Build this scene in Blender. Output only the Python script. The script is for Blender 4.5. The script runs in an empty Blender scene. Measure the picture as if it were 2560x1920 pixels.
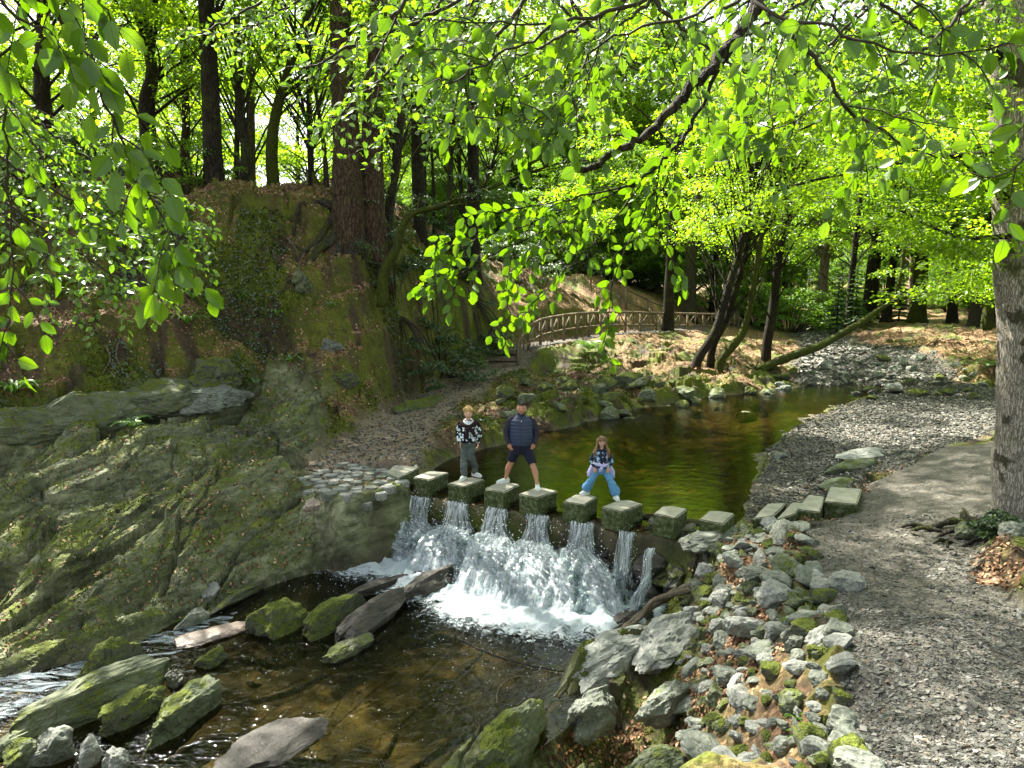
import bpy, math, random
import numpy as np
from mathutils import Vector, Matrix

# ------------------------------------------------------------------ camera, sky, sun, exposure
SC = bpy.context.scene
COL = SC.collection
CAMZ, PITCH, FPX = 4.4, math.radians(7.9), 750.0
cam = bpy.data.objects.new('camera', bpy.data.cameras.new('camera'))
COL.objects.link(cam)
SC.camera = cam
cam.location = (0, 0, CAMZ)
cam.rotation_euler = (math.pi / 2 - PITCH, 0, 0)
cam.data.sensor_width = 36
cam.data.lens = FPX * 36 / 1024
cam.data.clip_start = 0.05
cam.data.clip_end = 2000
SC.render.resolution_x, SC.render.resolution_y = 1024, 768
SUN_EL, SUN_AZ = math.radians(52), math.radians(-38)      # azimuth clockwise from +Y
w = bpy.data.worlds.new('World')
SC.world = w
w.use_nodes = True
nt = w.node_tree
sky = nt.nodes.new('ShaderNodeTexSky')
sky.sky_type = 'NISHITA'
sky.sun_disc = False
sky.sun_elevation, sky.sun_rotation = SUN_EL, SUN_AZ
sky.air_density, sky.dust_density, sky.ozone_density = 1.0, 2.5, 0.6
hs = nt.nodes.new('ShaderNodeHueSaturation')
hs.inputs['Saturation'].default_value = 0.35          # a bright, thinly clouded sky
nt.links.new(sky.outputs[0], hs.inputs['Color'])
nt.links.new(hs.outputs[0], nt.nodes['Background'].inputs[0])
nt.nodes['Background'].inputs[1].default_value = 0.07
sun = bpy.data.objects.new('sun', bpy.data.lights.new('sun', 'SUN'))
COL.objects.link(sun)
sun.data.energy = 5.0
sun.data.angle = math.radians(0.5)
sun.data.color = (1.0, 0.94, 0.82)
SDIR = Vector((math.sin(SUN_AZ) * math.cos(SUN_EL), math.cos(SUN_AZ) * math.cos(SUN_EL), math.sin(SUN_EL)))
sun.rotation_euler = (-SDIR).to_track_quat('-Z', 'Y').to_euler()
SC.view_settings.view_transform = 'Standard'
SC.view_settings.look = 'None'
SC.view_settings.exposure = 2.65
SC.view_settings.gamma = 1
cy = SC.cycles
cy.max_bounces, cy.diffuse_bounces, cy.glossy_bounces, cy.transmission_bounces, cy.transparent_max_bounces = 6, 3, 3, 4, 12
cy.caustics_reflective = cy.caustics_refractive = False
cy.sample_clamp_indirect = 4.0
cy.use_denoising = True
cy.use_adaptive_sampling = True
cy.adaptive_threshold = 0.02

# ------------------------------------------------------------------ pixel of the 1024x768 frame -> place in the world
CP, SP = math.cos(PITCH), math.sin(PITCH)
def PD(u, v, D):
    a, b = (u - 512) / FPX, (v - 384) / FPX
    k = D / (CP - b * SP)
    return np.array([a * k, D, CAMZ - k * (SP + b * CP)])
def PZ(u, v, z):
    a, b = (u - 512) / FPX, (v - 384) / FPX
    k = (CAMZ - z) / (SP + b * CP)
    return np.array([a * k, k * (CP - b * SP), z])

# ------------------------------------------------------------------ numpy noise
def _h(ix, iy, iz, seed):
    h = (ix.astype(np.int64) * 374761393 + iy.astype(np.int64) * 668265263 + iz.astype(np.int64) * 2147483647 + seed * 974711 + 1013) & 0xffffffff
    h = ((h ^ (h >> 13)) * 1274126177) & 0xffffffff
    h = ((h ^ (h >> 16)) * 2246822519) & 0xffffffff
    h = h ^ (h >> 15)
    return (h & 0xffffff) / float(0x1000000)
def vn2(x, y, seed=0):
    ix, iy = np.floor(x), np.floor(y)
    fx, fy = x - ix, y - iy
    fx, fy = fx * fx * (3 - 2 * fx), fy * fy * (3 - 2 * fy)
    z = np.zeros_like(ix)
    a, b, c, d = _h(ix, iy, z, seed), _h(ix + 1, iy, z, seed), _h(ix, iy + 1, z, seed), _h(ix + 1, iy + 1, z, seed)
    return (a + (b - a) * fx + (c - a) * fy + (a - b - c + d) * fx * fy) * 2 - 1
def fbm2(x, y, o=4, seed=0, g=0.5):
    r, a = 0, 1.0
    for k in range(o):
        r = r + a * vn2(x + 17.3 * k, y - 9.1 * k, seed + k)
        x, y = 1.6 * x - 1.2 * y, 1.2 * x + 1.6 * y
        a *= g
    return r
def vn3(p, seed=0):
    i = np.floor(p); f = p - i; f = f * f * (3 - 2 * f)
    r = 0
    for dx in (0, 1):
        for dy in (0, 1):
            for dz in (0, 1):
                wt = (f[:, 0] if dx else 1 - f[:, 0]) * (f[:, 1] if dy else 1 - f[:, 1]) * (f[:, 2] if dz else 1 - f[:, 2])
                r = r + wt * _h(i[:, 0] + dx, i[:, 1] + dy, i[:, 2] + dz, seed)
    return r * 2 - 1
def fbm3(p, o=4, seed=0, g=0.5):
    r, a = 0, 1.0
    for k in range(o):
        r = r + a * vn3(p + 13.7 * k, seed + k); p = p * 2.03; a *= g
    return r
def voro(x, y, seed=0):
    """nearest jittered cell: three random values, offset from its centre, distance to the border"""
    ix, iy = np.floor(x), np.floor(y)
    z = np.zeros_like(ix)
    b1 = np.full_like(x, 9.0); b2 = np.full_like(x, 9.0)
    bx, by, cx, cy_ = x * 0, x * 0, x * 0, x * 0
    for dx in (-1, 0, 1):
        for dy in (-1, 0, 1):
            jx, jy = ix + dx, iy + dy
            ox, oy = x - (jx + _h(jx, jy, z, seed)), y - (jy + _h(jx, jy, z + 1, seed))
            d = ox * ox + oy * oy
            m = d < b1
            b2 = np.where(m, b1, np.minimum(b2, d))
            b1 = np.where(m, d, b1)
            bx, by = np.where(m, ox, bx), np.where(m, oy, by)
            cx, cy_ = np.where(m, jx, cx), np.where(m, jy, cy_)
    r = [_h(cx, cy_, z + 2 + k, seed) for k in range(3)]
    return r, bx, by, np.sqrt(b2) - np.sqrt(b1)
def sstep(a, b, x):
    t = np.clip((x - a) / (b - a), 0, 1)
    return t * t * (3 - 2 * t)
def dist_line(x, y, pts):
    """distance to a polyline and the value interpolated along it (third column)"""
    best = np.full_like(x, 1e9); val = np.zeros_like(x)
    P = np.asarray(pts, float)
    for a, b in zip(P[:-1], P[1:]):
        d = b[:2] - a[:2]
        t = np.clip(((x - a[0]) * d[0] + (y - a[1]) * d[1]) / (d @ d + 1e-9), 0, 1)
        q = np.hypot(x - a[0] - t * d[0], y - a[1] - t * d[1])
        m = q < best
        best = np.where(m, q, best)
        if P.shape[1] > 2:
            val = np.where(m, a[2] + t * (b[2] - a[2]), val)
    return best, val
def sdist(x, y, poly):
    """signed distance to a polygon, positive inside"""
    P = np.asarray(poly, float)[:, :2]
    ins = np.zeros(x.shape, bool)
    n = len(P)
    for i in range(n):
        a, b = P[i], P[(i + 1) % n]
        c = (a[1] > y) != (b[1] > y)
        t = (b[0] - a[0]) * (y - a[1]) / ((b[1] - a[1]) if abs(b[1] - a[1]) > 1e-12 else 1e-12) + a[0]
        ins ^= c & (x < t)
    d, _ = dist_line(x, y, np.vstack([P, P[:1]]))
    return np.where(ins, d, -d)

# ------------------------------------------------------------------ scene helpers
class MB:
    """collects vertices and faces, builds ONE mesh object"""
    def __init__(s):
        s.V, s.F, s.A, s.n = [], [], [], 0
    def add(s, V, F, A=None):
        V = np.asarray(V, np.float32).reshape(-1, 3)
        for f in (F if isinstance(F, list) else [F]):
            s.F.append(np.asarray(f, np.int64) + s.n)
        s.V.append(V)
        s.A.append(np.zeros((len(V), 3), np.float32) if A is None else np.asarray(A, np.float32))
        s.n += len(V)
    def mesh(s, name, smooth=False):
        me = bpy.data.meshes.new(name)
        V = np.concatenate(s.V)
        me.vertices.add(len(V)); me.vertices.foreach_set('co', V.ravel())
        L = np.concatenate([f.ravel() for f in s.F])
        tot = np.concatenate([np.full(len(f), f.shape[1]) for f in s.F])
        st = np.concatenate([[0], np.cumsum(tot)[:-1]])
        me.loops.add(len(L)); me.loops.foreach_set('vertex_index', L.astype(np.int32))
        me.polygons.add(len(tot))
        me.polygons.foreach_set('loop_start', st.astype(np.int32))
        me.polygons.foreach_set('use_smooth', np.full(len(tot), smooth))
        at = me.attributes.new('lv', 'FLOAT_VECTOR', 'POINT')
        at.data.foreach_set('vector', np.concatenate(s.A).ravel())
        me.update(calc_edges=True); me.validate()
        return me
    def build(s, name, mat, parent=None, smooth=False, loc=None):
        return link(name, s.mesh(name, smooth), mat, parent, loc)
def link(name, me, mat=None, parent=None, loc=None):
    o = bpy.data.objects.new(name, me)
    COL.objects.link(o)
    if mat is not None and me is not None and not me.materials:
        me.materials.append(mat)
    if parent is not None: o.parent = parent
    if loc is not None: o.location = loc
    return o
def tag(o, label=None, cat=None, group=None, kind=None):
    if label: o['label'] = label
    if cat: o['category'] = cat
    if group: o['group'] = group
    if kind: o['kind'] = kind
    return o
def thing(name, label, cat, loc=(0, 0, 0), rz=0, group=None):
    o = bpy.data.objects.new(name, None)
    COL.objects.link(o)
    o.location = loc; o.rotation_euler = (0, 0, rz); o.empty_display_size = 0.2
    return tag(o, label, cat, group)
def dup(root, loc, rz=0, sc=1.0, label=None, group=None):
    r = root.copy(); COL.objects.link(r)
    r.location = loc; r.rotation_euler = (0, 0, rz); r.scale = (sc,) * 3 if not hasattr(sc, '__len__') else sc
    if label: r['label'] = label
    if group: r['group'] = group
    for ch in list(root.children):
        c = ch.copy(); COL.objects.link(c); c.parent = r
        for g in ch.children:
            d = g.copy(); COL.objects.link(d); d.parent = c
    return r
def norm(v):
    v = np.asarray(v, float)
    return v / (np.linalg.norm(v, axis=-1, keepdims=True) + 1e-12)
def smooth_path(P, n):
    """Catmull-Rom through P (any number of columns), n points"""
    P = np.asarray(P, float)
    if len(P) == 2:
        t = np.linspace(0, 1, n)[:, None]
        return P[0] * (1 - t) + P[1] * t
    Q = np.vstack([2 * P[0] - P[1], P, 2 * P[-1] - P[-2]])
    out = []
    for t in np.linspace(0, len(P) - 1 - 1e-6, n):
        i = int(t); f = t - i
        p0, p1, p2, p3 = Q[i:i + 4]
        out.append(0.5 * (2 * p1 + (p2 - p0) * f + (2 * p0 - 5 * p1 + 4 * p2 - p3) * f * f + (3 * p1 - p0 - 3 * p2 + p3) * f ** 3))
    return np.array(out)
def tube(P, R, seg=8, amp=0.0, seed=0, cap=True, flat=None, nscale=3.0):
    """swept tube through P with radii R; amp roughens it"""
    P = np.asarray(P, float); R = np.broadcast_to(np.asarray(R, float), (len(P),))
    T = norm(np.gradient(P, axis=0))
    ref = np.array([0, 0, 1.0]) if abs(T[0][2]) < 0.9 else np.array([0, 1.0, 0])
    N = np.zeros_like(P); N[0] = norm(np.cross(T[0], ref))
    for i in range(1, len(P)):
        v = N[i - 1] - T[i] * (N[i - 1] @ T[i]); N[i] = norm(v)
    B = np.cross(T, N)
    a = np.linspace(0, 2 * np.pi, seg, endpoint=False)
    c, s = np.cos(a), np.sin(a)
    rr = R[:, None] * np.ones(seg)
    fl = 1.0 if flat is None else flat
    V = P[:, None, :] + rr[..., None] * (N[:, None, :] * c[None, :, None] + B[:, None, :] * s[None, :, None] * fl)
    V = V.reshape(-1, 3)
    if amp:
        d = norm(V - np.repeat(P, seg, 0))
        V = V + d * (np.repeat(R, seg) * amp * fbm3(V * (nscale / max(R.max(), 1e-3)) * np.array([1, 1, 0.4]) * 0.35, 3, seed))[:, None]
    i = np.arange(len(P) - 1)[:, None] * seg; j = np.arange(seg)[None]
    F = np.stack([i + j, i + (j + 1) % seg, i + seg + (j + 1) % seg, i + seg + j], -1).reshape(-1, 4)
    if not cap:
        return V, F
    n = len(V)
    V = np.vstack([V, P[:1], P[-1:]])
    k = np.arange(seg)
    F2 = np.vstack([np.stack([np.full(seg, n), (k + 1) % seg, k], -1),
                    np.stack([np.full(seg, n + 1), (len(P) - 1) * seg + k, (len(P) - 1) * seg + (k + 1) % seg], -1)])
    return V, [F, F2]
def ico(sub):
    import bmesh
    bm = bmesh.new(); bmesh.ops.create_icosphere(bm, subdivisions=sub, radius=1)
    V = np.array([v.co[:] for v in bm.verts]); F = np.array([[v.index for v in f.verts] for f in bm.faces])
    bm.free()
    return V, F
ICO = {k: ico(k) for k in (1, 2, 3, 4, 5)}

# ------------------------------------------------------------------ material helpers
class NT:
    def __init__(s, name):
        s.m = bpy.data.materials.new(name); s.m.use_nodes = True
        s.t = s.m.node_tree; s.t.nodes.clear()
        s.out = s.t.nodes.new('ShaderNodeOutputMaterial')
    def n(s, typ, ins=None, **kw):
        nd = s.t.nodes.new('ShaderNode' + typ)
        for k, v in kw.items(): setattr(nd, k, v)
        for k, v in (ins or {}).items():
            sock = nd.inputs[k]
            if isinstance(v, bpy.types.NodeSocket): s.t.links.new(v, sock)
            else: sock.default_value = v
        return nd
    def noise(s, vec, scale, detail=5, rough=0.55, dist=0.0):
        return s.n('TexNoise', {'Vector': vec, 'Scale': scale, 'Detail': detail, 'Roughness': rough, 'Distortion': dist}).outputs[0]
    def ramp(s, fac, stops, interp='LINEAR'):
        nd = s.n('ValToRGB', {0: fac}); cr = nd.color_ramp; cr.interpolation = interp
        while len(cr.elements) > 1: cr.elements.remove(cr.elements[-1])
        for i, (p, c) in enumerate(stops):
            e = cr.elements[0] if i == 0 else cr.elements.new(p)
            e.position = p
            e.color = (c, c, c, 1) if not hasattr(c, '__len__') else (*c, 1)
        return nd.outputs[0]
    def mix(s, fac, a, b, blend='MIX'):
        nd = s.n('Mix', data_type='RGBA', blend_type=blend)
        for sock, v in ((nd.inputs[0], fac), (nd.inputs[6], a), (nd.inputs[7], b)):
            if isinstance(v, bpy.types.NodeSocket): s.t.links.new(v, sock)
            elif hasattr(v, '__len__'): sock.default_value = (*v, 1) if len(v) == 3 else v
            else: sock.default_value = v
        return nd.outputs[2]
    def math(s, op, a, b=0.0, c=0.0, clamp=False):
        return s.n('Math', {0: a, 1: b, 2: c}, operation=op, use_clamp=clamp).outputs[0]
    def mapping(s, vec, scale=(1, 1, 1), rot=(0, 0, 0), loc=(0, 0, 0)):
        return s.n('Mapping', {0: vec, 1: loc, 2: rot, 3: scale}).outputs[0]
    def obj(s): return s.n('TexCoord').outputs['Object']
    def gen(s): return s.n('TexCoord').outputs['Generated']
    def pos(s): return s.n('NewGeometry').outputs['Position']
    def nz(s): return s.n('SeparateXYZ', {0: s.n('NewGeometry').outputs['Normal']}).outputs[2]
    def attr(s, name):
        nd = s.n('Attribute'); nd.attribute_name = name; return nd
    def bump(s, h, strength=0.5, dist=0.02):
        return s.n('Bump', {'Height': h, 'Strength': strength, 'Distance': dist}).outputs[0]
    def pbr(s, col, rough=0.8, normal=None, spec=0.3, **extra):
        ins = {'Base Color': col if isinstance(col, bpy.types.NodeSocket) else (*col, 1), 'Roughness': rough, 'Specular IOR Level': spec}
        if normal is not None: ins['Normal'] = normal
        ins.update(extra)
        return s.n('BsdfPrincipled', ins).outputs[0]
    def done(s, sh):
        s.t.links.new(sh, s.out.inputs[0]); return s.m
# ------------------------------------------------------------------ the lie of the land
ZL = -1.2                                             # level of the lower pool; the upper pool is at 0
ctrl = []
def C(*pts):
    for p in pts: ctrl.append(PD(*p))
def CW(*pts):
    for p in pts: ctrl.append(np.array(p, float))
STONES = [PZ(u, v, 0.28) for u, v in ((395, 469), (430.5, 475), (467, 481), (502, 486), (539, 492), (580, 499), (623, 505), (670, 511), (718, 516))]
POOL = [PZ(u, v, 0)[:2] for u, v in ((408, 489), (418, 474), (432, 464), (450, 456), (475, 449), (520, 437), (560, 427), (600, 415), (650, 405), (700, 397), (770, 389),
        (815, 383), (850, 381), (885, 386), (862, 398), (822, 413), (788, 432), (766, 455), (757, 480), (752, 503), (738, 530))]
BASIN = [PZ(u, v, ZL)[:2] for u, v in ((384, 551), (340, 563), (300, 578), (262, 598), (222, 613), (165, 631), (100, 650), (40, 665), (-20, 681), (-150, 725), (-400, 850),
         (-400, 1150), (200, 1150), (380, 860), (470, 775), (545, 722), (572, 690), (585, 655), (622, 630), (652, 612), (664, 600), (650, 592), (592, 588), (545, 584), (500, 577), (455, 563), (420, 555))]
for p in POOL[1:-1]: CW((p[0], p[1], 0.08))
for p in POOL[1:11]: CW((p[0] - 0.25, p[1] + 0.35, 0.34))
for p in BASIN[1:10]: CW((p[0] - 0.1, p[1] + 0.05, ZL + 0.15))
for p in BASIN[13:22]: CW((p[0] + 0.15, p[1], ZL + 0.2))
for p in BASIN[22:]: CW((p[0], p[1] + 0.1, ZL + 0.12))
for p in STONES: CW((p[0], p[1], -0.08))
# left slabs, path, bank and crest
C((330, 478, 15.8), (345, 505, 14.8), (300, 520, 14.3), (250, 560, 13.0), (150, 600, 12.0), (60, 640, 11.2), (-60, 660, 11.2),
  (200, 475, 15.6), (100, 480, 15.2), (0, 500, 14.4), (-120, 500, 14.6), (200, 530, 13.6), (80, 560, 12.8),
  (-30, 440, 16.2), (60, 432, 16.8), (150, 415, 18.2), (230, 400, 19.6), (300, 400, 20.0), (260, 440, 17.4), (340, 440, 17.6), (150, 445, 16.9),
  (0, 385, 16.9), (60, 385, 17.4), (120, 385, 18.0), (200, 375, 19.4), (280, 365, 20.6),
  (30, 330, 18.0), (110, 335, 18.6), (190, 340, 19.5), (240, 345, 20.4), (310, 335, 21.2), (30, 300, 19.2), (120, 310, 19.8), (220, 315, 20.8), (330, 300, 22.0),
  (60, 230, 20.4), (150, 235, 21.4), (230, 220, 22.4), (290, 250, 22.4), (-40, 210, 21.0), (-150, 300, 19), (-150, 220, 21), (-200, 420, 16.5),
  (150, 192, 23.2), (240, 192, 24.0), (290, 197, 24.6), (310, 214, 24.0), (335, 214, 24.0), (360, 216, 24.0), (50, 190, 22.8), (-60, 185, 22.5), (330, 235, 23.2),
  (370, 290, 23.0), (375, 240, 24.6), (415, 335, 24.6), (405, 290, 25.4), (440, 330, 26.6), (440, 285, 28.0), (430, 240, 29.5), (480, 345, 29.6), (480, 305, 32.0), (470, 262, 34.0), (400, 240, 28.5), (420, 228, 33), (380, 212, 29), (450, 240, 38), (340, 205, 29),
  (350, 232, 23.4), (365, 255, 23.4), (345, 260, 22.6), (385, 270, 24.2), (390, 310, 23.6), (385, 230, 25.6), (398, 250, 26.0), (360, 330, 21.9), (400, 360, 23.0), (422, 372, 24.2),
  (375, 452, 17.0), (400, 465, 16.3), (410, 427, 20.0), (378, 412, 20.6), (450, 402, 24.0), (430, 388, 24.6), (490, 379, 28.5), (465, 370, 29.0), (512, 367, 31.5), (508, 352, 32.4), (530, 345, 33.5),
  (620, 333, 42.0), (700, 328, 47.5), (760, 322, 56.0), (520, 322, 35.5), (560, 305, 39.5), (540, 275, 42.0), (620, 308, 46.0), (600, 275, 50), (690, 312, 52.0), (680, 290, 60),
  (530, 385, 28.5), (580, 375, 30.5), (560, 395, 26.8), (640, 362, 33.8), (640, 385, 28.8), (700, 364, 34.0), (720, 345, 39.5), (760, 372, 33.5), (700, 380, 31), (780, 345, 42), (760, 335, 48))
# inflow, mound, far floor, beach, path, rubble bank
C((820, 372, 34.0), (850, 362, 36.0), (830, 345, 43.0), (815, 334, 51.0), (810, 326, 60.0), (890, 352, 37.0), (925, 362, 34.5), (870, 374, 33.0), (940, 376, 32.0), (900, 338, 41.0), (880, 330, 45.0), (950, 345, 37.5),
  (985, 335, 41.0), (950, 320, 58.0), (880, 322, 56.0), (1020, 322, 54.0), (1010, 368, 31.0), (985, 352, 35.0), (1060, 350, 35.0), (1100, 400, 24.0), (900, 385, 30.5), (970, 390, 28.0),
  (900, 420, 22.6), (985, 438, 18.8), (850, 440, 20.3), (850, 478, 16.0), (800, 490, 15.4), (900, 480, 15.6), (985, 480, 14.8), (1100, 470, 14.5), (795, 508, 14.4),
  (870, 522, 12.8), (980, 520, 12.2), (1060, 520, 11.6), (870, 600, 8.9), (1015, 600, 8.7), (1150, 600, 8.4), (880, 680, 6.6), (1015, 680, 6.5), (900, 768, 5.0), (1020, 768, 5.0), (1200, 768, 5.0),
  (850, 768, 5.0), (838, 660, 7.0), (822, 600, 8.9), (800, 555, 10.9), (760, 522, 13.3), (720, 545, 12.2), (700, 590, 11.4), (760, 600, 9.7), (690, 640, 10.4), (770, 660, 8.0), (640, 690, 10.0), (600, 720, 9.5),
  (680, 720, 8.8), (740, 710, 7.7), (660, 765, 8.2), (760, 768, 6.5), (700, 766, 7.4), (570, 765, 8.9))
CW((0, 0, 2.75), (1.5, 0, 2.6), (3, 1, 2.3), (4, 2.5, 1.75), (-2, 0, 2.5), (1.5, 4.5, 1.0), (0, 4.5, 0.6), (-2, 4, 0.4), (-5, 4, 0.2), (-10, 5, 0.0), (-14, 9, 0.6), (-16, 14, 2.5), (-18, 19, 6.5), (0, -5, 2.9), (6, -5, 2.2), (-8, -5, 2.5),
   (12, 3, 1.6), (14, 10, 1.3), (18, 20, 1.2), (24, 30, 1.4), (35, 45, 1.6), (45, 70, 2), (25, 80, 1.6), (10, 90, 3), (-5, 80, 5), (-20, 60, 6), (-15, 40, 6.3), (-8, 34, 6.5), (-2, 40, 5.6), (2, 50, 4.5), (-25, 35, 6.5), (-30, 20, 7), (-40, 80, 5),
   (40, 0, 2), (-40, 0, 4), (0, -40, 3), (150, 100, 4), (-150, 100, 4), (0, 200, 4), (150, -100, 4), (-150, -100, 4), (0, -200, 4))
ctrl = np.array(ctrl)
_sc = 1.0
def _phi(d2): return -np.sqrt(d2 + _sc * _sc)
_D2 = ((ctrl[:, None, :2] - ctrl[None, :, :2]) ** 2).sum(-1)
_n = len(ctrl)
_A = np.zeros((_n + 1, _n + 1)); _A[:_n, :_n] = _phi(_D2) + np.eye(_n) * 0.035; _A[:_n, _n] = 1; _A[_n, :_n] = 1
_w = np.linalg.solve(_A, np.append(ctrl[:, 2], 0))
def base_h(x, y):
    out = np.full(x.shape, _w[_n])
    for i in range(_n):
        out += _w[i] * _phi((x - ctrl[i, 0]) ** 2 + (y - ctrl[i, 1]) ** 2)
    return out
def poly(*pts): return [PD(*p)[:2] for p in pts]
ROCKL = poly((410, 492, 15.4), (412, 560, 14.6), (335, 592, 13.6), (165, 670, 11.0), (0, 735, 9.4), (-300, 850, 7.4), (-300, 460, 15.5), (0, 428, 16.6), (100, 420, 17.4), (190, 390, 19.2), (280, 372, 20.6), (330, 400, 20.4), (330, 440, 17.6), (345, 478, 15.9))
ROCKR = poly((735, 535, 12.6), (655, 570, 12.9), (640, 620, 11.9), (572, 690, 10.6), (470, 772, 9.3), (300, 900, 6.5), (720, 900, 6.0), (760, 700, 7.6), (740, 620, 9.6), (780, 545, 11.8))
PATHL = [(*PD(u, v, D)[:2], wd) for u, v, D, wd in ((352, 468, 16.2, 1.1), (372, 458, 16.9, 1.25), (396, 432, 19.4, 1.15), (441, 396, 24.3, 0.95), (484, 375, 28.7, 0.85), (511, 366, 31.6, 0.8), (530, 345, 33.6, 0.7), (560, 341, 36.6, 0.7), (620, 333, 42, 0.8), (700, 328, 47.5, 0.8), (760, 322, 56, 0.9))]
PATHR = poly((880, 1000, 3.2), (858, 850, 4.2), (842, 700, 6.2), (836, 650, 7.2), (826, 600, 8.9), (806, 560, 10.7), (800, 530, 12.2), (838, 500, 13.9), (880, 470, 16.0), (940, 445, 18.6), (1040, 440, 18.4), (1010, 500, 13.2), (975, 530, 11.8), (985, 580, 9.4), (1080, 640, 7.4), (1300, 700, 6), (1500, 900, 4), (1500, 1100, 3))
RUBM = poly((752, 520, 13.0), (700, 555, 12.2), (672, 600, 11.6), (668, 640, 10.5), (672, 700, 9.2), (690, 780, 7.2), (690, 950, 5.4), (868, 950, 3.5), (845, 790, 5.0), (832, 690, 6.6), (825, 640, 7.6), (815, 590, 9.3), (800, 550, 11), (788, 528, 12.4))
LITP = [poly((-60, 352, 17.7), (60, 352, 18.1), (150, 352, 18.9), (255, 352, 20.4), (265, 330, 21.0), (160, 318, 19.9), (80, 300, 19.4), (-60, 300, 19.0)), poly((205, 385, 19.9), (290, 392, 20.4), (385, 402, 21.6), (400, 350, 23.4), (345, 320, 22.0), (275, 345, 20.9)), poly((500, 345, 33), (560, 335, 36.6), (660, 325, 45), (640, 300, 48), (560, 285, 41), (505, 315, 34.5))]
PATHZ = [PD(u, v, D)[[0, 1, 2]] for u, v, D in ((352, 466, 16.2), (372, 456, 16.9), (396, 431, 19.4), (441, 396, 24.3), (484, 375, 28.7), (511, 366, 31.6), (526, 346, 33.3), (560, 341, 36.6), (620, 333, 42), (700, 328, 47.5), (760, 322, 56))]
BEACH = poly((745, 520, 13.2), (752, 500, 15), (757, 480, 16.5), (766, 455, 18.9), (788, 432, 21.6), (822, 413, 24.6), (862, 398, 27.6), (885, 388, 30.0), (960, 380, 31), (1000, 385, 29), (1060, 420, 22), (940, 446, 18.4), (880, 470, 16.0), (838, 497, 14.1), (790, 520, 13.3))
INFLOW = poly((800, 385, 31.4), (795, 368, 34.5), (805, 352, 40), (798, 338, 48), (800, 327, 60), (830, 325, 62), (838, 338, 47), (848, 350, 41), (872, 344, 39.4), (915, 350, 37.4), (948, 372, 32.6), (960, 382, 30.5), (890, 386, 30.6), (850, 384, 31.2))
MOUND = poly((850, 358, 36.5), (876, 346, 38.5), (915, 349, 37.4), (950, 371, 32.8), (930, 378, 31.8), (880, 368, 34.0))
STR = norm(np.array([0.47, 0.885])); STT = np.array([-STR[1], STR[0]])
def strat(x, y): return x * STR[0] + y * STR[1], x * STT[0] + y * STT[1]
def rock_detail(x, y):
    s, t = strat(x, y)
    s = s + 0.35 * vn2(x * 0.9, y * 0.9, 5); t = t + 0.22 * vn2(x * 0.6, y * 0.6, 6)
    z = 0.30 * fbm2(s * 0.35, t * 0.8, 3, 11)
    r, a, b, e = voro(s / 2.1, t / 0.62, 21)
    z += (r[0] - .5) * 0.42 + (r[1] - .5) * 0.95 * b * 0.62 + (r[2] - .5) * 0.22 * a * 1.7 - 0.07 * (e < 0.06)
    r, a, b, e = voro(s / 0.62, t / 0.2, 22)
    z += (r[0] - .5) * 0.10 + (r[1] - .5) * 0.6 * b * 0.2 + (r[2] - .5) * 0.2 * a * 0.62 - 0.025 * (e < 0.07)
    r, a, b, e = voro(s / 0.22, t / 0.075, 23)
    z += (r[0] - .5) * 0.022 + (r[1] - .5) * 0.35 * b * 0.075
    z += 0.012 * fbm2(x * 14, y * 14, 2, 31)
    q = t / 0.85 + 0.35 * vn2(s * 0.3, t * 0.3, 9)
    z += 0.26 * ((q - np.floor(q)) - 0.5)
    return z
WEIR = [p[:2] for p in STONES]
WEIR = [WEIR[0] + np.array([-0.9, 0.2])] + WEIR + [WEIR[-1] + np.array([0.5, -0.25])]
PAVE = [PZ(u, v, 0.24)[:2] for u, v in ((298, 480), (312, 491), (338, 498), (376, 491), (408, 483), (388, 469), (345, 462))]
WDIR = norm(STONES[8][:2] - STONES[0][:2]); WN = np.array([WDIR[1], -WDIR[0]])   # WN points downstream
if WN[1] > 0: WN = -WN
FEET = [(388, 550), (428, 556), (452, 570), (500, 590), (546, 600), (590, 602), (632, 590), (649, 600)]
LIPS = [(392, 489), (430, 492), (469, 497), (507, 503), (548, 509), (591, 516), (634, 525), (658, 541)]
_fp = [PZ(*q, ZL)[:2] for q in FEET]; _s0 = STONES[0][:2]
FEETL = np.array([(PZ(*q, -0.06)[:2] - _s0) @ WDIR for q in LIPS]); FEETO = np.array([max((p - _s0) @ WN - 0.25, 0.35) for p in _fp])
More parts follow.
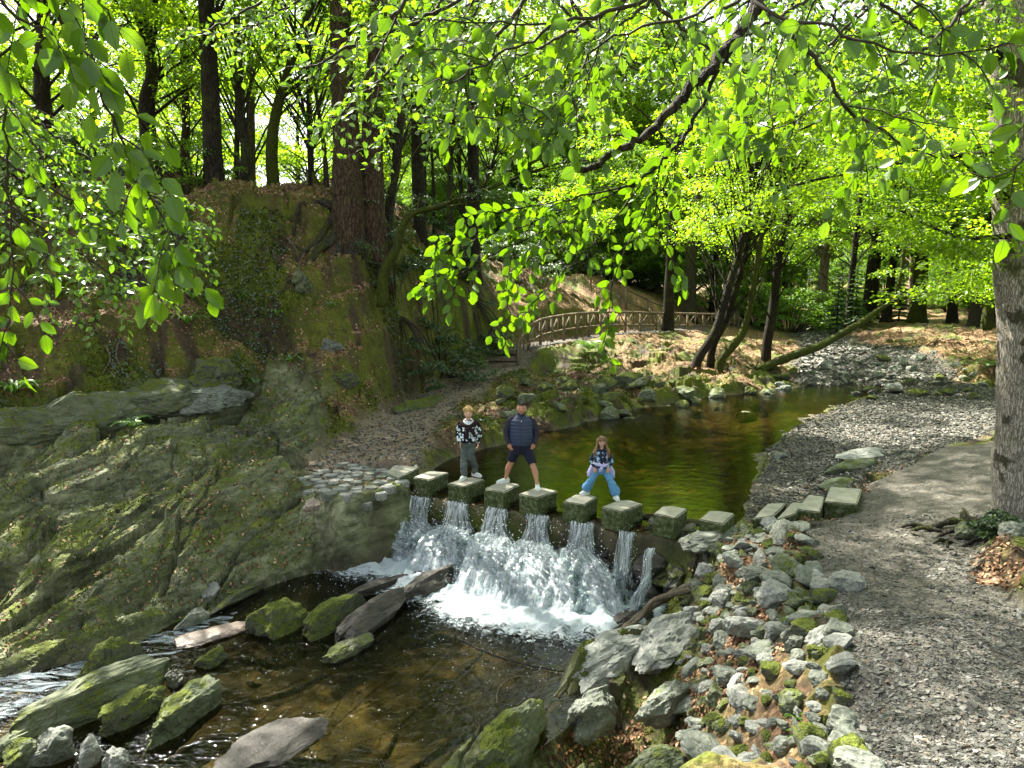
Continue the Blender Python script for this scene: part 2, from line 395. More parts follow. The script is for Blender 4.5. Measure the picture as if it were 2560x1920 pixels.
def land(x, y, want_masks=False):
    x = np.asarray(x, float); y = np.asarray(y, float)
    z = base_h(x, y)
    dr = sdist(x, y, ROCKL); drr = sdist(x, y, ROCKR)
    mr = sstep(-0.25, 0.35, dr + 0.25 * vn2(x * 1.5, y * 1.5, 77)); mrr = sstep(-0.3, 0.3, drr) * 0.75 * (1 - 0.75 * sstep(0.9, 1.6, x + 0.35 * (y - 9)))
    dl, wl = dist_line(x, y, PATHL)
    pl = 1 - sstep(wl * 0.75, wl * 1.15, dl + 0.18 * vn2(x * 2, y * 2, 3))
    dpr = sdist(x, y, PATHR); pr = sstep(-0.15, 0.2, dpr + 0.12 * vn2(x * 2.5, y * 2.5, 4))
    db = sdist(x, y, BEACH); be = sstep(-0.2, 0.3, db + 0.2 * vn2(x * 1.5, y * 1.5, 8))
    di = sdist(x, y, INFLOW); inf = sstep(-0.6, 0.3, di + 0.5 * vn2(x * 0.8, y * 0.8, 8))
    dp = sdist(x, y, POOL); dbn = sdist(x, y, BASIN)
    flat = np.clip(np.maximum(np.maximum(pl, pr), np.maximum(be, inf)), 0, 1)
    pathy = np.maximum(pl, pr)
    d9, zp = dist_line(x, y, PATHZ)
    kz = 1 - sstep(0.8, 1.6, d9 + 0.3 * vn2(x, y, 7)); kz = kz * (1 - 0.35 * mr)
    z = z * (1 - kz) + zp * kz
    rough = (1 - flat) * (1 - mr) * (1 - mrr) * sstep(2.2, 4.5, np.hypot(x, y))
    rough = rough * (1 - 0.8 * sstep(-0.1, 0.3, sdist(x, y, RUBM)))
    z1 = 0.30 * fbm2(x * 0.7, y * 0.7, 5, 41) + 0.10 * fbm2(x * 3.1, y * 3.1, 4, 42)
    r, a, b, e = voro(x / 0.8 + 0.3 * vn2(x, y, 50), y / 0.8, 51)
    z1 += (r[0] - .5) * 0.24 + (r[1] - .5) * 0.5 * b + (r[2] - .5) * 0.4 * a
    far = sstep(60, 30, np.hypot(x, y))
    hm = sstep(0.9, 1.6, z) * sstep(16, 17.5, y) * sstep(36, 30, y) * sstep(4, 1, x) * (1 - flat)
    q = z / 1.35 + 0.55 * fbm2(x * 0.35, y * 0.35, 3, 47); f = q - np.floor(q)
    z += hm * 1.35 * 0.55 * (sstep(0.25, 0.85, f) - f)
    r2, a2, b2, e2 = voro(x / 1.7 + 0.4 * vn2(x * 0.8, y * 0.8, 48), y / 1.2, 49)
    z += hm * ((r2[0] - .5) * 0.55 + (r2[1] - .5) * 0.6 * a2 + (r2[2] - .5) * 0.5 * b2)
    z += rough * z1 * (0.35 + 0.65 * far) * (0.25 + 0.75 * sstep(1.0, 3.0, d9) * 1.0)
    z += (mr * (1 - flat) + mrr * (1 - pr)) * 1.25 * rock_detail(x, y)
    z += flat * 0.02 * fbm2(x * 5, y * 5, 3, 61) + pathy * 0.03 * fbm2(x * 1.2, y * 1.2, 2, 62)
    be2 = sstep(-0.9, -0.25, db) * sstep(-1.2, -0.5, -dbn)
    z = z * (1 - be2) + np.minimum(z, 0.012 + 0.055 * np.maximum(-dp, 0)) * be2
    # pools carved below their shorelines
    bed = -np.minimum(0.75, 0.03 + 0.15 * np.maximum(dp, 0)) + 0.07 * fbm2(x * 1.6, y * 1.6, 4, 71)
    k = sstep(-0.08, 0.25, dp); z = z * (1 - k) + bed * k
    bed2 = ZL - np.minimum(0.38, 0.05 + 0.5 * np.maximum(dbn, 0)) + 0.14 * rock_detail(x, y) * 1.6
    k2 = sstep(-0.15, 0.35, dbn); z = z * (1 - k2) + np.minimum(z, bed2) * k2
    # the wall under the sill, then a spillway out to the feet of the falls
    fw = (x - STONES[0][0]) * WN[0] + (y - STONES[0][1]) * WN[1]; lw = (x - STONES[0][0]) * WDIR[0] + (y - STONES[0][1]) * WDIR[1]
    of_ = np.interp(lw, FEETL, FEETO)
    tt = np.clip((fw - 0.38) / of_, 0, 1); hh = 0.13 - ZL
    prof = -0.13 - hh * (0.50 * sstep(0.0, 0.12, fw - 0.38) + 0.50 * tt) + 0.10 * fbm2(x * 3, y * 3, 4, 84) * (tt > 0)
    kq = (fw > 0.34) * sstep(-0.55, -0.2, lw) * sstep(FEETL[-1] + 0.5, FEETL[-1] + 0.2, lw) * (fw < of_ + 1.5)
    z = np.where(kq > 0.5, np.minimum(z, prof), z)
    # the sill of the weir
    dw, _ = dist_line(x, y, WEIR)
    kw = 1 - sstep(0.26, 0.42, dw)
    z = z * (1 - kw) + (-0.13 + 0.05 * fbm2(x * 4, y * 4, 3, 81)) * kw
    kp = sstep(-0.3, 0.08, sdist(x, y, PAVE))
    z = z * (1 - kp) + (0.20 + 0.02 * fbm2(x * 5, y * 5, 2, 83)) * kp
    if not want_masks: return z
    g1 = fbm2(x * 0.8, y * 0.8, 4, 91); g2 = fbm2(x * 2.2, y * 2.2, 4, 92)
    wet = np.maximum(k2 * sstep(ZL + 0.35, ZL + 0.05, z), np.maximum(k * sstep(0.12, -0.02, z), kw))
    hillz = sstep(1.2, 2.2, z) * (x < 6) * (y > 15)
    rock = np.clip(mr + mrr, 0, 1)
    litter = np.clip(hillz * sstep(0.05, 0.45, g1 + 0.35 * (x > -1)) + (1 - hillz) * 0.5 * sstep(-0.1, 0.4, g1), 0, 1) * (1 - flat)
    litter = np.maximum(litter, (y > 30) * (x > 5) * (1 - flat) * sstep(-0.5, 0.0, g1))
    wet = np.maximum(wet, 0.75 * be * sstep(1.1, 0.1, -dp + 0.4 * g2))
    crest = sstep(6.3, 6.9, z) * (y > 20) * (x < -3.5); litter = np.maximum(litter, crest)
    rb = sstep(0.0, 0.3, sdist(x, y, RUBM)); moss_cut = 1 - 0.6 * rb; litter = np.maximum(litter, rb * sstep(-0.1, 0.3, g1 + g2 * 0.5))
    for q_ in LITP: litter = np.maximum(litter, sstep(-0.15, 0.35, sdist(x, y, q_) + 0.35 * g2))
    moss = moss_cut * np.clip(sstep(-0.35, 0.35, g2 + 0.25) * (1 - pathy) * (1 - be) * (1 - inf), 0, 1)
    return z, dict(rock=rock, moss=moss, litter=litter * (1 - rock * 0.8), path=pathy, gravel=np.clip(np.maximum(be, inf), 0, 1), wet=wet)

# one ground sheet: fine where the stream, slabs and bank are, coarse beyond
ang = np.concatenate([np.linspace(-180, -42, 50, endpoint=False), np.linspace(-42, 42, 820), np.linspace(42, 180, 50, endpoint=False)[1:]])
ang = np.radians(ang)
rad = np.concatenate([np.linspace(0.25, 4, 22, endpoint=False), np.linspace(4, 9, 190, endpoint=False), np.linspace(9, 16, 330, endpoint=False), np.linspace(16, 26, 400, endpoint=False), np.linspace(26, 45, 190, endpoint=False), 45 * 1.035 ** np.arange(0, 62)])
AA, RR = np.meshgrid(ang, rad)
gx, gy = (np.sin(AA) * RR).ravel(), (np.cos(AA) * RR).ravel()
gz, mk = land(gx, gy, True)
na, nr = len(ang), len(rad)
i = np.arange(nr - 1)[:, None] * na; j = np.arange(na)[None]
GF = np.stack([i + j, i + (j + 1) % na, i + na + (j + 1) % na, i + na + j], -1).reshape(-1, 4)[:, ::-1]
gb = MB(); gb.add(np.stack([gx, gy, gz], -1), GF)
gb.add([[0, 0, land(np.array([0.01]), np.array([0.01]))[0]]], np.zeros((0, 3), int))
k = np.arange(na)
gb.F.append(np.stack([(k + 1) % na, np.full(na, na * nr), k], -1)[:, ::-1])
gm = gb.mesh('ground')
for nm, keys in (('mask', ('rock', 'moss', 'litter')), ('mask2', ('path', 'gravel', 'wet'))):
    at = gm.attributes.new(nm, 'FLOAT_VECTOR', 'POINT')
    M = np.stack([np.append(mk[q], 0) for q in keys], -1).astype(np.float32)
    at.data.foreach_set('vector', M.ravel())

def rock_colour(T, P, strike=True):
    m = T.mapping(P, rot=(0, 0, -math.atan2(STR[1], STR[0])) if strike else (0, 0, 0), scale=(1, 1, 1))
    m2 = T.mapping(m, scale=(0.5, 2.2, 2.2))
    n1 = T.noise(m2, 1.6, 7, 0.65, 0.6); n2 = T.noise(P, 9, 5, 0.6)
    c = T.ramp(n1, [(0.25, (0.016, 0.018, 0.010)), (0.43, (0.066, 0.074, 0.038)), (0.56, (0.15, 0.160, 0.088)), (0.72, (0.30, 0.31, 0.205))])  # rock tones, widened to paint crevice shade and highlights into the colour
    c = T.mix(T.ramp(n2, [(0.5, 0.0), (0.72, 0.65)]), c, (0.20, 0.21, 0.165))
    wv = T.n('VectorMath', {0: T.mapping(m, scale=(1, 2.6, 2.6)), 1: T.n('VectorMath', {0: T.n('TexNoise', {'Vector': P, 'Scale': 3.0}).outputs[1], 1: (0.5, 0.5, 0.5)}, operation='MULTIPLY').outputs[0]}, operation='ADD').outputs[0]
    v = T.n('TexVoronoi', {'Vector': wv, 'Scale': 3.2}, feature='DISTANCE_TO_EDGE').outputs[0]
    crack = T.ramp(v, [(0.0, 1.0), (0.035, 0.0)])
    c = T.mix(T.math('MULTIPLY', crack, T.ramp(n2, [(0.4, 0.0), (0.6, 0.7)])), c, (0.012, 0.012, 0.010))
    h = T.math('SUBTRACT', T.math('ADD', T.math('MULTIPLY', n1, 0.8), T.math('MULTIPLY', n2, 0.5)), T.math('MULTIPLY', crack, 0.5))
    return c, h
MOSS_STOPS = [(0.25, (0.009, 0.013, 0.002)), (0.45, (0.046, 0.064, 0.004)), (0.6, (0.115, 0.140, 0.007)), (0.78, (0.23, 0.245, 0.016))]
T = NT('ground_mat')
P = T.obj()
rc, rh = rock_colour(T, P)
sep = T.n('SeparateXYZ', {0: T.attr('mask').outputs['Vector']}); sep2 = T.n('SeparateXYZ', {0: T.attr('mask2').outputs['Vector']})
nf = T.noise(P, 30, 4, 0.7); nm_ = T.noise(P, 5, 6, 0.7); nl = T.noise(P, 1.1, 4, 0.6)
soil = T.ramp(nm_, [(0.3, (0.018, 0.013, 0.008)), (0.6, (0.055, 0.040, 0.022)), (0.8, (0.09, 0.065, 0.04))])
mossc = T.ramp(T.math('ADD', T.math('MULTIPLY', nf, 0.55), T.math('MULTIPLY', nl, 0.45)), MOSS_STOPS)
lv = T.n('TexVoronoi', {'Vector': P, 'Scale': 18.0})
lit = T.ramp(T.n('SeparateColor', {0: lv.outputs['Color']}).outputs[0], [(0.0, (0.055, 0.028, 0.013)), (0.4, (0.15, 0.075, 0.035)), (0.75, (0.26, 0.15, 0.08)), (1.0, (0.42, 0.28, 0.17))])
gv = T.n('TexVoronoi', {'Vector': P, 'Scale': 34.0})
gs = T.n('SeparateColor', {0: gv.outputs['Color']}).outputs[0]
grav = T.ramp(gs, [(0.0, (0.022, 0.022, 0.019)), (0.5, (0.055, 0.054, 0.045)), (0.85, (0.10, 0.096, 0.082)), (1.0, (0.18, 0.17, 0.15))])
pth = T.mix(T.ramp(nl, [(0.4, 0.0), (0.62, 0.8)]), T.mix(0.4, grav, (0.098, 0.086, 0.068)), T.mix(0.3, grav, (0.070, 0.057, 0.043)))
upz = T.ramp(T.nz(), [(0.25, 0.0), (0.7, 1.0)])
rockmoss = T.math('MULTIPLY', T.math('MULTIPLY', T.ramp(T.math('ADD', T.math('MULTIPLY', T.noise(P, 2.3, 7, 0.65), 0.6), T.math('MULTIPLY', T.noise(P, 0.5, 3, 0.5), 0.4)), [(0.43, 0.0), (0.53, 1.0)]), upz), 0.92)
rc = T.mix(1.0, rc, T.ramp(T.noise(P, 0.8, 4, 0.6), [(0.35, 0.55), (0.65, 1.45)]), 'MULTIPLY')
rcm = T.mix(rockmoss, rc, mossc)
mm = T.math('MULTIPLY', sep.outputs[1], T.ramp(nm_, [(0.30, 0.15), (0.5, 1.0)]))
c = T.mix(mm, soil, mossc)
flatl = T.ramp(T.nz(), [(0.45, 0.15), (0.75, 1.0)])
c = T.mix(T.math('MULTIPLY', T.math('MULTIPLY', sep.outputs[2], flatl), T.ramp(nm_, [(0.3, 1.0), (0.62, 0.55)])), c, lit)
c = T.mix(sep.outputs[0], c, rcm)
c = T.mix(sep2.outputs[1], c, grav)
pth = T.mix(T.ramp(T.n('SeparateXYZ', {0: P}).outputs[0], [(0.0, 1.0), (1.0, 0.0)]), pth, T.mix(0.85, lit, T.mix(0.6, grav, (0.24, 0.20, 0.135))))
c = T.mix(sep2.outputs[0], c, pth)
bedc = T.ramp(T.noise(P, 3.0, 6, 0.65), [(0.3, (0.014, 0.013, 0.007)), (0.5, (0.055, 0.048, 0.026)), (0.7, (0.15, 0.12, 0.062))])
c = T.mix(T.math('MULTIPLY', sep2.outputs[2], 0.85), c, bedc)
h = T.mix(sep.outputs[0], T.math('ADD', nf, T.math('MULTIPLY', nm_, 1.2)), rh)
hg = T.mix(T.math('MAXIMUM', sep2.outputs[0], sep2.outputs[1]), h, gs)
ro = T.math('SUBTRACT', 0.85, T.math('MULTIPLY', sep2.outputs[2], 0.5))
M_GROUND = T.done(T.pbr(c, ro, T.bump(hg, 0.7, 0.035), 0.3))
tag(link('ground', gm, M_GROUND), 'mossy bank, rock slabs, stream bed and forest floor', None, None, 'structure')
def H(x, y): return float(land(np.array([x]), np.array([y]))[0])
def surf(u, v, z0=0.5, lo=2.0, hi=90.0):
    """where the ray through a pixel first meets the ground"""
    D = np.concatenate([np.linspace(lo, 30, 1400), np.linspace(30, hi, 600)[1:]])
    pts = np.array([PD(u, v, d) for d in D[::2]])
    z = land(pts[:, 0], pts[:, 1])
    b = np.nonzero(pts[:, 2] <= z)[0]
    return pts[b[0]] if len(b) else pts[-1]

# ------------------------------------------------------------------ water
def water_mat(name, tint, scale, bump, foam=0.0, tin2=None):
    T = NT(name); P = T.obj()
    m = T.mapping(P, rot=(0, 0, 0.4), scale=(1, 1.7, 1))
    n = T.math('ADD', T.noise(m, scale, 3, 0.55, 0.4), T.math('MULTIPLY', T.noise(m, scale * 3.3, 2, 0.5, 0.3), 0.35))
    nb = T.bump(n, 1.0, bump)
    fr = T.n('Fresnel', {'IOR': 1.33, 'Normal': nb}).outputs[0]
    tr = T.n('BsdfTransparent', {0: (*tint, 1)}).outputs[0]
    gl = T.n('BsdfGlossy', {'Color': (0.95, 0.97, 1, 1), 'Roughness': 0.03, 'Normal': nb}).outputs[0]
    return T.done(T.n('MixShader', {0: T.math('ADD', T.math('MULTIPLY', fr, 0.98), 0.01), 1: tr, 2: gl}).outputs[0])
def flat_sheet(poly_pts, z, name, mat, grow=0.5):
    P = np.array(poly_pts); c = P.mean(0)
    import bmesh
    bm = bmesh.new()
    vs = [bm.verts.new((p[0], p[1], z)) for p in P]
    f = bm.faces.new(vs)
    if f.normal.z < 0 or f.calc_area() and (f.normal_update() or f.normal.z < 0): f.normal_flip()
    bmesh.ops.triangulate(bm, faces=[f])
    me = bpy.data.meshes.new(name); bm.to_mesh(me); bm.free()
    return link(name, me, mat)
def grow(poly_pts, d):
    P = np.array(poly_pts); n = len(P); out = []
    ar = 0.5 * sum(P[i][0] * P[(i + 1) % n][1] - P[(i + 1) % n][0] * P[i][1] for i in range(n))
    for i in range(n):
        e1 = norm(P[i] - P[i - 1]); e2 = norm(P[(i + 1) % n] - P[i])
        nn = norm(np.array([e1[1] + e2[1], -e1[0] - e2[0]])) * (1 if ar > 0 else -1)
        out.append(P[i] + nn * d)
    return out
pw = grow(POOL, 0.35)
pw[0] = STONES[0][:2] + WN * 0.24 - WDIR * 0.3; pw[-1] = STONES[8][:2] + WN * 0.24 + WDIR * 0.3
tag(flat_sheet(pw, -0.02, 'water', water_mat('pool_water', (0.40, 0.34, 0.15), 2.6, 0.012)), 'dark brown still water of the pool above the weir', None, None, 'structure')
tag(flat_sheet(grow(BASIN, 0.3), ZL, 'water', water_mat('stream_water', (0.52, 0.47, 0.29), 3.4, 0.03)), 'clear brown water of the stream below the falls', None, None, 'structure')
# ------------------------------------------------------------------ leaves, bark
def leaf_mat(name, dif, trl, var=0.35, gloss=0.035, veins=False):
    T = NT(name)
    lv = T.n('SeparateXYZ', {0: T.attr('lv').outputs['Vector']})
    rnd = lv.outputs[2]
    def vary(c):
        a = T.mix(rnd, tuple(q * (1 - var) for q in c), tuple(q * (1 + var) for q in c))
        return T.mix(T.ramp(rnd, [(0.55, 0.0), (1.0, 0.45)]), a, (c[0] * 1.9, c[1] * 1.35, c[2] * 1.3))
    cd, ct = vary(dif), vary(trl)
    nrm = None
    ins = {}
    if veins:
        ax = T.math('ABSOLUTE', lv.outputs[0])
        q = T.math('FRACT', T.math('SUBTRACT', T.math('MULTIPLY', lv.outputs[1], 8.5), T.math('MULTIPLY', ax, 3.2)))
        vn = T.ramp(q, [(0.0, 1.0), (0.16, 0.0), (0.88, 0.0), (1.0, 1.0)])
        mid = T.ramp(ax, [(0.0, 1.0), (0.07, 0.0)])
        vv = T.math('MAXIMUM', T.math('MULTIPLY', vn, 0.6), mid)
        ct = T.mix(T.math('MULTIPLY', vv, 0.8), ct, tuple(q * 0.35 for q in trl))
        cd = T.mix(T.math('MULTIPLY', vv, 0.4), cd, tuple(q * 1.6 for q in dif))
        ins = {'Normal': T.bump(q, 0.35, 0.004)}
    d = T.n('BsdfDiffuse', {0: cd, **ins}).outputs[0]
    t = T.n('BsdfTranslucent', {0: ct}).outputs[0]
    s = T.n('AddShader', {0: d, 1: t}).outputs[0]
    g = T.n('BsdfGlossy', {'Color': (1, 1, 1, 1), 'Roughness': 0.42, **ins}).outputs[0]
    return T.done(T.n('MixShader', {0: gloss, 1: s, 2: g}).outputs[0])
M_LEAF = leaf_mat('beech_leaf', (0.038, 0.080, 0.006), (0.085, 0.175, 0.004))
M_LEAFB = leaf_mat('bright_leaf', (0.050, 0.096, 0.005), (0.165, 0.285, 0.005))
M_LEAFN = leaf_mat('near_leaf', (0.024, 0.060, 0.002), (0.060, 0.130, 0.001), 0.22, 0.03, True)
M_LEAFD = leaf_mat('dark_leaf', (0.018, 0.042, 0.010), (0.024, 0.055, 0.006), 0.35, 0.07)
M_NEEDLE = leaf_mat('needle', (0.020, 0.048, 0.015), (0.032, 0.07, 0.015), 0.35, 0.05)
M_FERN = leaf_mat('fern_leaf', (0.035, 0.090, 0.010), (0.06, 0.13, 0.008), 0.25, 0.08)
def bark_mat(name, c0, c1, moss=0.4, scale=1.0, patches=None):
    T = NT(name); P = T.obj()
    m = T.mapping(P, scale=(9 * scale, 9 * scale, 1.6 * scale))
    n = T.noise(m, 2.2, 6, 0.65, 0.8)
    v = T.n('TexVoronoi', {'Vector': T.n('VectorMath', {0: T.mapping(P, scale=(22 * scale, 22 * scale, 3.6 * scale)), 1: T.n('VectorMath', {0: T.n('TexNoise', {'Vector': T.mapping(P, scale=(6, 6, 3)), 'Scale': 1.5 * scale, 'Detail': 4.0}).outputs[1], 1: (2.6, 2.6, 2.6)}, operation='MULTIPLY').outputs[0]}, operation='ADD').outputs[0], 'Scale': 1.0, 'Randomness': 1.0}, feature='DISTANCE_TO_EDGE').outputs[0]
    fis = T.ramp(v, [(0.0, 0.0), (0.16, 1.0)])
    c = T.ramp(n, [(0.3, c0), (0.7, c1)])
    c = T.mix(T.math('MULTIPLY', T.math('SUBTRACT', 1.0, fis), 0.7), c, tuple(q * 0.22 for q in c0))
    if patches:
        c = T.mix(T.ramp(T.noise(T.mapping(P, scale=(1, 1, 0.8)), 2.1, 5, 0.6), [(0.57, 0.0), (0.61, 0.9)]), c, patches)
    big = T.noise(P, 1.4, 5, 0.65)
    mossc = T.ramp(T.noise(P, 25, 3, 0.6), [(0.3, (0.018, 0.028, 0.004)), (0.7, (0.10, 0.12, 0.012))])
    if moss:
        c = T.mix(T.ramp(big, [(0.62 - 0.35 * moss, 0.0), (0.74 - 0.25 * moss, 0.85)]), c, mossc)
    return T.done(T.pbr(c, 0.9, T.bump(T.math('ADD', fis, n), 0.9, 0.03 / scale), 0.15))
M_BARK = bark_mat('grey_bark', (0.030, 0.026, 0.020), (0.095, 0.085, 0.066), 0.35)
M_BARKD = bark_mat('dark_bark', (0.014, 0.012, 0.009), (0.050, 0.042, 0.032), 0.25)
M_BARKM = bark_mat('mossy_bark', (0.020, 0.019, 0.012), (0.065, 0.060, 0.038), 0.95)
M_BARKBIG = bark_mat('furrowed_bark', (0.035, 0.024, 0.016), (0.125, 0.085, 0.055), 0.20, 0.8)
M_BARKR = bark_mat('pale_bark', (0.24, 0.215, 0.18), (0.50, 0.45, 0.39), 0.25, 1.5, (0.045, 0.042, 0.030))
M_BARKP = bark_mat('sunlit_bark', (0.16, 0.12, 0.09), (0.40, 0.32, 0.25), 0.1)  # pale tone puts sunlight into the bark colour of far trunks
M_TWIG = NT('twig'); M_TWIG = M_TWIG.done(M_TWIG.pbr((0.030, 0.024, 0.016), 0.85))

def small_leaves(rng, pos, tip, nrm, L, wid=0.62):
    """folded six-corner leaves: two halves meeting at the midrib"""
    n = len(pos); tip = norm(tip); side = norm(np.cross(nrm, tip)); nn = np.cross(tip, side)
    L = np.broadcast_to(L, (n,))[:, None]
    f = 0.09 * L
    c = lambda t, w_, q: pos + tip * L * t + side * L * wid * w_ + nn * f * q
    V = np.stack([pos, c(0.30, 0.46, 1), c(0.66, 0.40, 1), pos + tip * L, c(0.66, -0.40, 1), c(0.30, -0.46, 1)], 1)
    b = (np.arange(n) * 6)[:, None]
    F = np.concatenate([b + np.array([[0, 1, 2, 3]]), b + np.array([[0, 3, 4, 5]])])
    A = np.zeros((n, 6, 3), np.float32); A[:, :, 2] = rng.rand(n)[:, None]
    return V.reshape(-1, 3), F, A.reshape(-1, 3)
_rows = np.array([0.0, 0.07, 0.2, 0.36, 0.52, 0.68, 0.82, 0.93, 1.0])
_wid = np.array([0.0, 0.17, 0.38, 0.485, 0.50, 0.435, 0.30, 0.14, 0.0]) * 1.25
def big_leaves(rng, pos, tip, nrm, L):
    """veined ovate leaves with a folded midrib, a point and a short stalk"""
    n = len(pos); tip = norm(tip); side = norm(np.cross(nrm, tip)); nn = np.cross(tip, side)
    L = np.broadcast_to(L, (n,))
    m = len(_rows)
    curl = rng.uniform(-0.10, 0.35, n); fold = rng.uniform(0.05, 0.45, n)
    wv = rng.uniform(0.72, 1.08, n)
    V = np.zeros((n, m, 3, 3)); A = np.zeros((n, m, 3, 3), np.float32)
    for r in range(m):
        q = _rows[r]
        for cidx, sgn in enumerate((-1, 0, 1)):
            ser = 1 + (0.07 if r % 2 else -0.05) * (sgn != 0)
            x = sgn * _wid[r] * wv * L * 0.5 * ser * 1.0
            zz = np.abs(x) * fold * 1.2 - curl * L * q * q + 0.012 * L * ((r % 2) * 2 - 1) * (sgn != 0)
            V[:, r, cidx] = pos + tip * (L * q)[:, None] + side * x[:, None] + nn * zz[:, None]
            A[:, r, cidx, 0] = sgn * _wid[r]; A[:, r, cidx, 1] = q
    A[..., 2] = rng.rand(n)[:, None, None]
    base = (np.arange(n) * m * 3)[:, None, None]
    r = np.arange(m - 1)[None, :, None] * 3; cc = np.arange(2)[None, None]
    f = base + r + cc
    F = np.stack([f, f + 1, f + 4, f + 3], -1).reshape(-1, 4)
    return V.reshape(-1, 3), F, A.reshape(-1, 3)

def crown(rng, sprays, per, leaf, droop=0.25):
    """sprays: rows x, y, z, radius, outward x, outward y; flat leafy sprays"""
    S = np.asarray(sprays, float); k = len(S)
    idx = np.repeat(np.arange(k), per); n = len(idx)
    a = rng.uniform(0, 2 * np.pi, n); r = np.sqrt(rng.rand(n)) * S[idx, 3]
    off = np.stack([np.cos(a) * r, np.sin(a) * r], -1)
    tilt = rng.normal(0, 0.22, (k, 2))
    z = (off * tilt[idx]).sum(-1) - droop * (r / S[idx, 3]) ** 2 * S[idx, 3] + rng.normal(0, 0.10, n) * S[idx, 3]
    pos = S[idx, :3] + np.concatenate([off, z[:, None]], -1)
    tip = np.concatenate([off / (S[idx, 3:4]) + S[idx, 4:6] * 0.5 + rng.normal(0, 0.5, (n, 2)), rng.normal(-0.35, 0.35, n)[:, None]], -1)
    nrm = np.concatenate([rng.normal(0, 0.45, (n, 2)), np.ones((n, 1))], -1)
    return small_leaves(rng, pos, tip, nrm, leaf * rng.uniform(0.7, 1.3, n))
def make_tree(seed, height, r0, crown_lo, crown_hi, crad, nspray, per, leaf, lean=(0, 0), bend=0.5, trunk_path=None, seg=9, limbs=True, low_wide=0.5, amp=0.12, flare=1.5, srad=(0.20, 0.36)):
    """trunk mesh and crown mesh of one tree standing at the origin"""
    rng = np.random.RandomState(seed)
    if trunk_path is None:
        k = 6
        t = np.linspace(0, 1, k)
        P = np.stack([lean[0] * t + bend * 0.25 * np.cumsum(rng.normal(0, 1, k)) * t, lean[1] * t + bend * 0.25 * np.cumsum(rng.normal(0, 1, k)) * t, t * height - 0.4 * (t == 0)], -1)
    else:
        P = np.asarray(trunk_path, float)
    Pt = smooth_path(P, 30)
    t = np.linspace(0, 1, 30)
    R = r0 * (1 - 0.86 * t ** 1.1) * (1 + (flare - 1) * np.exp(-t * 30 * max(height, 1) / 14))
    tb = MB(); tb.add(*tube(Pt, R, seg, amp, seed))
    sp = []
    for i in range(nspray):
        f = rng.rand() ** 0.85
        z = crown_lo + (crown_hi - crown_lo) * f
        ti = np.clip(z / height, 0.05, 1) * 29
        c0 = Pt[int(min(ti, 29))]
        prof = np.sin(np.pi * (0.12 + 0.88 * (low_wide + (1 - low_wide) * f) ** 1.0)) if f > 0.5 else 1.0
        rr = crad * (0.25 + 0.75 * np.sqrt(rng.rand())) * (1 - 0.65 * max(0, (f - 0.45) / 0.55) ** 1.5)
        a = rng.uniform(0, 2 * np.pi)
        o = np.array([np.cos(a), np.sin(a)])
        q = np.array([c0[0] + o[0] * rr, c0[1] + o[1] * rr, z])
        sp.append([*q, crad * rng.uniform(*srad), *o])
        if limbs and rng.rand() < 0.7:
            st = Pt[int(np.clip((z - rr * 0.55) / height, 0.1, 0.97) * 29)]
            mid = (st + q) / 2 + np.array([0, 0, rr * 0.10]) + rng.normal(0, 0.08 * rr, 3)
            Q = smooth_path([st, mid, q], 7)
            tb.add(*tube(Q, np.linspace(max(0.2 * r0, 0.035), 0.008, 7), 5, cap=False))
    cb = MB(); cb.add(*crown(rng, sp, per, leaf))
    return tb, cb
def place_tree(name, label, cat, base, tb, cb, bark, leafm, group=None, rz=0):
    o = thing(name, label, cat, base, rz, group)
    tb.build('trunk', bark, o, smooth=True); 
    if cb is not None: cb.build('crown', leafm, o)
    return o
# ------------------------------------------------------------------ the wood
def ground_at(u, D):
    p = PD(u, 300, D); return np.array([p[0], p[1], H(p[0], p[1])])
def trunk_from(pts, D, base, top_extra=6.0):
    """trunk axis through pixel points at distance D (in the tree's own space), carried on upwards"""
    P = [PD(u, v, D if not hasattr(D, '__len__') else D[k]) for k, (u, v) in enumerate(pts)]
    P = sorted(P, key=lambda q: q[2])
    d = norm(P[-1] - P[-2]); P.append(P[-1] + d * top_extra * 0.5); P.append(P[-1] + d * top_extra * 0.5)
    P = np.array(P) - base
    P = P[P[:, 2] > 0.3]
    return np.vstack([[P[0][0], P[0][1], -0.6], P])
BG = 'leafy trees of the wood behind'
def noted(u, D, pts, r0, lo, hi, crad, label, bark=None, leafm=None, nspray=45, per=150, leaf=0.13, seed=0, name='beech_tree', amp=0.12, flare=1.4, extra=7, seg=10):
    b = ground_at(u, D)
    P = trunk_from(pts, D, b, extra)
    hgt = P[-1][2]
    tb, cb = make_tree(seed, hgt, r0, lo, hi, crad, nspray, per, leaf, trunk_path=P, amp=amp, flare=flare, seg=seg)
    return place_tree(name, label, 'tree', b, tb, cb, bark or M_BARK, leafm or M_LEAF)
# on and behind the crest of the bank
noted(42, 26, [(43, 185), (42, 90), (44, 0)], 0.30, 4, 12, 4.0, 'dark straight trunk nearest the left end of the bank, behind hanging leaves', M_BARKD, M_LEAF, 55, 170, 0.12, 101)
noted(146, 27, [(150, 185), (147, 110), (152, 70), (141, 20)], 0.30, 3.5, 12, 3.8, 'dark ivy-hung trunk that forks in two on the bank crest', M_BARKD, M_LEAFB, 50, 160, 0.12, 102)
noted(186, 33, [(184, 190), (186, 120), (184, 60)], 0.25, 4, 15, 4.2, 'dark short-crowned trunk between the forked tree and the slim pair on the crest', M_BARKD, M_LEAFB, 50, 160, 0.13, 103)
noted(243, 27, [(244, 192), (246, 150), (240, 110), (238, 40)], 0.24, 4, 13, 3.6, 'brown trunk with a slight bow standing on the lip of the bank', M_BARK, M_LEAFB, 46, 160, 0.12, 104)
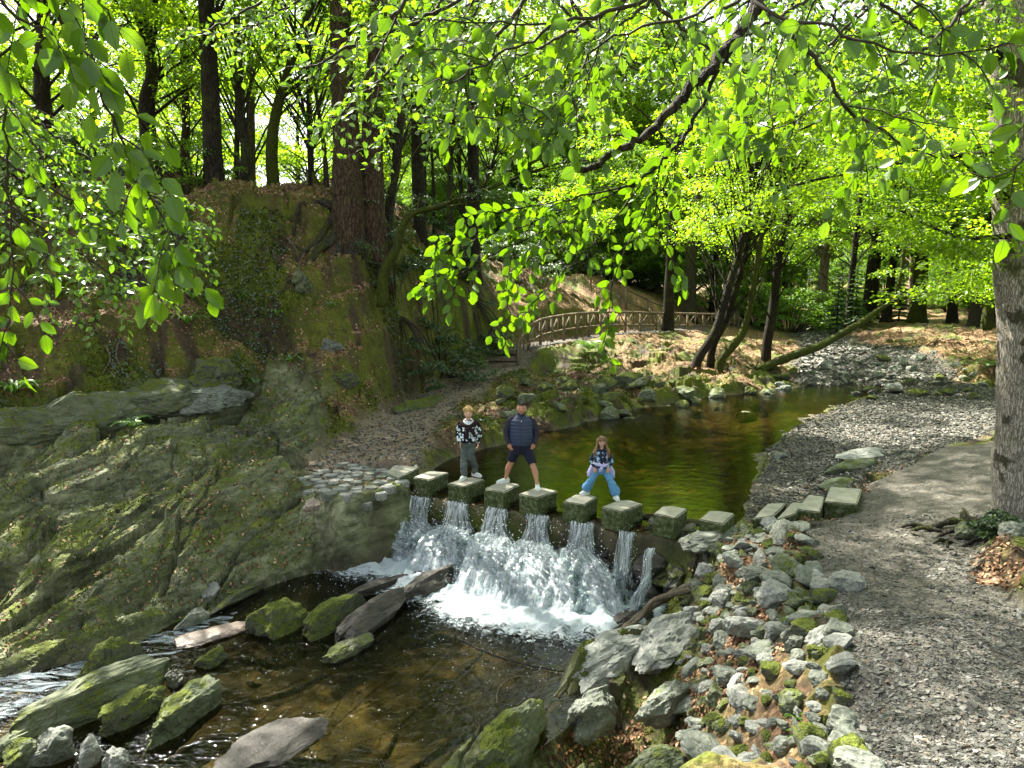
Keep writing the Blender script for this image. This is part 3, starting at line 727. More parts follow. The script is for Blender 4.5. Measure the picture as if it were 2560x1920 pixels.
noted(237, 30, [(236, 192), (237, 130), (236, 50)], 0.15, 5, 13, 3.0, 'thin dark trunk close behind the bowed brown one', M_BARKD, M_LEAFB, 36, 150, 0.12, 105)
noted(252, 36, [(252, 192), (251, 100), (250, 30)], 0.25, 6, 16, 3.5, 'pale grey trunk seen past the bowed brown one', M_BARK, M_LEAFB, 36, 150, 0.13, 106)
noted(265, 26, [(265, 190), (272, 145), (278, 105), (297, 45), (312, 5)], 0.22, 5, 13, 3.6, 'mossy trunk leaning right over the leafy crest path', M_BARKM, M_LEAFB, 44, 160, 0.12, 107)
noted(309, 26, [(310, 198), (309, 150), (308, 110)], 0.075, 3, 8, 2.0, 'very thin upright stem beside the crest path', M_BARKD, M_LEAF, 26, 130, 0.11, 108)
noted(327, 26.5, [(331, 198), (325, 155), (319, 115)], 0.10, 4, 10, 2.4, 'thin stem leaning left against the great double trunk', M_BARK, M_LEAF, 28, 130, 0.11, 109)
# the great double trunk
b = ground_at(352, 24)
P1 = trunk_from([(350, 220), (347, 160), (343, 90), (341, 0)], 24, b, 6)
P2 = trunk_from([(370, 222), (372, 150), (374, 80), (380, 0)], 24.4, b, 6)
rng = np.random.RandomState(120)
tree = thing('beech_tree', 'great old double trunk with furrowed bark at the edge of the bank', 'tree', b)
for P, r in ((P1, 0.46), (P2, 0.36)):
    P = np.vstack([P[0] + [0.02, -0.25, -2.2], P[1:]]); tt = smooth_path(P, 40); t = np.linspace(0, 1, 40)
    m = MB(); m.add(*tube(tt, r * (1 - 0.45 * t) * (1 + 0.6 * np.exp(-t * 12)), 22, 0.22, 7)); m.build('trunk', M_BARKBIG, tree, True)
_, cb = make_tree(121, 18, 0.4, 4.5, 18, 8.0, 36, 1000, 0.115, srad=(0.14, 0.24)); cb.build('crown', M_LEAF, tree)  # crown widened and clumped to throw dappled shade on the path
rt = MB()
for k in range(16):
    a = rng.uniform(-2.9, 0.3); p = np.array([0.3 * np.cos(a), 0.3 * np.sin(a), 0.25]); Q = []
    for q in range(6):
        g = b + p
        if q > 1 and H(g[0], g[1]) < b[2] - 2.2: break
        Q.append([p[0], p[1], (H(g[0], g[1]) - b[2]) + 0.07 * (1 - q / 3.5)])
        a += rng.normal(0, 0.3); p = p + 0.32 * np.array([np.cos(a), np.sin(a), 0])
    rt.add(*tube(smooth_path(Q, 20), np.linspace(0.14, 0.04, 20), 7, 0.35, k))
rt.build('roots', M_BARK, tree, True)
# crooked mossy tree on the slope and thin stems right of the double trunk
noted(366, 22.6, [(366, 303), (383, 275), (396, 250), (402, 228), (414, 213), (440, 206), (462, 198)], 0.15, 2.6, 5.5, 1.8, 'crooked mossy small tree bent like an elbow on the slope', M_BARKM, M_LEAFD, 26, 150, 0.09, 130, name='crooked_tree', extra=3)
for k, (u, D, pts, r, lab) in enumerate([
        (392, 25.5, [(388, 225), (396, 160), (402, 110), (408, 60)], 0.20, 'rough brown trunk leaning right, first past the great double trunk'),
        (427, 32, [(428, 235), (425, 185), (424, 120)], 0.08, 'thin dark pole-like stem left of the white sky gap'),
        (437, 33, [(440, 230), (433, 175), (428, 120)], 0.08, 'thin dark stem curving inside the white sky gap'),
        (449, 34, [(447, 235), (450, 185), (453, 130)], 0.17, 'grey trunk upright in the middle of the white sky gap'),
        (463, 36, [(466, 235), (461, 190), (458, 130)], 0.15, 'grey leaning trunk at the right of the white sky gap'),
        (478, 36, [(466, 240), (483, 190), (496, 150), (505, 90)], 0.09, 'slim dark stem slanting right across the sky gap')]):
    noted(u, D, pts, r, 3.5 + 0.3 * k, 10, 2.6, lab, M_BARKD if k not in (0, 3) else M_BARK, M_LEAF, 30, 150, 0.11, 140 + k)
# three leaning stems and the forked one by the pool
for k, (u, D, pts, r, lab) in enumerate([
        (697, 33.0, [(697, 362), (712, 338), (721, 315), (730, 283), (738, 256), (748, 215), (756, 170), (766, 120)], 0.24, 'leftmost leaning dark stem of the clump over the pool bank'),
        (716, 34.0, [(712, 350), (727, 316), (740, 275), (746, 250), (752, 205), (752, 150)], 0.20, 'middle leaning stem of the clump over the pool bank'),
        (722, 33.2, [(720, 362), (738, 340), (747, 320), (756, 270), (764, 225), (780, 175), (786, 140)], 0.21, 'rightmost leaning mossy stem of the clump over the pool bank'),
        (768, 36.0, [(767, 345), (772, 315), (778, 265), (786, 215), (792, 185), (794, 150), (806, 110)], 0.26, 'dark stem forking high beside the stony inflow')]):
    noted(u, D, pts, r, 5.5, 13, 3.8, lab, M_BARKD if k != 2 else M_BARKM, M_LEAFB, 40, 150, 0.12, 160 + k)
noted(688, 50, [(686, 318), (692, 250), (700, 190), (704, 140)], 0.42, 6, 17, 4.5, 'stout brown trunk behind the far end of the railing', M_BARK, M_LEAFB, 46, 150, 0.16, 170)
noted(715, 52, [(714, 300), (718, 250), (722, 190)], 0.17, 5, 15, 3.6, 'slim dark trunk right of the stout one behind the railing', M_BARKD, M_LEAFB, 36, 150, 0.16, 171)
# firs and beeches on the far floor
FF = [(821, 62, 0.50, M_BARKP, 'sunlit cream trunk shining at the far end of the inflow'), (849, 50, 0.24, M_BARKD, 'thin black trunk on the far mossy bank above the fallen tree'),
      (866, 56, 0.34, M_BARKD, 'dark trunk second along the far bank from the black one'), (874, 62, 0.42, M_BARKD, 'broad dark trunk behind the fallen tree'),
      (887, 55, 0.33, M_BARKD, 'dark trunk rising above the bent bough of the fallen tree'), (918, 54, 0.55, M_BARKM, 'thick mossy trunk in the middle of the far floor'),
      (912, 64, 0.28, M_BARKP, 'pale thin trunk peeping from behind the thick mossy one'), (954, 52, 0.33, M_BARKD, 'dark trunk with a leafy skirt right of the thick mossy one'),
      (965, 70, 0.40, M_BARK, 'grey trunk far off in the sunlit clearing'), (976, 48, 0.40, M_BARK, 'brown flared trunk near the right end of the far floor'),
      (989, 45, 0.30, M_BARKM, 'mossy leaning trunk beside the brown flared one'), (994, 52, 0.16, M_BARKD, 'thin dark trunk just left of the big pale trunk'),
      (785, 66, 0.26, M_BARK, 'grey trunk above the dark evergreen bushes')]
for k, (u, D, r, bk, lab) in enumerate(FF):
    b = ground_at(u, D)
    rng = np.random.RandomState(200 + k)
    tb, cb = make_tree(200 + k, 18, r, 4.6 + 2 * rng.rand(), 17, 4.2, 75, 120, 0.19, bend=0.5, lean=(rng.normal(0, 0.6), 0), flare=1.7)
    place_tree('forest_tree', lab, 'tree', b, tb, cb, bk, (M_LEAFB, M_LEAF, M_LEAFB)[k % 3])
# filler trees share a few crowns
protos = []
for k in range(5):
    lo = (2.0, 1.2, 4.0, 0.8, 3.0)[k]
    tb, cb = make_tree(300 + k, (15, 12, 18, 9, 16)[k], (0.22, 0.15, 0.28, 0.10, 0.2)[k], lo, (15, 12, 18, 9, 16)[k], (4.2, 3.4, 4.8, 2.8, 4.0)[k], (150, 120, 170, 95, 140)[k], 200, (0.16, 0.15, 0.18, 0.13, 0.16)[k], bend=0.8)
    protos.append((tb.mesh('trunk_wood', True), cb.mesh('crown_leaves')))
for me, _ in protos: me.materials.append(M_BARKD)
for k, (_, me) in enumerate(protos): me.materials.append((M_LEAFB, M_LEAF, M_LEAFB, M_LEAF, M_LEAFB)[k])
def filler(x, y, k, rz, sc, label, group, sink=0.2):
    o = thing('forest_tree', label, 'tree', (x, y, H(x, y) - sink), rz, group); o.scale = (sc,) * 3
    link('trunk', protos[k][0], None, o); link('crown', protos[k][1], None, o)
    return o
LBG = 'leafy slim tree deep in the sunlit wood, its stem half lost among leaves'
tb, cb = make_tree(310, 18, 0.28, 5.0, 18, 5.4, 36, 340, 0.15, bend=0.8, srad=(0.14, 0.25))  # gappy crown, its clumps and gaps shaped to dapple the sun
protos.append((tb.mesh('trunk_wood', True), cb.mesh('crown_leaves'))); protos[5][0].materials.append(M_BARKD); protos[5][1].materials.append(M_LEAFB)
rng = np.random.RandomState(9)
spots = []
def fill(u0, u1, D0, D1, n, ks, label, group, mind, smin=0.8, smax=1.25):
    c = 0; tries = 0
    while c < n and tries < 900:
        tries += 1
        u, D = rng.uniform(u0, u1), rng.uniform(D0, D1)
        p = PD(u, 300, D)
        if any(math.hypot(p[0] - q[0], p[1] - q[1]) < mind for q in spots): continue
        if sdist(np.array([p[0]]), np.array([p[1]]), INFLOW)[0] > -2.0: continue
        spots.append(p); c += 1
        filler(p[0], p[1], ks[rng.randint(len(ks))], rng.uniform(0, 6.28), rng.uniform(smin, smax), label, group)
fill(-260, 320, 40, 72, 22, (0, 1, 4), LBG, BG, 3.6, 0.9, 1.3)
fill(380, 700, 66, 95, 30, (0, 1, 2, 4), LBG, BG, 3.8, 1.2, 1.7)
fill(420, 720, 52, 63, 13, (1, 3), LBG, BG, 3.0, 0.7, 1.0)
fill(690, 1160, 86, 125, 36, (0, 1, 2, 4), LBG, BG, 4.5, 1.3, 1.8)
fill(1030, 1250, 30, 60, 12, (0, 1, 2, 4), LBG, BG, 4.0)
fill(690, 1060, 64, 76, 20, (3, 1), LBG, BG, 3.2, 0.5, 0.8)
# tall trees added on both banks, crowns placed to shade stream and path
for k, (x, y, s) in enumerate([(-9.5, 24.5, 1.1), (-15, 21, 1.0), (-3.5, 29, 1.0), (17, 22, 1.1), (-1.7, 33.5, 1.15), (9.2, 44.5, 1.2), (14.5, 12, 0.9), (17, 3, 1.2)]):
    filler(x, y, 5, k * 1.3, s, 'tall tree added on the banks, its crown placed to shade the stream', 'tall trees added for shade')
# ------------------------------------------------------------------ leafy boughs over the stream
TOCAM = np.array([0, -1, 0.0])
def bough(name, label, mains, leaf, seed, twig_every=0.16, twig_len=(0.25, 0.55), gap=0.045, mat=None, face=0.7, droop=0.25, bark=None, group=None, start=0.12, bare=(), sub=0.45, big=True, parent=None, simple_r=0.0035, upv=1.0):
    """limb (with twigs) and leaves; mains = [(pixel path with distances, r0, r1)]"""
    rng = np.random.RandomState(seed)
    lm = MB(); LP, LT, LN, LL = [], [], [], []
    def leaves_on(Q, L):
        d = np.concatenate([[0], np.cumsum(np.linalg.norm(np.diff(Q, axis=0), axis=1))])
        n = max(2, int(d[-1] / gap)); T = np.gradient(Q, axis=0)
        for k in range(n + 1):
            q = d[-1] * (0.12 + 0.88 * k / n)
            p = np.array([np.interp(q, d, Q[:, c]) for c in range(3)]); t = norm(np.array([np.interp(q, d, T[:, c]) for c in range(3)]))
            nn = norm(np.array([0, 0, upv]) * (1 - face) + TOCAM * face + rng.normal(0, 0.35, 3))
            sd = norm(np.cross(nn, t)) * (1 if k % 2 else -1)
            if k == n: sd = sd * 0.1
            tip = norm(t * rng.uniform(0.3, 0.8) + sd * rng.uniform(0.6, 1.0) + np.array([0, 0, -droop - rng.rand() * (0.3 if big else 0.15)]) + rng.normal(0, 0.12 if big else 0.3, 3))
            nn = norm(nn - tip * (nn @ tip))
            s = leaf * rng.uniform(0.65, 1.15)
            st = p + tip * 0.12 * leaf
            LP.append(st); LT.append(tip); LN.append(nn); LL.append(s)
            if big: lm.add(*tube(np.array([p, st]), 0.0012 * leaf / 0.08, 3, cap=False))
    for mi, (path, r0, r1) in enumerate(mains):
        P = np.array([q[1:] if q[0] == 'w' else PD(*q) for q in path], float); L = np.linalg.norm(np.diff(P, axis=0), axis=1).sum()
        n = max(8, int(L / 0.05)); Q = smooth_path(P, n); Q = Q + 0.006 * rng.normal(0, 1, Q.shape) * (r0 / 0.01) ** 0.5
        lm.add(*tube(Q, np.linspace(r0, r1, n), 8 if r0 > 0.012 else 5, 0.15 if r0 > 0.012 else 0, seed))
        if mi in bare: continue
        d = start * L; k = 0; T = norm(np.gradient(Q, axis=0)); ds = L / n
        while d < L:
            i = min(int(d / ds), n - 1); t = T[i]
            nn = norm(np.array([0, 0, 1.0]) * (1 - face) + TOCAM * face + rng.normal(0, 0.25, 3))
            sd = norm(np.cross(nn, t)) * (1 if k % 2 else -1)
            tl = rng.uniform(*twig_len) * (1 - 0.5 * d / L)
            e = norm(t * rng.uniform(0.5, 0.9) + sd * rng.uniform(0.5, 0.9) + rng.normal(0, 0.12, 3))
            W = smooth_path([Q[i], Q[i] + e * tl * 0.5 + np.array([0, 0, -0.03 * tl]), Q[i] + e * tl + np.array([0, 0, -droop * tl])], 8)
            lm.add(*tube(W, np.linspace(max(simple_r * 0.9, r1 * 0.5), 0.0012, 8), 4, cap=False))
            leaves_on(W, leaf)
            if rng.rand() < sub:
                s2 = norm(np.cross(nn, e)) * (1 if rng.rand() < 0.5 else -1); e2 = norm(e * 0.6 + s2 * 0.8)
                W2 = smooth_path([W[3], W[3] + e2 * tl * 0.3, W[3] + e2 * tl * 0.55 + np.array([0, 0, -droop * tl * 0.6])], 6)
                lm.add(*tube(W2, np.linspace(0.0016, 0.001, 6), 4, cap=False)); leaves_on(W2, leaf)
            d += twig_every * rng.uniform(0.7, 1.3); k += 1
        leaves_on(Q[int(n * 0.75):], leaf)
    o = parent or thing(name, label, 'branch', (0, 0, 0), 0, group)
    LP, LT, LN, LL = np.array(LP), np.array(LT), np.array(LN), np.array(LL)
    lm.build('limb', bark or M_TWIG, o, True)
    lb = MB(); lb.add(*(big_leaves(rng, LP, LT, LN, LL) if big else small_leaves(rng, LP, LT, LN, LL, 0.66))); lb.build('leaves', mat or M_LEAFN, o, big)
    return o
bough('beech_branch', 'long beech branch of big leaves hanging down nearest at the upper left', [
    ([(40, -60, 2.0), (51, 0, 2.05), (68, 34, 2.1), (93, 75, 2.15), (107, 109, 2.2), (121, 132, 2.2), (140, 173, 2.25), (155, 202, 2.3), (172, 232, 2.3), (182, 258, 2.3)], 0.006, 0.002)], 0.078, 401, 0.075, (0.10, 0.26), 0.045, droop=0.45, sub=0.2, start=0.05)
bough('beech_branch', 'drooping leafy branch at the left edge, its last leaves by the fern clump', [
    ([(-30, -20, 2.6), (-6, 60, 2.6), (4, 110, 2.6), (8, 165, 2.65), (10, 215, 2.7), (12, 270, 2.7), (8, 320, 2.7), (2, 352, 2.7)], 0.006, 0.002), ([(4, 100, 2.6), (24, 128, 2.7), (48, 165, 2.9), (70, 196, 3.0), (92, 225, 3.0)], 0.003, 0.0015)], 0.068, 402, 0.11, (0.10, 0.26), 0.05, droop=0.4, sub=0.2)
bough('beech_branch', 'leaf cluster of big dark leaves at the top left corner', [([(-20, -30, 1.9), (10, 10, 1.9), (40, 30, 1.95), (70, 60, 2.0)], 0.005, 0.002), ([(80, -50, 2.0), (98, -5, 2.0), (112, 20, 2.0)], 0.005, 0.002)], 0.085, 403, 0.09, (0.10, 0.2), 0.06, droop=0.5, sub=0.1)
bough('beech_branch', 'layered pale green spray reaching over the bank below the left branches', [
    ([(-60, 40, 8.0), (20, 110, 8.0), (90, 160, 8.2), (150, 200, 8.4), (200, 226, 8.6)], 0.02, 0.004), ([(-60, 110, 7.4), (20, 170, 7.5), (80, 205, 7.6), (130, 230, 7.8), (170, 262, 7.9)], 0.018, 0.004),
    ([(-60, 160, 7.0), (10, 205, 7.0), (60, 240, 7.2), (105, 270, 7.2), (122, 284, 7.2)], 0.016, 0.003), ([(-60, 80, 7.8), (40, 150, 7.8), (110, 205, 8.0), (160, 240, 8.0)], 0.016, 0.003)], 0.085, 404, 0.09, (0.4, 1.1), 0.05, mat=M_LEAF, face=0.3, droop=0.3, sub=1.0, big=False)
# the broken limb and the sunlit hanging spray
bough('beech_branch', 'thick bare limb slanting from the top edge to a broken end, beside the sunlit leaves', [
    ([(800, -90, 4.6), (762, -10, 4.3), (752, 15, 4.2), (735, 40, 4.1), (712, 66, 4.0), (690, 90, 3.9), (665, 116, 3.85), (640, 138, 3.8), (610, 158, 3.75), (578, 172, 3.7)], 0.034, 0.017)], 0.085, 405, 0.8, (0.2, 0.4), 0.06, bark=M_BARKD, sub=0.3)
sp_ = bough('beech_branch', 'sunlit hanging spray of bright yellow green leaves in the middle', [
    ([(762, -40, 4.6), (753, 0, 4.6), (739, 36, 4.5), (714, 82, 4.5), (692, 121, 4.5), (670, 152, 4.4), (651, 171, 4.4), (628, 187, 4.4), (576, 198, 4.3), (520, 208, 4.3), (480, 214, 4.3)], 0.016, 0.003),
    ([(640, 180, 4.4), (600, 200, 4.4), (560, 212, 4.4), (505, 232, 4.3), (465, 240, 4.3), (438, 243, 4.3)], 0.006, 0.002),
    ([(590, 208, 4.4), (550, 228, 4.3), (500, 252, 4.2), (455, 276, 4.2), (416, 288, 4.2)], 0.005, 0.002),
    ([(690, 125, 4.5), (668, 175, 4.5), (655, 210, 4.6), (640, 240, 4.6)], 0.005, 0.0015)], 0.074, 406, 0.085, (0.10, 0.28), 0.042, droop=0.38, face=0.72, upv=-0.9, start=0.22, sub=0.5, bark=M_BARKD, mat=M_LEAFN)
bough('beech_branch', '', [
    ([(560, 222, 4.4), (535, 250, 4.3), (515, 282, 4.3), (506, 310, 4.3), (502, 334, 4.3)], 0.004, 0.0015),
    ([(640, 186, 4.4), (610, 225, 4.4), (575, 262, 4.3), (545, 292, 4.3), (522, 316, 4.3)], 0.005, 0.002),
    ([(655, 170, 4.5), (645, 210, 4.5), (625, 250, 4.4), (612, 285, 4.4), (607, 320, 4.4), (604, 348, 4.4)], 0.005, 0.002),
    ([(660, 165, 4.5), (655, 215, 4.5), (668, 250, 4.5), (682, 278, 4.5)], 0.005, 0.0015)], 0.074, 411, 0.09, (0.05, 0.15), 0.042, droop=0.45, face=0.72, upv=-0.9, start=0.2, sub=0.1, bark=M_BARKD, mat=M_LEAFN, parent=sp_)
bough('beech_branch', 'branch running left along the top, big leaves hanging below it', [
    ([(720, -40, 3.4), (643, 0, 3.3), (589, 17, 3.25), (555, 26, 3.2), (527, 42, 3.2), (488, 61, 3.15), (464, 76, 3.1), (441, 89, 3.1)], 0.010, 0.003),
    ([(545, 24, 3.2), (510, 23, 3.15), (480, 22, 3.1), (440, 21, 3.1), (400, 16, 3.1), (379, 9, 3.1)], 0.005, 0.002),
    ([(488, 61, 3.15), (461, 54, 3.1), (440, 50, 3.1), (422, 47, 3.1)], 0.003, 0.0015),
    ([(500, 52, 3.15), (512, 85, 3.15), (522, 110, 3.15), (528, 132, 3.2)], 0.003, 0.0015),
    ([(464, 76, 3.1), (470, 105, 3.1), (482, 130, 3.1)], 0.003, 0.0015)], 0.074, 407, 0.11, (0.10, 0.30), 0.05, droop=0.4, sub=0.4)
bough('beech_branch', 'thin branch curving down between the limb and the top branch, sparse big leaves', [
    ([(740, -30, 3.5), (700, 12, 3.4), (651, 25, 3.3), (604, 42, 3.3), (581, 68, 3.3), (565, 93, 3.3), (542, 124, 3.3)], 0.008, 0.002), ([(600, 15, 3.3), (598, 50, 3.3), (588, 80, 3.3), (570, 112, 3.3), (556, 135, 3.3)], 0.004, 0.0015)], 0.074, 408, 0.12, (0.10, 0.30), 0.052, droop=0.4, sub=0.4)
bough('beech_branch', 'dark branch descending rightwards towards the big pale trunk', [
    ([(740, -40, 3.7), (765, 12, 3.6), (787, 28, 3.5), (808, 48, 3.5), (824, 69, 3.5), (847, 106, 3.5), (870, 122, 3.5), (902, 143, 3.5), (940, 162, 3.5)], 0.014, 0.004),
    ([(790, 30, 3.5), (772, 70, 3.5), (770, 110, 3.5), (776, 150, 3.5)], 0.004, 0.0015), ([(847, 106, 3.5), (880, 112, 3.4), (920, 122, 3.4), (960, 128, 3.4), (992, 132, 3.4)], 0.004, 0.0015),
    ([(835, 90, 3.5), (800, 118, 3.5), (770, 130, 3.5), (735, 140, 3.5)], 0.004, 0.0015), ([(880, 130, 3.5), (862, 155, 3.5), (852, 182, 3.5)], 0.003, 0.0015)], 0.072, 409, 0.105, (0.12, 0.34), 0.05, droop=0.35, sub=0.5)
bough('beech_branch', 'nearest branch at the upper right with the largest leaves, crossing the pale trunk', [
    ([(740, -20, 2.9), (758, 4, 2.8), (786, 19, 2.7), (820, 23, 2.6), (851, 37, 2.55), (890, 50, 2.5), (921, 56, 2.45), (975, 50, 2.4), (1010, 44, 2.35)], 0.008, 0.002), ([(1060, 110, 2.6), (1030, 150, 2.6), (1012, 172, 2.6), (985, 178, 2.6)], 0.005, 0.002), ([(880, -40, 2.8), (905, -5, 2.7), (935, 20, 2.7), (950, 32, 2.7)], 0.005, 0.002)], 0.080, 410, 0.12, (0.08, 0.24), 0.055, droop=0.35, sub=0.15)
# smaller-leaved boughs farther in, filling the roof of leaves
rng = np.random.RandomState(77)
for k in range(40):
    u0 = 330 + 20 * k + rng.uniform(-20, 20); D = rng.uniform(5.5, 11.5)
    dv = rng.uniform(90, 190); du = rng.uniform(120, 230) * (1 if rng.rand() < 0.3 else -1)
    v0 = -90 + rng.uniform(-20, 40)
    mains = [([(u0, v0, D), (u0 + du * 0.4, v0 + dv * 0.55, D - 0.3), (u0 + du * 0.75, v0 + dv * 0.85, D - 0.5), (u0 + du, v0 + dv, D - 0.6)], 0.022, 0.004),
             ([(u0 + du * 0.35, v0 + dv * 0.5, D - 0.3), (u0 + du * 0.5, v0 + dv * 0.9, D), (u0 + du * 0.62, v0 + dv * 1.15, D)], 0.01, 0.003)]
    bough('beech_branch', 'leafy bough of small leaves in the roof of foliage above the pool', mains, 0.085, 420 + k, 0.2, (0.4, 0.9), 0.062, mat=M_LEAF, face=0.45, droop=0.08, sub=0.8, group='boughs in the roof of leaves', big=False)
for k in range(12):  # unseen boughs added above the frame to shade the near leaves
    x0, y0 = -5.6 + 0.75 * k + rng.uniform(-0.2, 0.2), rng.uniform(3.9, 4.6); z0 = rng.uniform(7.3, 8.6)
    bough('beech_branch', 'leafy bough added out of view overhead to shade the near hanging branches', [([('w', x0 + 0.8, y0 - 2.4, z0 + 0.4), ('w', x0 + 0.3, y0 - 1.4, z0 + 0.25), ('w', x0, y0 - 0.5, z0 + 0.1), ('w', x0 - 0.2, y0 + 0.3, z0)], 0.02, 0.004)], 0.13, 470 + k, 0.10, (0.4, 0.9), 0.05, mat=M_LEAF, face=0.1, droop=0.15, sub=0.9, group='added shade boughs overhead', big=False)
# ------------------------------------------------------------------ the big pale trunk at the right
bx = PD(1012, 530, 11.6); bz = H(bx[0] + 0.1, bx[1])
BT = np.array([bx[0], bx[1], bz])
bt = thing('beech_tree', 'big pale trunk with dark mossy patches at the right edge beside the path', 'tree', BT)
P = np.array([PD(1024, 560, 11.6), PD(1025, 480, 11.6), PD(1025, 380, 11.6), PD(1023, 280, 11.6), PD(1016, 160, 11.6), PD(1006, 20, 11.6), PD(994, -120, 11.5), PD(990, -300, 11.4), PD(1000, -500, 11.4)]) - BT
Q = smooth_path(P, 70); t = np.linspace(0, 1, 70)
tb = MB(); tb.add(*tube(Q, 0.45 - 0.24 * t + 0.32 * np.exp(-t * 26), 34, 0.13, 5, nscale=5)); tb.build('trunk', M_BARKR, bt, True)
rt = MB(); rng = np.random.RandomState(3)
for k in range(15):
    a = rng.uniform(-3.9, 0.4); p = np.array([0.35 * np.cos(a), 0.35 * np.sin(a), 0]); R = []
    for q in range(9):
        g = BT[:2] + p[:2]; R.append([p[0], p[1], H(g[0], g[1]) - BT[2] + 0.10 * (1 - q / 7.0) + 0.05 * math.sin(q * 1.7 + k)])
        a += rng.normal(0, 0.35); p = p + 0.17 * np.array([np.cos(a), np.sin(a), 0])
    rt.add(*tube(smooth_path(R, 26), np.linspace(0.085, 0.02, 26) * rng.uniform(0.6, 1.2), 8, 0.3, k))
rt.build('roots', M_BARK, bt, True)
lb = MB(); LS = []
for pth, r0 in (([(1008, 196, 11.4), (985, 178, 11.2), (968, 166, 11.0), (950, 155, 10.8)], 0.07), ([(1010, 152, 11.5), (970, 155, 11.8), (944, 157, 12), (913, 160, 12.2), (867, 170, 12.6), (820, 179, 13), (773, 193, 13.4), (733, 215, 13.8)], 0.055),
                ([(1010, 236, 11.4), (968, 238, 11.4), (936, 229, 11.6), (890, 205, 12)], 0.045), ([(1006, 60, 11.5), (960, 30, 11), (900, 20, 10.5), (840, 40, 10)], 0.06), ([(1004, 110, 11.5), (960, 100, 11.3), (905, 92, 11), (850, 108, 10.8), (800, 130, 10.6)], 0.05), ([(1000, 0, 11.5), (930, -60, 10.5), (840, -80, 9.5), (740, -70, 8.5)], 0.07)):
    W = smooth_path(np.array([PD(*q) for q in pth]) - BT, 24); lb.add(*tube(W, np.linspace(r0, 0.012, 24), 7, 0.15, 2))
    for q in range(5, 24):
        for s in (-1, 1):
            if rng.rand() < 0.75:
                d = norm(np.gradient(W, axis=0)[q][:2]); o = np.array([-d[1], d[0]]) * s
                LS.append([W[q][0] + o[0] * 0.4, W[q][1] + o[1] * 0.4, W[q][2] - 0.08 + rng.normal(0, 0.06), rng.uniform(0.3, 0.55), *o])
lb.build('limbs', M_BARKD, bt, True)
cb = MB(); cb.add(*crown(rng, LS, 60, 0.085)); 
_, c2 = make_tree(501, 13, 0.4, 6.0, 13, 4.6, 90, 170, 0.10); cb.V += c2.V; cb.F += [f + cb.n for f in c2.F]; cb.A += c2.A; cb.n += c2.n
cb.build('crown', M_LEAFB, bt)
# ------------------------------------------------------------------ the fallen leaning tree by the inflow
pts = [(760, 372, 32.6), (774, 363, 33.0), (800, 353, 34), (822, 345, 35.5), (848, 330, 37), (863, 321, 38), (880, 309, 38.5), (898, 299, 39), (920, 296, 39), (944, 290, 39), (965, 287, 38.5), (999, 293, 38)]
W = np.array([PD(*q) for q in pts]); b = W[0].copy()
ft = thing('fallen_tree', 'fallen mossy tree leaning over the stony inflow, its bough bent level', 'tree', b)
m = MB(); Q = smooth_path(W - b, 60); m.add(*tube(Q, np.interp(np.linspace(0, 1, 60), [0, 0.45, 0.6, 1], [0.20, 0.16, 0.10, 0.04]), 14, 0.22, 8)); m.build('trunk', M_BARKM, ft, True)
m = MB(); Q = smooth_path(np.array([PD(894, 300, 39), PD(901, 275, 39), PD(906, 230, 39), PD(912, 170, 39)]) - b, 30); m.add(*tube(Q, np.linspace(0.13, 0.05, 30), 10, 0.15, 3)); m.build('upright_limb', M_BARKM, ft, True)
rng = np.random.RandomState(8)
cb = MB(); cb.add(*crown(rng, [[*(PD(u, v, D) - b), r, 0.3, -0.6] for u, v, D, r in ((950, 285, 38.5, 1.2), (975, 283, 38, 1.2), (930, 290, 38.5, 1.0), (906, 235, 39, 1.4), (912, 205, 39, 1.4), (890, 270, 39, 1.0), (990, 292, 38, 1.1))], 200, 0.14)); cb.build('crown', M_LEAFB, ft)
# ------------------------------------------------------------------ bushes and young firs
def bush(name, label, x, y, rx, rz, n, leaf, mat, seed, group=None, cat='bush'):
    rng = np.random.RandomState(seed); z0 = H(x, y)
    o = thing(name, label, cat, (x, y, z0), 0, group)
    sp = []; sb = MB()
    for k in range(n):
        a = rng.uniform(0, 6.28); r = rx * np.sqrt(rng.rand()); q = np.array([r * np.cos(a), r * np.sin(a), rz * (0.15 + 0.8 * rng.rand() * (1 - 0.5 * r / rx))])
        g = H(x + q[0], y + q[1]) - z0; q[2] += g
        sp.append([*q, rx * rng.uniform(0.16, 0.3), np.cos(a), np.sin(a)])
        sb.add(*tube(smooth_path([[q[0] * 0.25, q[1] * 0.25, g * 0.2 - 0.1], q * np.array([0.7, 0.7, 0.6]), q], 6), np.linspace(0.03, 0.006, 6), 4, cap=False))
    sb.build('stems', M_TWIG, o, True); cb = MB(); cb.add(*crown(rng, sp, 110, leaf)); cb.build('foliage', mat, o)
    return o
def at(u, D): p = PD(u, 300, D); return p[0], p[1]
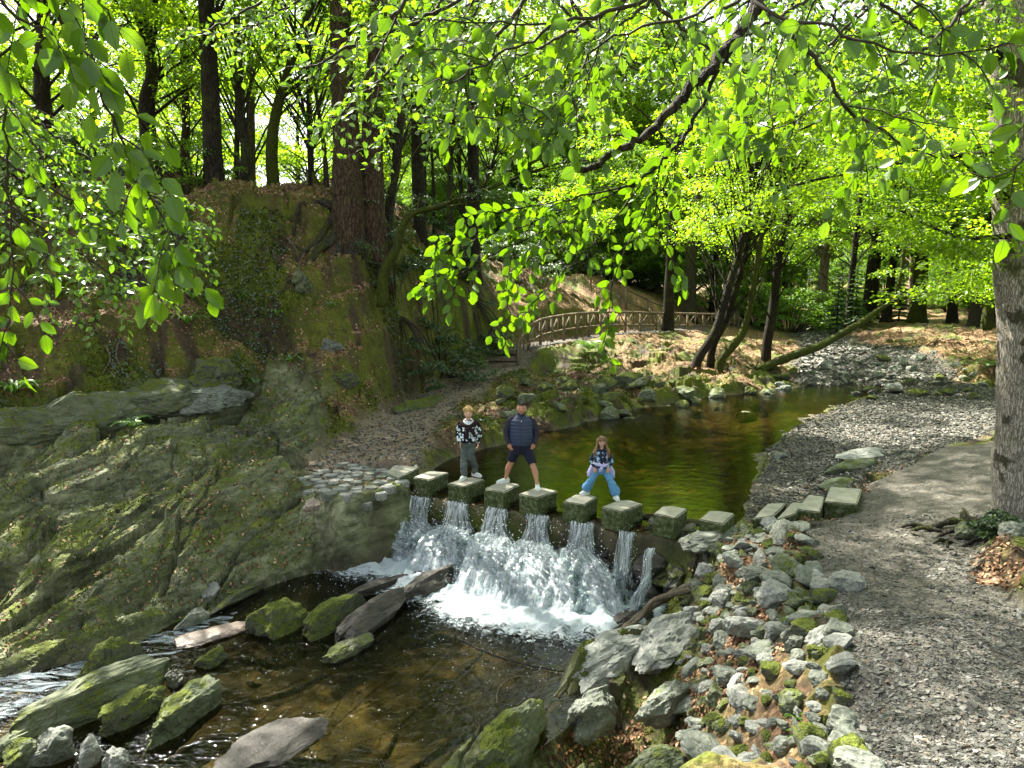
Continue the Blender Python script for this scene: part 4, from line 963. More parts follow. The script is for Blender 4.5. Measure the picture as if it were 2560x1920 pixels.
for k, (u, D, rx, rz, n, lf, mt, lab) in enumerate([
        (395, 24.3, 1.5, 2.6, 34, 0.10, M_LEAFD, 'dark glossy bush right under the great double trunk'), (440, 27, 1.8, 2.2, 34, 0.11, M_LEAFD, 'dark evergreen bush below the white sky gap'), (468, 32.0, 1.6, 2.4, 34, 0.11, M_LEAFD, 'dark bush behind the sunlit spray'),
        (522, 42, 2.2, 2.6, 34, 0.13, M_LEAFD, 'dark bush at the top of the red-brown slope'), (760, 53, 2.6, 4.0, 44, 0.16, M_LEAF, 'big green bush behind the leaning stems'), (790, 52, 3.4, 4.4, 44, 0.17, M_LEAF, 'big green bush left of the stony inflow'),
        (200, 25.2, 1.6, 2.0, 34, 0.09, M_LEAF, 'small-leaved bush with pale flowers along the crest'), (110, 23.6, 1.8, 2.0, 36, 0.10, M_LEAFD, 'dark bush on the crest behind the left branches'), (60, 23.0, 1.8, 2.2, 36, 0.10, M_LEAFD, 'dark bush on the crest at the left end'),
        (840, 56, 2.6, 3.2, 44, 0.17, M_LEAF, 'feathery green bush beside the far inflow'), (640, 56, 3.0, 3.6, 50, 0.16, M_LEAFD, 'dark bush above the middle of the railing'), (590, 52, 2.4, 2.6, 44, 0.14, M_LEAFD, 'dark bush on the slope above the railing')]):
    x, y = at(u, D); bush('evergreen_bush' if mt is M_LEAFD else 'leafy_bush', lab, x, y, rx, rz, n, lf, mt, 600 + k)
def fir(u, D, h, label, seed):
    rng = np.random.RandomState(seed); x, y = at(u, D); o = thing('young_fir', label, 'tree', (x, y, H(x, y) - 0.1))
    m = MB(); m.add(*tube([[0, 0, 0], [0.02, 0, h * 0.5], [0, 0, h]], [0.07, 0.05, 0.01], 7)); sp = []
    P, Tp, N, Ls = [], [], [], []
    for z in np.arange(0.25, h, 0.28):
        for k in range(7):
            a = rng.uniform(0, 6.28); L = (h - z) * 0.42 * rng.uniform(0.7, 1.1) + 0.12; d = np.array([np.cos(a), np.sin(a), -0.22])
            m.add(*tube([[0, 0, z], d * L * 0.6 + [0, 0, z + 0.05], d * L + [0, 0, z]], [0.014, 0.01, 0.004], 4, cap=False))
            s = np.array([-np.sin(a), np.cos(a), 0])
            for q in np.linspace(0.12, 1, int(L / 0.07) + 3):
                for sg in (-1, 1):
                    P.append(d * L * q + [0, 0, z + rng.normal(0, 0.01)]); Tp.append(d * 0.6 + s * sg * rng.uniform(0.5, 1) + [0, 0, -0.1]); N.append([rng.normal(0, .2), rng.normal(0, .2), 1]); Ls.append(0.24 * (1.1 - 0.6 * q))
    m.build('trunk', M_BARKD, o, True); c = MB(); c.add(*small_leaves(rng, np.array(P), np.array(Tp), np.array(N), np.array(Ls), 0.35)); c.build('crown', M_NEEDLE, o)
fir(838, 47, 3.4, 'young fir with feathery layers left of the fallen tree', 1); fir(856, 49, 4.2, 'taller young fir just behind the fallen tree', 2); fir(900, 56, 3.6, 'young fir right of the bent bough on the far floor', 3); fir(818, 54, 2.8, 'small young fir beside the far inflow', 4)
# ------------------------------------------------------------------ rocks
def rock_shape(seed, sub=4, planes=15, hard=0.97, rough=0.085, strata=0.06, dims=(1, 1, 1)):
    rng = np.random.RandomState(seed); V, F = ICO[sub]; V = V.copy()
    for k in range(planes):
        n = norm(rng.normal(0, 1, 3) * np.array([1, 1, 0.8])); hgt = rng.uniform(0.58, 0.86)
        d = V @ n; V -= np.maximum(d - hgt, 0)[:, None] * n * hard
    U = V * np.asarray(dims)
    ax = norm(np.array([0.15, 0.85, 0.5]) + rng.normal(0, 0.12, 3))
    q = U @ ax / max(min(dims), 0.2) * 4.2 + 0.5 * fbm3(U / max(dims) * 3, 2, seed)
    st = np.floor(q); step = _h(st, st * 0, st * 0, seed) - 0.5
    N = norm(V)
    V = V + N * (rough * fbm3(U / max(dims) * 4.5 + 7.7, 5, seed, 0.6) + strata * step)[:, None] + N * 0.10 * fbm3(V * 1.3 + seed, 2, seed + 3)[:, None]
    return V, F
def rock_mat(name, c0, c1, c2, moss=0.0, rough=0.85, wet=None, mossbase=0.45):
    T = NT(name); P = T.obj()
    R = T.n('ObjectInfo').outputs['Random']
    Pv = T.n('VectorMath', {0: P, 1: T.n('CombineXYZ', {0: T.math('MULTIPLY', R, 37.0), 1: T.math('MULTIPLY', R, 13.0), 2: 0.0}).outputs[0]}, operation='ADD').outputs[0]
    W = T.pos()
    n1 = T.noise(T.mapping(Pv, scale=(0.6, 2.2, 1.6)), 2.4, 7, 0.65, 0.7); n2 = T.noise(W, 24, 4, 0.65); n3 = T.noise(W, 7, 5, 0.6)
    c = T.ramp(n1, [(0.28, c0), (0.5, c1), (0.72, c2)])
    c = T.mix(T.ramp(n2, [(0.55, 0.0), (0.75, 0.6)]), c, tuple(min(0.5, q * 1.5 + 0.02) for q in c2))
    c = T.mix(0.35, c, T.mix(R, tuple(q * 0.6 for q in c1), tuple(q * 1.35 for q in c1)))
    v = T.n('TexVoronoi', {'Vector': T.mapping(Pv, scale=(1, 2.4, 1.7)), 'Scale': 2.2}, feature='DISTANCE_TO_EDGE').outputs[0]
    crack = T.ramp(v, [(0.0, 1.0), (0.03, 0.0)])
    c = T.mix(T.math('MULTIPLY', crack, 0.6), c, tuple(q * 0.25 for q in c0))
    h = T.math('ADD', T.math('MULTIPLY', n1, 0.7), T.math('MULTIPLY', T.math('ADD', n2, n3), 0.5))
    if moss:
        mc = T.ramp(T.math('ADD', T.math('MULTIPLY', T.noise(W, 45, 3, 0.7), 0.6), T.math('MULTIPLY', n3, 0.4)), MOSS_STOPS)
        up = T.ramp(T.nz(), [(0.15, 0.0), (0.6, 1.0)])
        f = T.math('MULTIPLY', T.ramp(T.math('ADD', T.math('MULTIPLY', T.noise(Pv, 1.6, 5, 0.6), 0.7), T.math('MULTIPLY', n3, 0.3)), [(0.72 - 0.42 * moss, 0.0), (0.80 - 0.42 * moss, 1.0)]), up)
        c = T.mix(f, c, mc); h = T.math('ADD', h, T.math('MULTIPLY', T.math('MULTIPLY', f, T.noise(W, 60, 2, 0.6)), 1.2))
    return T.done(T.pbr(c, rough, T.bump(h, 0.8, 0.03), 0.35 if rough > 0.6 else 0.5))
R_GREY = rock_mat('grey_stone', (0.045, 0.052, 0.042), (0.125, 0.138, 0.112), (0.24, 0.25, 0.215), 0.25)
R_GREEN = rock_mat('greenish_stone', (0.035, 0.042, 0.026), (0.095, 0.112, 0.066), (0.19, 0.205, 0.135), 0.55)
R_PALE = rock_mat('pale_stone', (0.09, 0.10, 0.09), (0.21, 0.22, 0.195), (0.36, 0.36, 0.33), 0.12)
R_MOSS = rock_mat('mossy_stone', (0.025, 0.028, 0.018), (0.075, 0.082, 0.055), (0.15, 0.155, 0.115), 0.95)
R_WET = rock_mat('wet_stone', (0.010, 0.009, 0.007), (0.030, 0.027, 0.022), (0.052, 0.046, 0.038), 0.0, 0.62)
R_WETM = rock_mat('damp_mossy_stone', (0.016, 0.016, 0.011), (0.045, 0.045, 0.032), (0.11, 0.108, 0.08), 0.6, 0.5)
R_SUN = rock_mat('sunlit_pink_stone', (0.12, 0.08, 0.06), (0.26, 0.20, 0.16), (0.42, 0.36, 0.30), 0.0, 0.35)  # pinkish stone, paled to carry the sunlight on the wet slab
def rock(name, label, cen, dims, yaw, mat, seed, sub=4, tilt=(0, 0), group=None, **kw):
    V, F = rock_shape(seed, sub, dims=dims, **kw)
    m = MB(); m.add(V * np.asarray(dims), F)
    o = m.build(name, mat, None, False, tuple(cen)); o.rotation_euler = (tilt[0], tilt[1], yaw)
    return tag(o, label, 'rock', group)
def rock_line(label, u0, v0, u1, v1, z, width, height, mat, seed, lift=0.25, name='boulder', tilt=0.0, **kw):
    """long rock lying from one pixel to another at height z"""
    a, b = PZ(u0, v0, z), PZ(u1, v1, z); c = (a + b) / 2; d = b - a; L = np.linalg.norm(d[:2])
    return rock(name, label, (c[0], c[1], z + height * lift), (L / 2 * 1.08, width / 2, height * 0.62), math.atan2(d[1], d[0]), mat, seed, 5, (tilt, 0), **kw)
rock_line('rounded boulder with a thick green moss cap, left of the long dark rocks', 252, 642, 306, 612, ZL, 0.75, 0.62, R_MOSS, 701, 0.15, strata=0.07)
rock_line('mossy-backed boulder leaning against the rounded moss-capped one', 298, 646, 362, 604, ZL, 0.62, 0.52, R_MOSS, 702, 0.12, strata=0.08)
rock_line('long dark wet rock pointing from the moss-capped boulders at the falls', 325, 655, 415, 590, ZL, 0.75, 0.42, R_WET, 703, 0.1, strata=0.08)
rock_line('smooth black wet rock touching the edge of the foam', 398, 606, 462, 572, ZL, 0.62, 0.40, R_WET, 704, 0.12, strata=0.02)
rock_line('low black rock between the foam and the moss-capped boulders', 335, 605, 425, 570, ZL, 0.45, 0.22, R_WET, 705, 0.1, strata=0.05)
rock_line('brown wet rock with a red-brown waterline at the foot of the long dark rock', 318, 668, 372, 640, ZL, 0.45, 0.26, R_WETM, 706, 0.1)
rock_line('long mossy ridge of rock dividing the pale side channel from the stream', -40, 772, 190, 660, ZL, 0.85, 0.6, R_GREEN, 707, 0.1, strata=0.09)
rock_line('mossy half-round lump on the upper end of the dividing ridge', 78, 696, 140, 660, ZL, 0.6, 0.66, R_MOSS, 708, 0.2)
rock_line('boulder with a green moss saddle alone in dark water at the lower left', 96, 744, 160, 694, ZL, 0.5, 0.48, R_MOSS, 709, 0.12, strata=0.07)
rock_line('large layered grey-green slab boulder, longest in the lower left', 140, 755, 222, 690, ZL, 0.62, 0.66, R_GREEN, 710, 0.12, strata=0.12)
rock_line('flat dark wet slab just above the water at the bottom left of the middle', 205, 790, 318, 712, ZL, 0.9, 0.16, R_WET, 711, 0.05, strata=0.05)
rock_line('round grey stone in the current behind the layered slab boulder', 165, 688, 186, 680, ZL, 0.26, 0.26, R_WETM, 712, 0.2)
rock_line('small moss-topped stone below the sunlit wet slab', 196, 670, 228, 655, ZL, 0.34, 0.3, R_MOSS, 713, 0.12)
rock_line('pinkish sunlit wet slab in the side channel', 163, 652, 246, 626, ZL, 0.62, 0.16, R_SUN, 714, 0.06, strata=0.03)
rock_line('thin leaning slab fallen against the left bank of the channel', 178, 632, 210, 612, ZL, 0.3, 0.30, R_GREY, 715, 0.1)
rock_line('squared pale block lodged at the foot of the left slabs', 196, 604, 222, 590, ZL + 0.1, 0.45, 0.36, R_PALE, 716, 0.1, planes=16)
rock_line('long smooth wet ledge at the foot of the left slabs beside the stream', 190, 622, 330, 548, ZL, 0.5, 0.34, R_WETM, 717, 0.15)
rock_line('tall pointed rock with a yellow moss top at the bottom edge', 470, 810, 535, 722, ZL, 0.62, 0.75, R_GREEN, 718, 0.12, strata=0.11)
rock_line('pale cracked rock in front of the right bank', 567, 738, 612, 702, ZL, 0.55, 0.50, R_GREY, 719, 0.12, strata=0.11)
rock_line('angular grey-green rock behind the pale cracked one', 638, 730, 688, 690, -1.0, 0.55, 0.46, R_GREY, 720, 0.12, strata=0.11)
rock_line('split layered slab at the water edge under the driftwood', 580, 690, 660, 628, -1.15, 0.95, 0.55, R_PALE, 721, 0.1, strata=0.10)
rock_line('white-streaked upper slab of bedrock under the driftwood', 640, 672, 700, 622, -0.9, 0.85, 0.6, R_PALE, 722, 0.1, strata=0.10)
rock_line('dark round boulder beside the rightmost fall', 655, 592, 700, 566, -0.85, 0.75, 0.5, R_WETM, 723, 0.2)
rock_line('low flat rock at the right foot of the falls', 612, 636, 650, 610, ZL, 0.5, 0.3, R_WET, 724, 0.1)
rock_line('long greenish boulder at the bottom, lower than the pointed rock', 620, 790, 690, 758, -0.9, 0.5, 0.4, R_GREEN, 725, 0.12)
rock_line('small brown boulder on the left slabs near the paved corner', 306, 512, 318, 505, 0.12, 0.3, 0.26, R_SUN, 726, 0.2)
for k, (u, v, w_, h_, lab, mt) in enumerate([(20, 762, 0.5, 0.2, 'grey-green flat stone in the bottom left corner', R_GREEN), (55, 757, 0.62, 0.3, 'rounded grey stone on the bottom edge at the left', R_GREY), (90, 762, 0.3, 0.24, 'small pale stone right of the rounded one on the bottom edge', R_PALE), (118, 768, 0.4, 0.2, 'pale long stone on the bottom edge under the layered slab', R_PALE)]):
    p = PZ(u, v, ZL); rock('boulder', lab, (p[0], p[1], ZL + 0.08), (w_ / 2, w_ / 2.6, h_), 0.6 * k, mt, 730 + k)
# stones behind the falls
rng = np.random.RandomState(12)
for k in range(22):
    q = (k + rng.uniform(0.1, 0.9)) / 22; p = STONES[0][:2] * (1 - q) + STONES[8][:2] * q + WN * rng.uniform(0.38, 0.95)
    f = (p - STONES[0][:2]) @ WN; z = np.interp(f, [0.3, 0.95], [-0.42, -1.15]) + rng.uniform(-0.12, 0.12)
    s = rng.uniform(0.2, 0.36)
    rock('boulder', 'black wet boulder behind the curtain of falling water', (p[0], p[1], z), (s * 1.2, s, s * 0.8), rng.uniform(0, 6), R_WET, 740 + k, 3, group='wet boulders under the falls')
# rubble bank at the right: a few stone shapes, many stones
shapes = []
for k in range(14):
    dm = [(1, .8, .6), (1, .7, .5), (1, .9, .75), (1, .6, .45), (1, .85, .38)][k % 5]
    V, F = rock_shape(800 + k, 4, planes=13 if k % 2 else 8, dims=dm, strata=0.05 if k % 2 else 0.015); m = MB(); m.add(V * np.array(dm), F); shapes.append(m)
SM = {}
def stone(name, label, cat, x, y, z, s, yaw, tilt, mat, k, group):
    key = (k, mat.name)
    if key not in SM:
        SM[key] = shapes[k].mesh('stone_shape'); SM[key].materials.append(mat)
    o = link(name, SM[key]); o.location = (x, y, z); o.scale = (s,) * 3; o.rotation_euler = (tilt[0], tilt[1], yaw)
    return tag(o, label, cat, group)
RUB = poly((752, 520, 13.0), (700, 555, 12.2), (672, 600, 11.6), (668, 640, 10.5), (672, 700, 9.2), (690, 780, 7.2), (845, 790, 5.0), (832, 690, 6.6), (825, 640, 7.6), (815, 590, 9.3), (800, 550, 11), (788, 528, 12.4))
rp = np.array(RUB); pts = []
lo, hi = rp.min(0), rp.max(0)
for t in range(16000):
    p = lo + (hi - lo) * rng.rand(2)
    if sdist(p[:1], p[1:], RUB)[0] < 0.05: continue
    dd = 0.075 + 0.17 * rng.rand() ** 1.6
    if all((p[0] - q[0]) ** 2 + (p[1] - q[1]) ** 2 > (dd + q[2]) ** 2 * 0.56 for q in pts): pts.append((p[0], p[1], dd))
LABS = {'grey_stone': ('grey angular stone in the rubble bank between path and stream', 'grey stones of the rubble bank'), 'greenish_stone': ('greenish rounded stone in the rubble bank between path and stream', 'greenish stones of the rubble bank'),
        'pale_stone': ('pale lichened stone in the rubble bank between path and stream', 'pale stones of the rubble bank'), 'mossy_stone': ('moss-covered stone in the rubble bank between path and stream', 'mossy stones of the rubble bank')}
print('rubble', len(pts))
hz = land(np.array([q[0] for q in pts]), np.array([q[1] for q in pts]))
for (x, y, r), z in zip(pts, hz):
    mt = (R_GREY, R_GREY, R_PALE, R_PALE, R_GREEN, R_MOSS, R_GREEN, R_GREY)[rng.randint(8)]
    s = r * rng.uniform(1.1, 1.4)
    stone('rubble_stone', LABS[mt.name][0], 'stone', x, y, z + s * rng.uniform(0.05, 0.35), s, rng.uniform(0, 6.28), rng.normal(0, 0.35, 2), mt, rng.randint(14), LABS[mt.name][1])
# the row that edges the gravel path
EDGE = [PD(*q) for q in ((770, 519, 12.9), (800, 545, 11.3), (818, 580, 9.7), (832, 620, 8.3), (838, 655, 7.3), (845, 700, 6.3), (852, 745, 5.5), (860, 800, 4.7))]
Q = smooth_path([[*e[:2]] for e in EDGE], 400); d = 0; last = Q[0]
for p in Q:
    if np.hypot(*(p - last)) > d:
        last = p; d = rng.uniform(0.26, 0.44); s = rng.uniform(0.15, 0.22); mt = (R_GREEN, R_MOSS, R_GREY, R_PALE)[rng.randint(4)]
        stone('edging_stone', 'half-sunk stone in the row that edges the gravel path' + (', moss-covered' if mt is R_MOSS else ', bare grey-green' if mt is R_GREEN else ', bare grey' if mt is R_GREY else ', pale'), 'stone', p[0], p[1], H(*p) + s * 0.25, s, rng.uniform(0, 6.28), rng.normal(0, 0.2, 2), mt, rng.randint(14), {R_MOSS: 'mossy edging stones', R_GREEN: 'grey-green edging stones', R_GREY: 'grey edging stones', R_PALE: 'pale edging stones'}[mt])
# mossy stones on the bank of the pool, boulders of the inflow
def scatter_rocks(n, u, v, size, mats, label, group, name='boulder', sub=0.25, lo=8):
    for k in range(n):
        uu, vv = rng.uniform(*u), rng.uniform(*v); p = surf(uu, vv, lo=lo); s = rng.uniform(*size)
        mt = mats[rng.randint(len(mats))]
        stone(name, label[mats.index(mt)], 'rock', p[0], p[1], p[2] + s * sub, s, rng.uniform(0, 6.28), rng.normal(0, 0.25, 2), mt, rng.randint(14), group[mats.index(mt)])
scatter_rocks(40, (500, 770), (384, 425), (0.18, 0.45), [R_MOSS, R_GREEN], ['moss-covered rock on the far bank of the pool', 'greenish bare rock on the far bank of the pool'], ['mossy rocks along the pool bank', 'bare rocks along the pool bank'])
scatter_rocks(40, (775, 985), (352, 392), (0.15, 0.42), [R_GREY, R_PALE, R_MOSS], ['grey boulder where the stony inflow meets the pool', 'pale boulder where the stony inflow meets the pool', 'moss-capped boulder where the stony inflow meets the pool'], ['grey boulders of the inflow', 'pale boulders of the inflow', 'mossy boulders of the inflow'])
scatter_rocks(12, (840, 985), (386, 400), (0.2, 0.45), [R_WET, R_MOSS], ['dark wet boulder in the shallows at the far end of the pool', 'moss-capped boulder in the shallows at the far end of the pool'], ['dark boulders in the shallows', 'mossy boulders in the shallows'])
for k, (u, v, D, a, b_, h_, lab, mt) in enumerate([(628, 392, 28, 0.9, 0.6, 0.4, 'long mossy rock under the railing bend', R_MOSS), (860, 458, 17.8, 0.9, 0.35, 0.16, 'sunlit flat ledge of rock beside the bend of the path', R_PALE), (852, 470, 16.8, 1.0, 0.28, 0.16, 'low green-sided ledge of rock beside the bend of the path', R_GREEN), (780, 448, 18.2, 0.28, 0.2, 0.12, 'grey stone alone on the gravel beach', R_GREY),
        (838, 478, 15.6, 0.55, 0.25, 0.12, 'mossy flat rock behind the cut slabs', R_GREEN), (1012, 575, 10.4, 0.32, 0.25, 0.2, 'grey boulder half hidden below the roots of the big trunk', R_GREY), (968, 545, 11.3, 0.38, 0.2, 0.16, 'smooth stone at the edge of the path by the roots', R_GREEN), (848, 578, 9.3, 0.28, 0.2, 0.18, 'sunlit stone with yellow moss at the path edge', R_PALE),
        (712, 540, 12.5, 0.7, 0.45, 0.2, 'broad flat rock below the last stepping stone', R_GREY), (690, 532, 13.0, 0.3, 0.25, 0.16, 'brown wet rock between the last two stepping stones', R_WETM), (655, 527, 13.3, 0.3, 0.22, 0.14, 'brown wet rock on the sill by the right falls', R_WETM)]):
    p = PD(u, v, D); z = H(p[0], p[1]); rock('boulder', lab, (p[0], p[1], z + h_ * 0.3), (a, b_, h_), (0.4, 0.5, 0.5, 1.0, 0.45, 0.3, 0.8, 0.2, 0.6, 1, 2)[k], mt, 880 + k)
p = surf(620, 440)
# left slabs: ledge blocks along the foot of the cliff
for k, (u, v, a, b_, h_, lab) in enumerate([(60, 418, 2.4, 0.8, 0.75, 'long dark overhanging ledge at the foot of the left bank'), (150, 398, 2.2, 0.8, 0.6, 'grey layered ledge right of the dark overhanging one'), (205, 396, 1.6, 0.8, 0.5, 'sloping slab with fallen leaves in its crack under the bank'), (215, 376, 0.9, 0.7, 0.55, 'square mossy block jutting from the bank'),
                                  (300, 282, 0.55, 0.4, 0.4, 'mossy grey outcrop high on the bank below the roots'), (330, 345, 0.4, 0.3, 0.25, 'grey stone on the leaf-strewn slope left of the path'), (345, 378, 0.5, 0.35, 0.3, 'mossy stone among dead leaves near the foot of the slope'), (420, 408, 1.3, 0.35, 0.4, 'mossy ledge along the upper side of the sloping path')]):
    p = surf(u, v, lo=12); rock('rock_ledge', lab, (p[0], p[1], p[2] - h_ * 0.15), (a, b_, h_), math.atan2(STR[1], STR[0]) - 0.5 if k < 4 else 0.6 * k, (R_GREEN, R_GREEN, R_GREY, R_MOSS, R_GREEN, R_GREY, R_MOSS, R_MOSS)[k], 900 + k, 5, strata=0.12, rough=0.14, planes=20)

# ------------------------------------------------------------------ cut stepping stones and slabs
T = NT('cut_stone'); P = T.obj(); W_ = T.pos()
n1 = T.noise(W_, 7, 6, 0.6); n2 = T.noise(W_, 60, 3, 0.6)
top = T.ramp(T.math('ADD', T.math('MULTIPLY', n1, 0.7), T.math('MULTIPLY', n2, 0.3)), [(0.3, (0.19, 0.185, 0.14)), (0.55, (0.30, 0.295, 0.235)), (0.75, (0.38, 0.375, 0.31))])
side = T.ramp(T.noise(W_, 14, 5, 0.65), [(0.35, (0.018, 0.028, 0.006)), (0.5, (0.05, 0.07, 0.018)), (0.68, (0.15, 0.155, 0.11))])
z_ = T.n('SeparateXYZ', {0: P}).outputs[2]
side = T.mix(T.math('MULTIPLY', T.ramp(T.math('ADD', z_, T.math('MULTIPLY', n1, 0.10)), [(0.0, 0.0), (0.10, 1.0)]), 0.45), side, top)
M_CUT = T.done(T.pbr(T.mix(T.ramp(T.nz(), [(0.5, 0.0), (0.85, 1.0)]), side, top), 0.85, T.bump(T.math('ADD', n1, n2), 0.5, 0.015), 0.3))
def prism(name, label, cat, outline, ztop, thick, mat=M_CUT, seed=0, group=None, bevel=0.018):
    import bmesh
    O = np.asarray(outline, float); c = O.mean(0); bm = bmesh.new()
    a = 0.5 * sum(O[i][0] * O[(i + 1) % len(O)][1] - O[(i + 1) % len(O)][0] * O[i][1] for i in range(len(O)))
    if a < 0: O = O[::-1]
    t_ = [bm.verts.new((p[0] - c[0], p[1] - c[1], 0)) for p in O]; b_ = [bm.verts.new((*((p - c) * 1.02), -thick)) for p in O]; n = len(O)
    bm.faces.new(t_); bm.faces.new(b_[::-1])
    for i in range(n): bm.faces.new((t_[i], b_[i], b_[(i + 1) % n], t_[(i + 1) % n]))
    bmesh.ops.bevel(bm, geom=bm.edges[:], offset=bevel, segments=2, affect='EDGES')
    bmesh.ops.triangulate(bm, faces=bm.faces[:]); bmesh.ops.subdivide_edges(bm, edges=bm.edges[:], cuts=3, use_grid_fill=True)
    V = np.array([v.co[:] for v in bm.verts]); d = 0.020 * fbm3(V * 6 + seed * 3.1, 4, seed)
    for v, q, k in zip(bm.verts, V, d): v.co = Vector(q + norm(q * np.array([1, 1, 2])) * k)
    me = bpy.data.meshes.new(name); bm.to_mesh(me); bm.free()
    return tag(link(name, me, mat, None, (c[0], c[1], ztop)), label, cat, group)
LA = norm(np.array([0.33, 0.50])); LB = np.array([-LA[1], LA[0]])
shape = [(-.33, -.22), (-.33, .22), (.20, .22), (.33, .10), (.33, -.22)]
who = ['bare cut stepping stone next to the paved left corner', 'cut stepping stone under the boy', 'cut stepping stone under the man and his right foot', 'cut stepping stone under the man and his left foot', 'cut stepping stone with a broken edge under the girl, the one nearer the man', 'cut stepping stone under the girl, the one farther from the man', 'bare cut stepping stone right of the girl', 'bare cut stepping stone closest to the rubble bank']
who[2:4] = ['cut stepping stone under one foot of the man, nearer the boy', 'cut stepping stone under one foot of the man, nearer the girl']
STOP = []
for k, s in enumerate(STONES[1:]):
    r_ = np.random.RandomState(k); j = r_.uniform(-0.035, 0.035, (5, 2)); a = r_.uniform(-0.13, 0.13)
    A_, B_ = LA * math.cos(a) + LB * math.sin(a), LB * math.cos(a) - LA * math.sin(a)
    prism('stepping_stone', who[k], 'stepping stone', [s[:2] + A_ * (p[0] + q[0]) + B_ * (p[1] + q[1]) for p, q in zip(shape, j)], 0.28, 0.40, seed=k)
    STOP.append(s)
prism('stepping_stone', 'long cut slab set in the paved left corner of the weir', 'slab', [PZ(u, v, 0.26)[:2] for u, v in ((385, 473), (398, 479), (419, 468), (413, 461), (395, 465))], 0.27, 0.6, seed=20)
for k, (q, lab) in enumerate([(((831, 478), (863, 480), (857, 495), (825, 492)), 'square cut slab at the path end of the steps'), (((809, 487), (825, 489), (820, 504), (797, 501)), 'second cut slab from the path'), (((792, 496), (804, 497), (796, 507), (775, 514)), 'narrow third cut slab from the path'), (((767, 500), (787, 499), (773, 512), (753, 515)), 'dark cut slab lying lowest beside the pool')]):
    zt = (0.38, 0.35, 0.32, 0.27)[k]; O = [PZ(u, v, zt)[:2] for u, v in q]; zt = max(H(*np.mean(O, 0)) + 0.05, 0.2); prism('cut_slab', lab, 'slab', O, zt, 0.4, seed=30 + k)
# cobbled paving at the left end of the weir
pav = PAVE
pp = np.array(pav); c_ = 0; pl_ = []
lo, hi = pp.min(0), pp.max(0)
for t in range(4000):
    p = lo + (hi - lo) * rng.rand(2)
    if sdist(p[:1], p[1:], pav)[0] > 0.0 and all(np.hypot(*(p - q)) > 0.25 for q in pl_): pl_.append(p)
for k, p in enumerate(pl_):
    n = rng.randint(5, 8); a = np.sort(rng.uniform(0, 6.28, n)) ; a = np.linspace(0, 6.28, n, endpoint=False) + rng.uniform(-0.25, 0.25, n)
    r = rng.uniform(0.13, 0.19, n)
    prism('paving_stone', 'flat pale paving stone set in mortar at the left end of the weir', 'paving stone', [p + np.array([math.cos(q), math.sin(q)]) * w_ for q, w_ in zip(a, r)], H(*p) + 0.035, 0.15, (R_PALE, R_GREY)[rng.rand() < 0.4], 50 + k, 'paving stones of the weir corner', 0.02)
# ------------------------------------------------------------------ falls and foam
T = NT('falling_water'); lv = T.n('SeparateXYZ', {0: T.attr('lv').outputs['Vector']}); P = T.obj()
uv = T.n('CombineXYZ', {0: T.math('MULTIPLY', lv.outputs[0], 26.0), 1: T.math('MULTIPLY', lv.outputs[1], 3.2), 2: T.math('MULTIPLY', lv.outputs[2], 11.0)}).outputs[0]
n1 = T.noise(uv, 1.0, 4, 0.6, 0.5); n2 = T.noise(P, 16, 4, 0.7, 0.6)
low = T.ramp(lv.outputs[1], [(0.25, 0.0), (0.7, 1.0)])
nn_ = T.mix(T.math('MULTIPLY', low, 0.38), n1, n2)
edge = T.ramp(T.math('ABSOLUTE', T.math('SUBTRACT', lv.outputs[0], 0.5)), [(0.32, 0.0), (0.5, 0.30)])
al = T.ramp(T.math('SUBTRACT', T.math('ADD', nn_, T.math('MULTIPLY', low, 0.05)), edge), [(0.44, 0.0), (0.66, 0.93)])
d = T.n('BsdfDiffuse', {0: (0.58, 0.65, 0.68, 1)}).outputs[0]; t_ = T.n('BsdfTranslucent', {0: (0.50, 0.57, 0.60, 1)}).outputs[0]
g_ = T.n('BsdfGlossy', {0: (1, 1, 1, 1), 'Roughness': 0.15}).outputs[0]
wsh = T.n('MixShader', {0: 0.12, 1: T.n('MixShader', {0: 0.35, 1: d, 2: t_}).outputs[0], 2: g_}).outputs[0]
M_FALL = T.done(T.n('MixShader', {0: al, 1: T.n('BsdfTransparent', {0: (0.93, 0.95, 0.95, 1)}).outputs[0], 2: wsh}).outputs[0])
T = NT('foam_mat'); P = T.obj(); lv = T.n('SeparateXYZ', {0: T.attr('lv').outputs['Vector']})
n1 = T.noise(T.mapping(P, scale=(1, 1.5, 1)), 4.5, 7, 0.72, 1.8); n2 = T.noise(P, 26, 3, 0.6, 0.5)
al = T.ramp(T.math('ADD', T.math('ADD', T.math('MULTIPLY', n1, 0.75), T.math('MULTIPLY', n2, 0.25)), T.math('MULTIPLY', T.math('SUBTRACT', lv.outputs[0], 0.5), 0.62)), [(0.50, 0.0), (0.64, 0.96)])
df = T.n('BsdfDiffuse', {0: (0.36, 0.41, 0.43, 1)}).outputs[0]
M_FOAM = T.done(T.n('MixShader', {0: al, 1: T.n('BsdfTransparent').outputs[0], 2: df}).outputs[0])
M_DROP = NT('spray'); M_DROP = M_DROP.done(M_DROP.pbr((0.85, 0.9, 0.92), 0.25, None, 0.5))
FALLS = [(392, 489, 52, 0.95, 0.10, 'broad leftmost fall, falling nearly straight beside the paved corner'), (430, 492, 33, 0.9, 0.25, 'second fall from the left, a sheet of fine threads'), (469, 497, 33, 1.2, 0.55, 'fall below the boy, spreading left over a hump'),
         (507, 503, 31, 1.25, 0.75, 'fall below the man, breaking over dark rocks'), (548, 509, 31, 1.3, 0.80, 'fall in the middle, widest white fan'), (591, 516, 32, 1.2, 0.62, 'fall below the girl, long white skirt'), (634, 525, 20, 0.30, 0.22, 'thin fall of glassy threads right of the girl'), (658, 541, 9, 0.40, 0.25, 'narrow rightmost fall tilting left')]
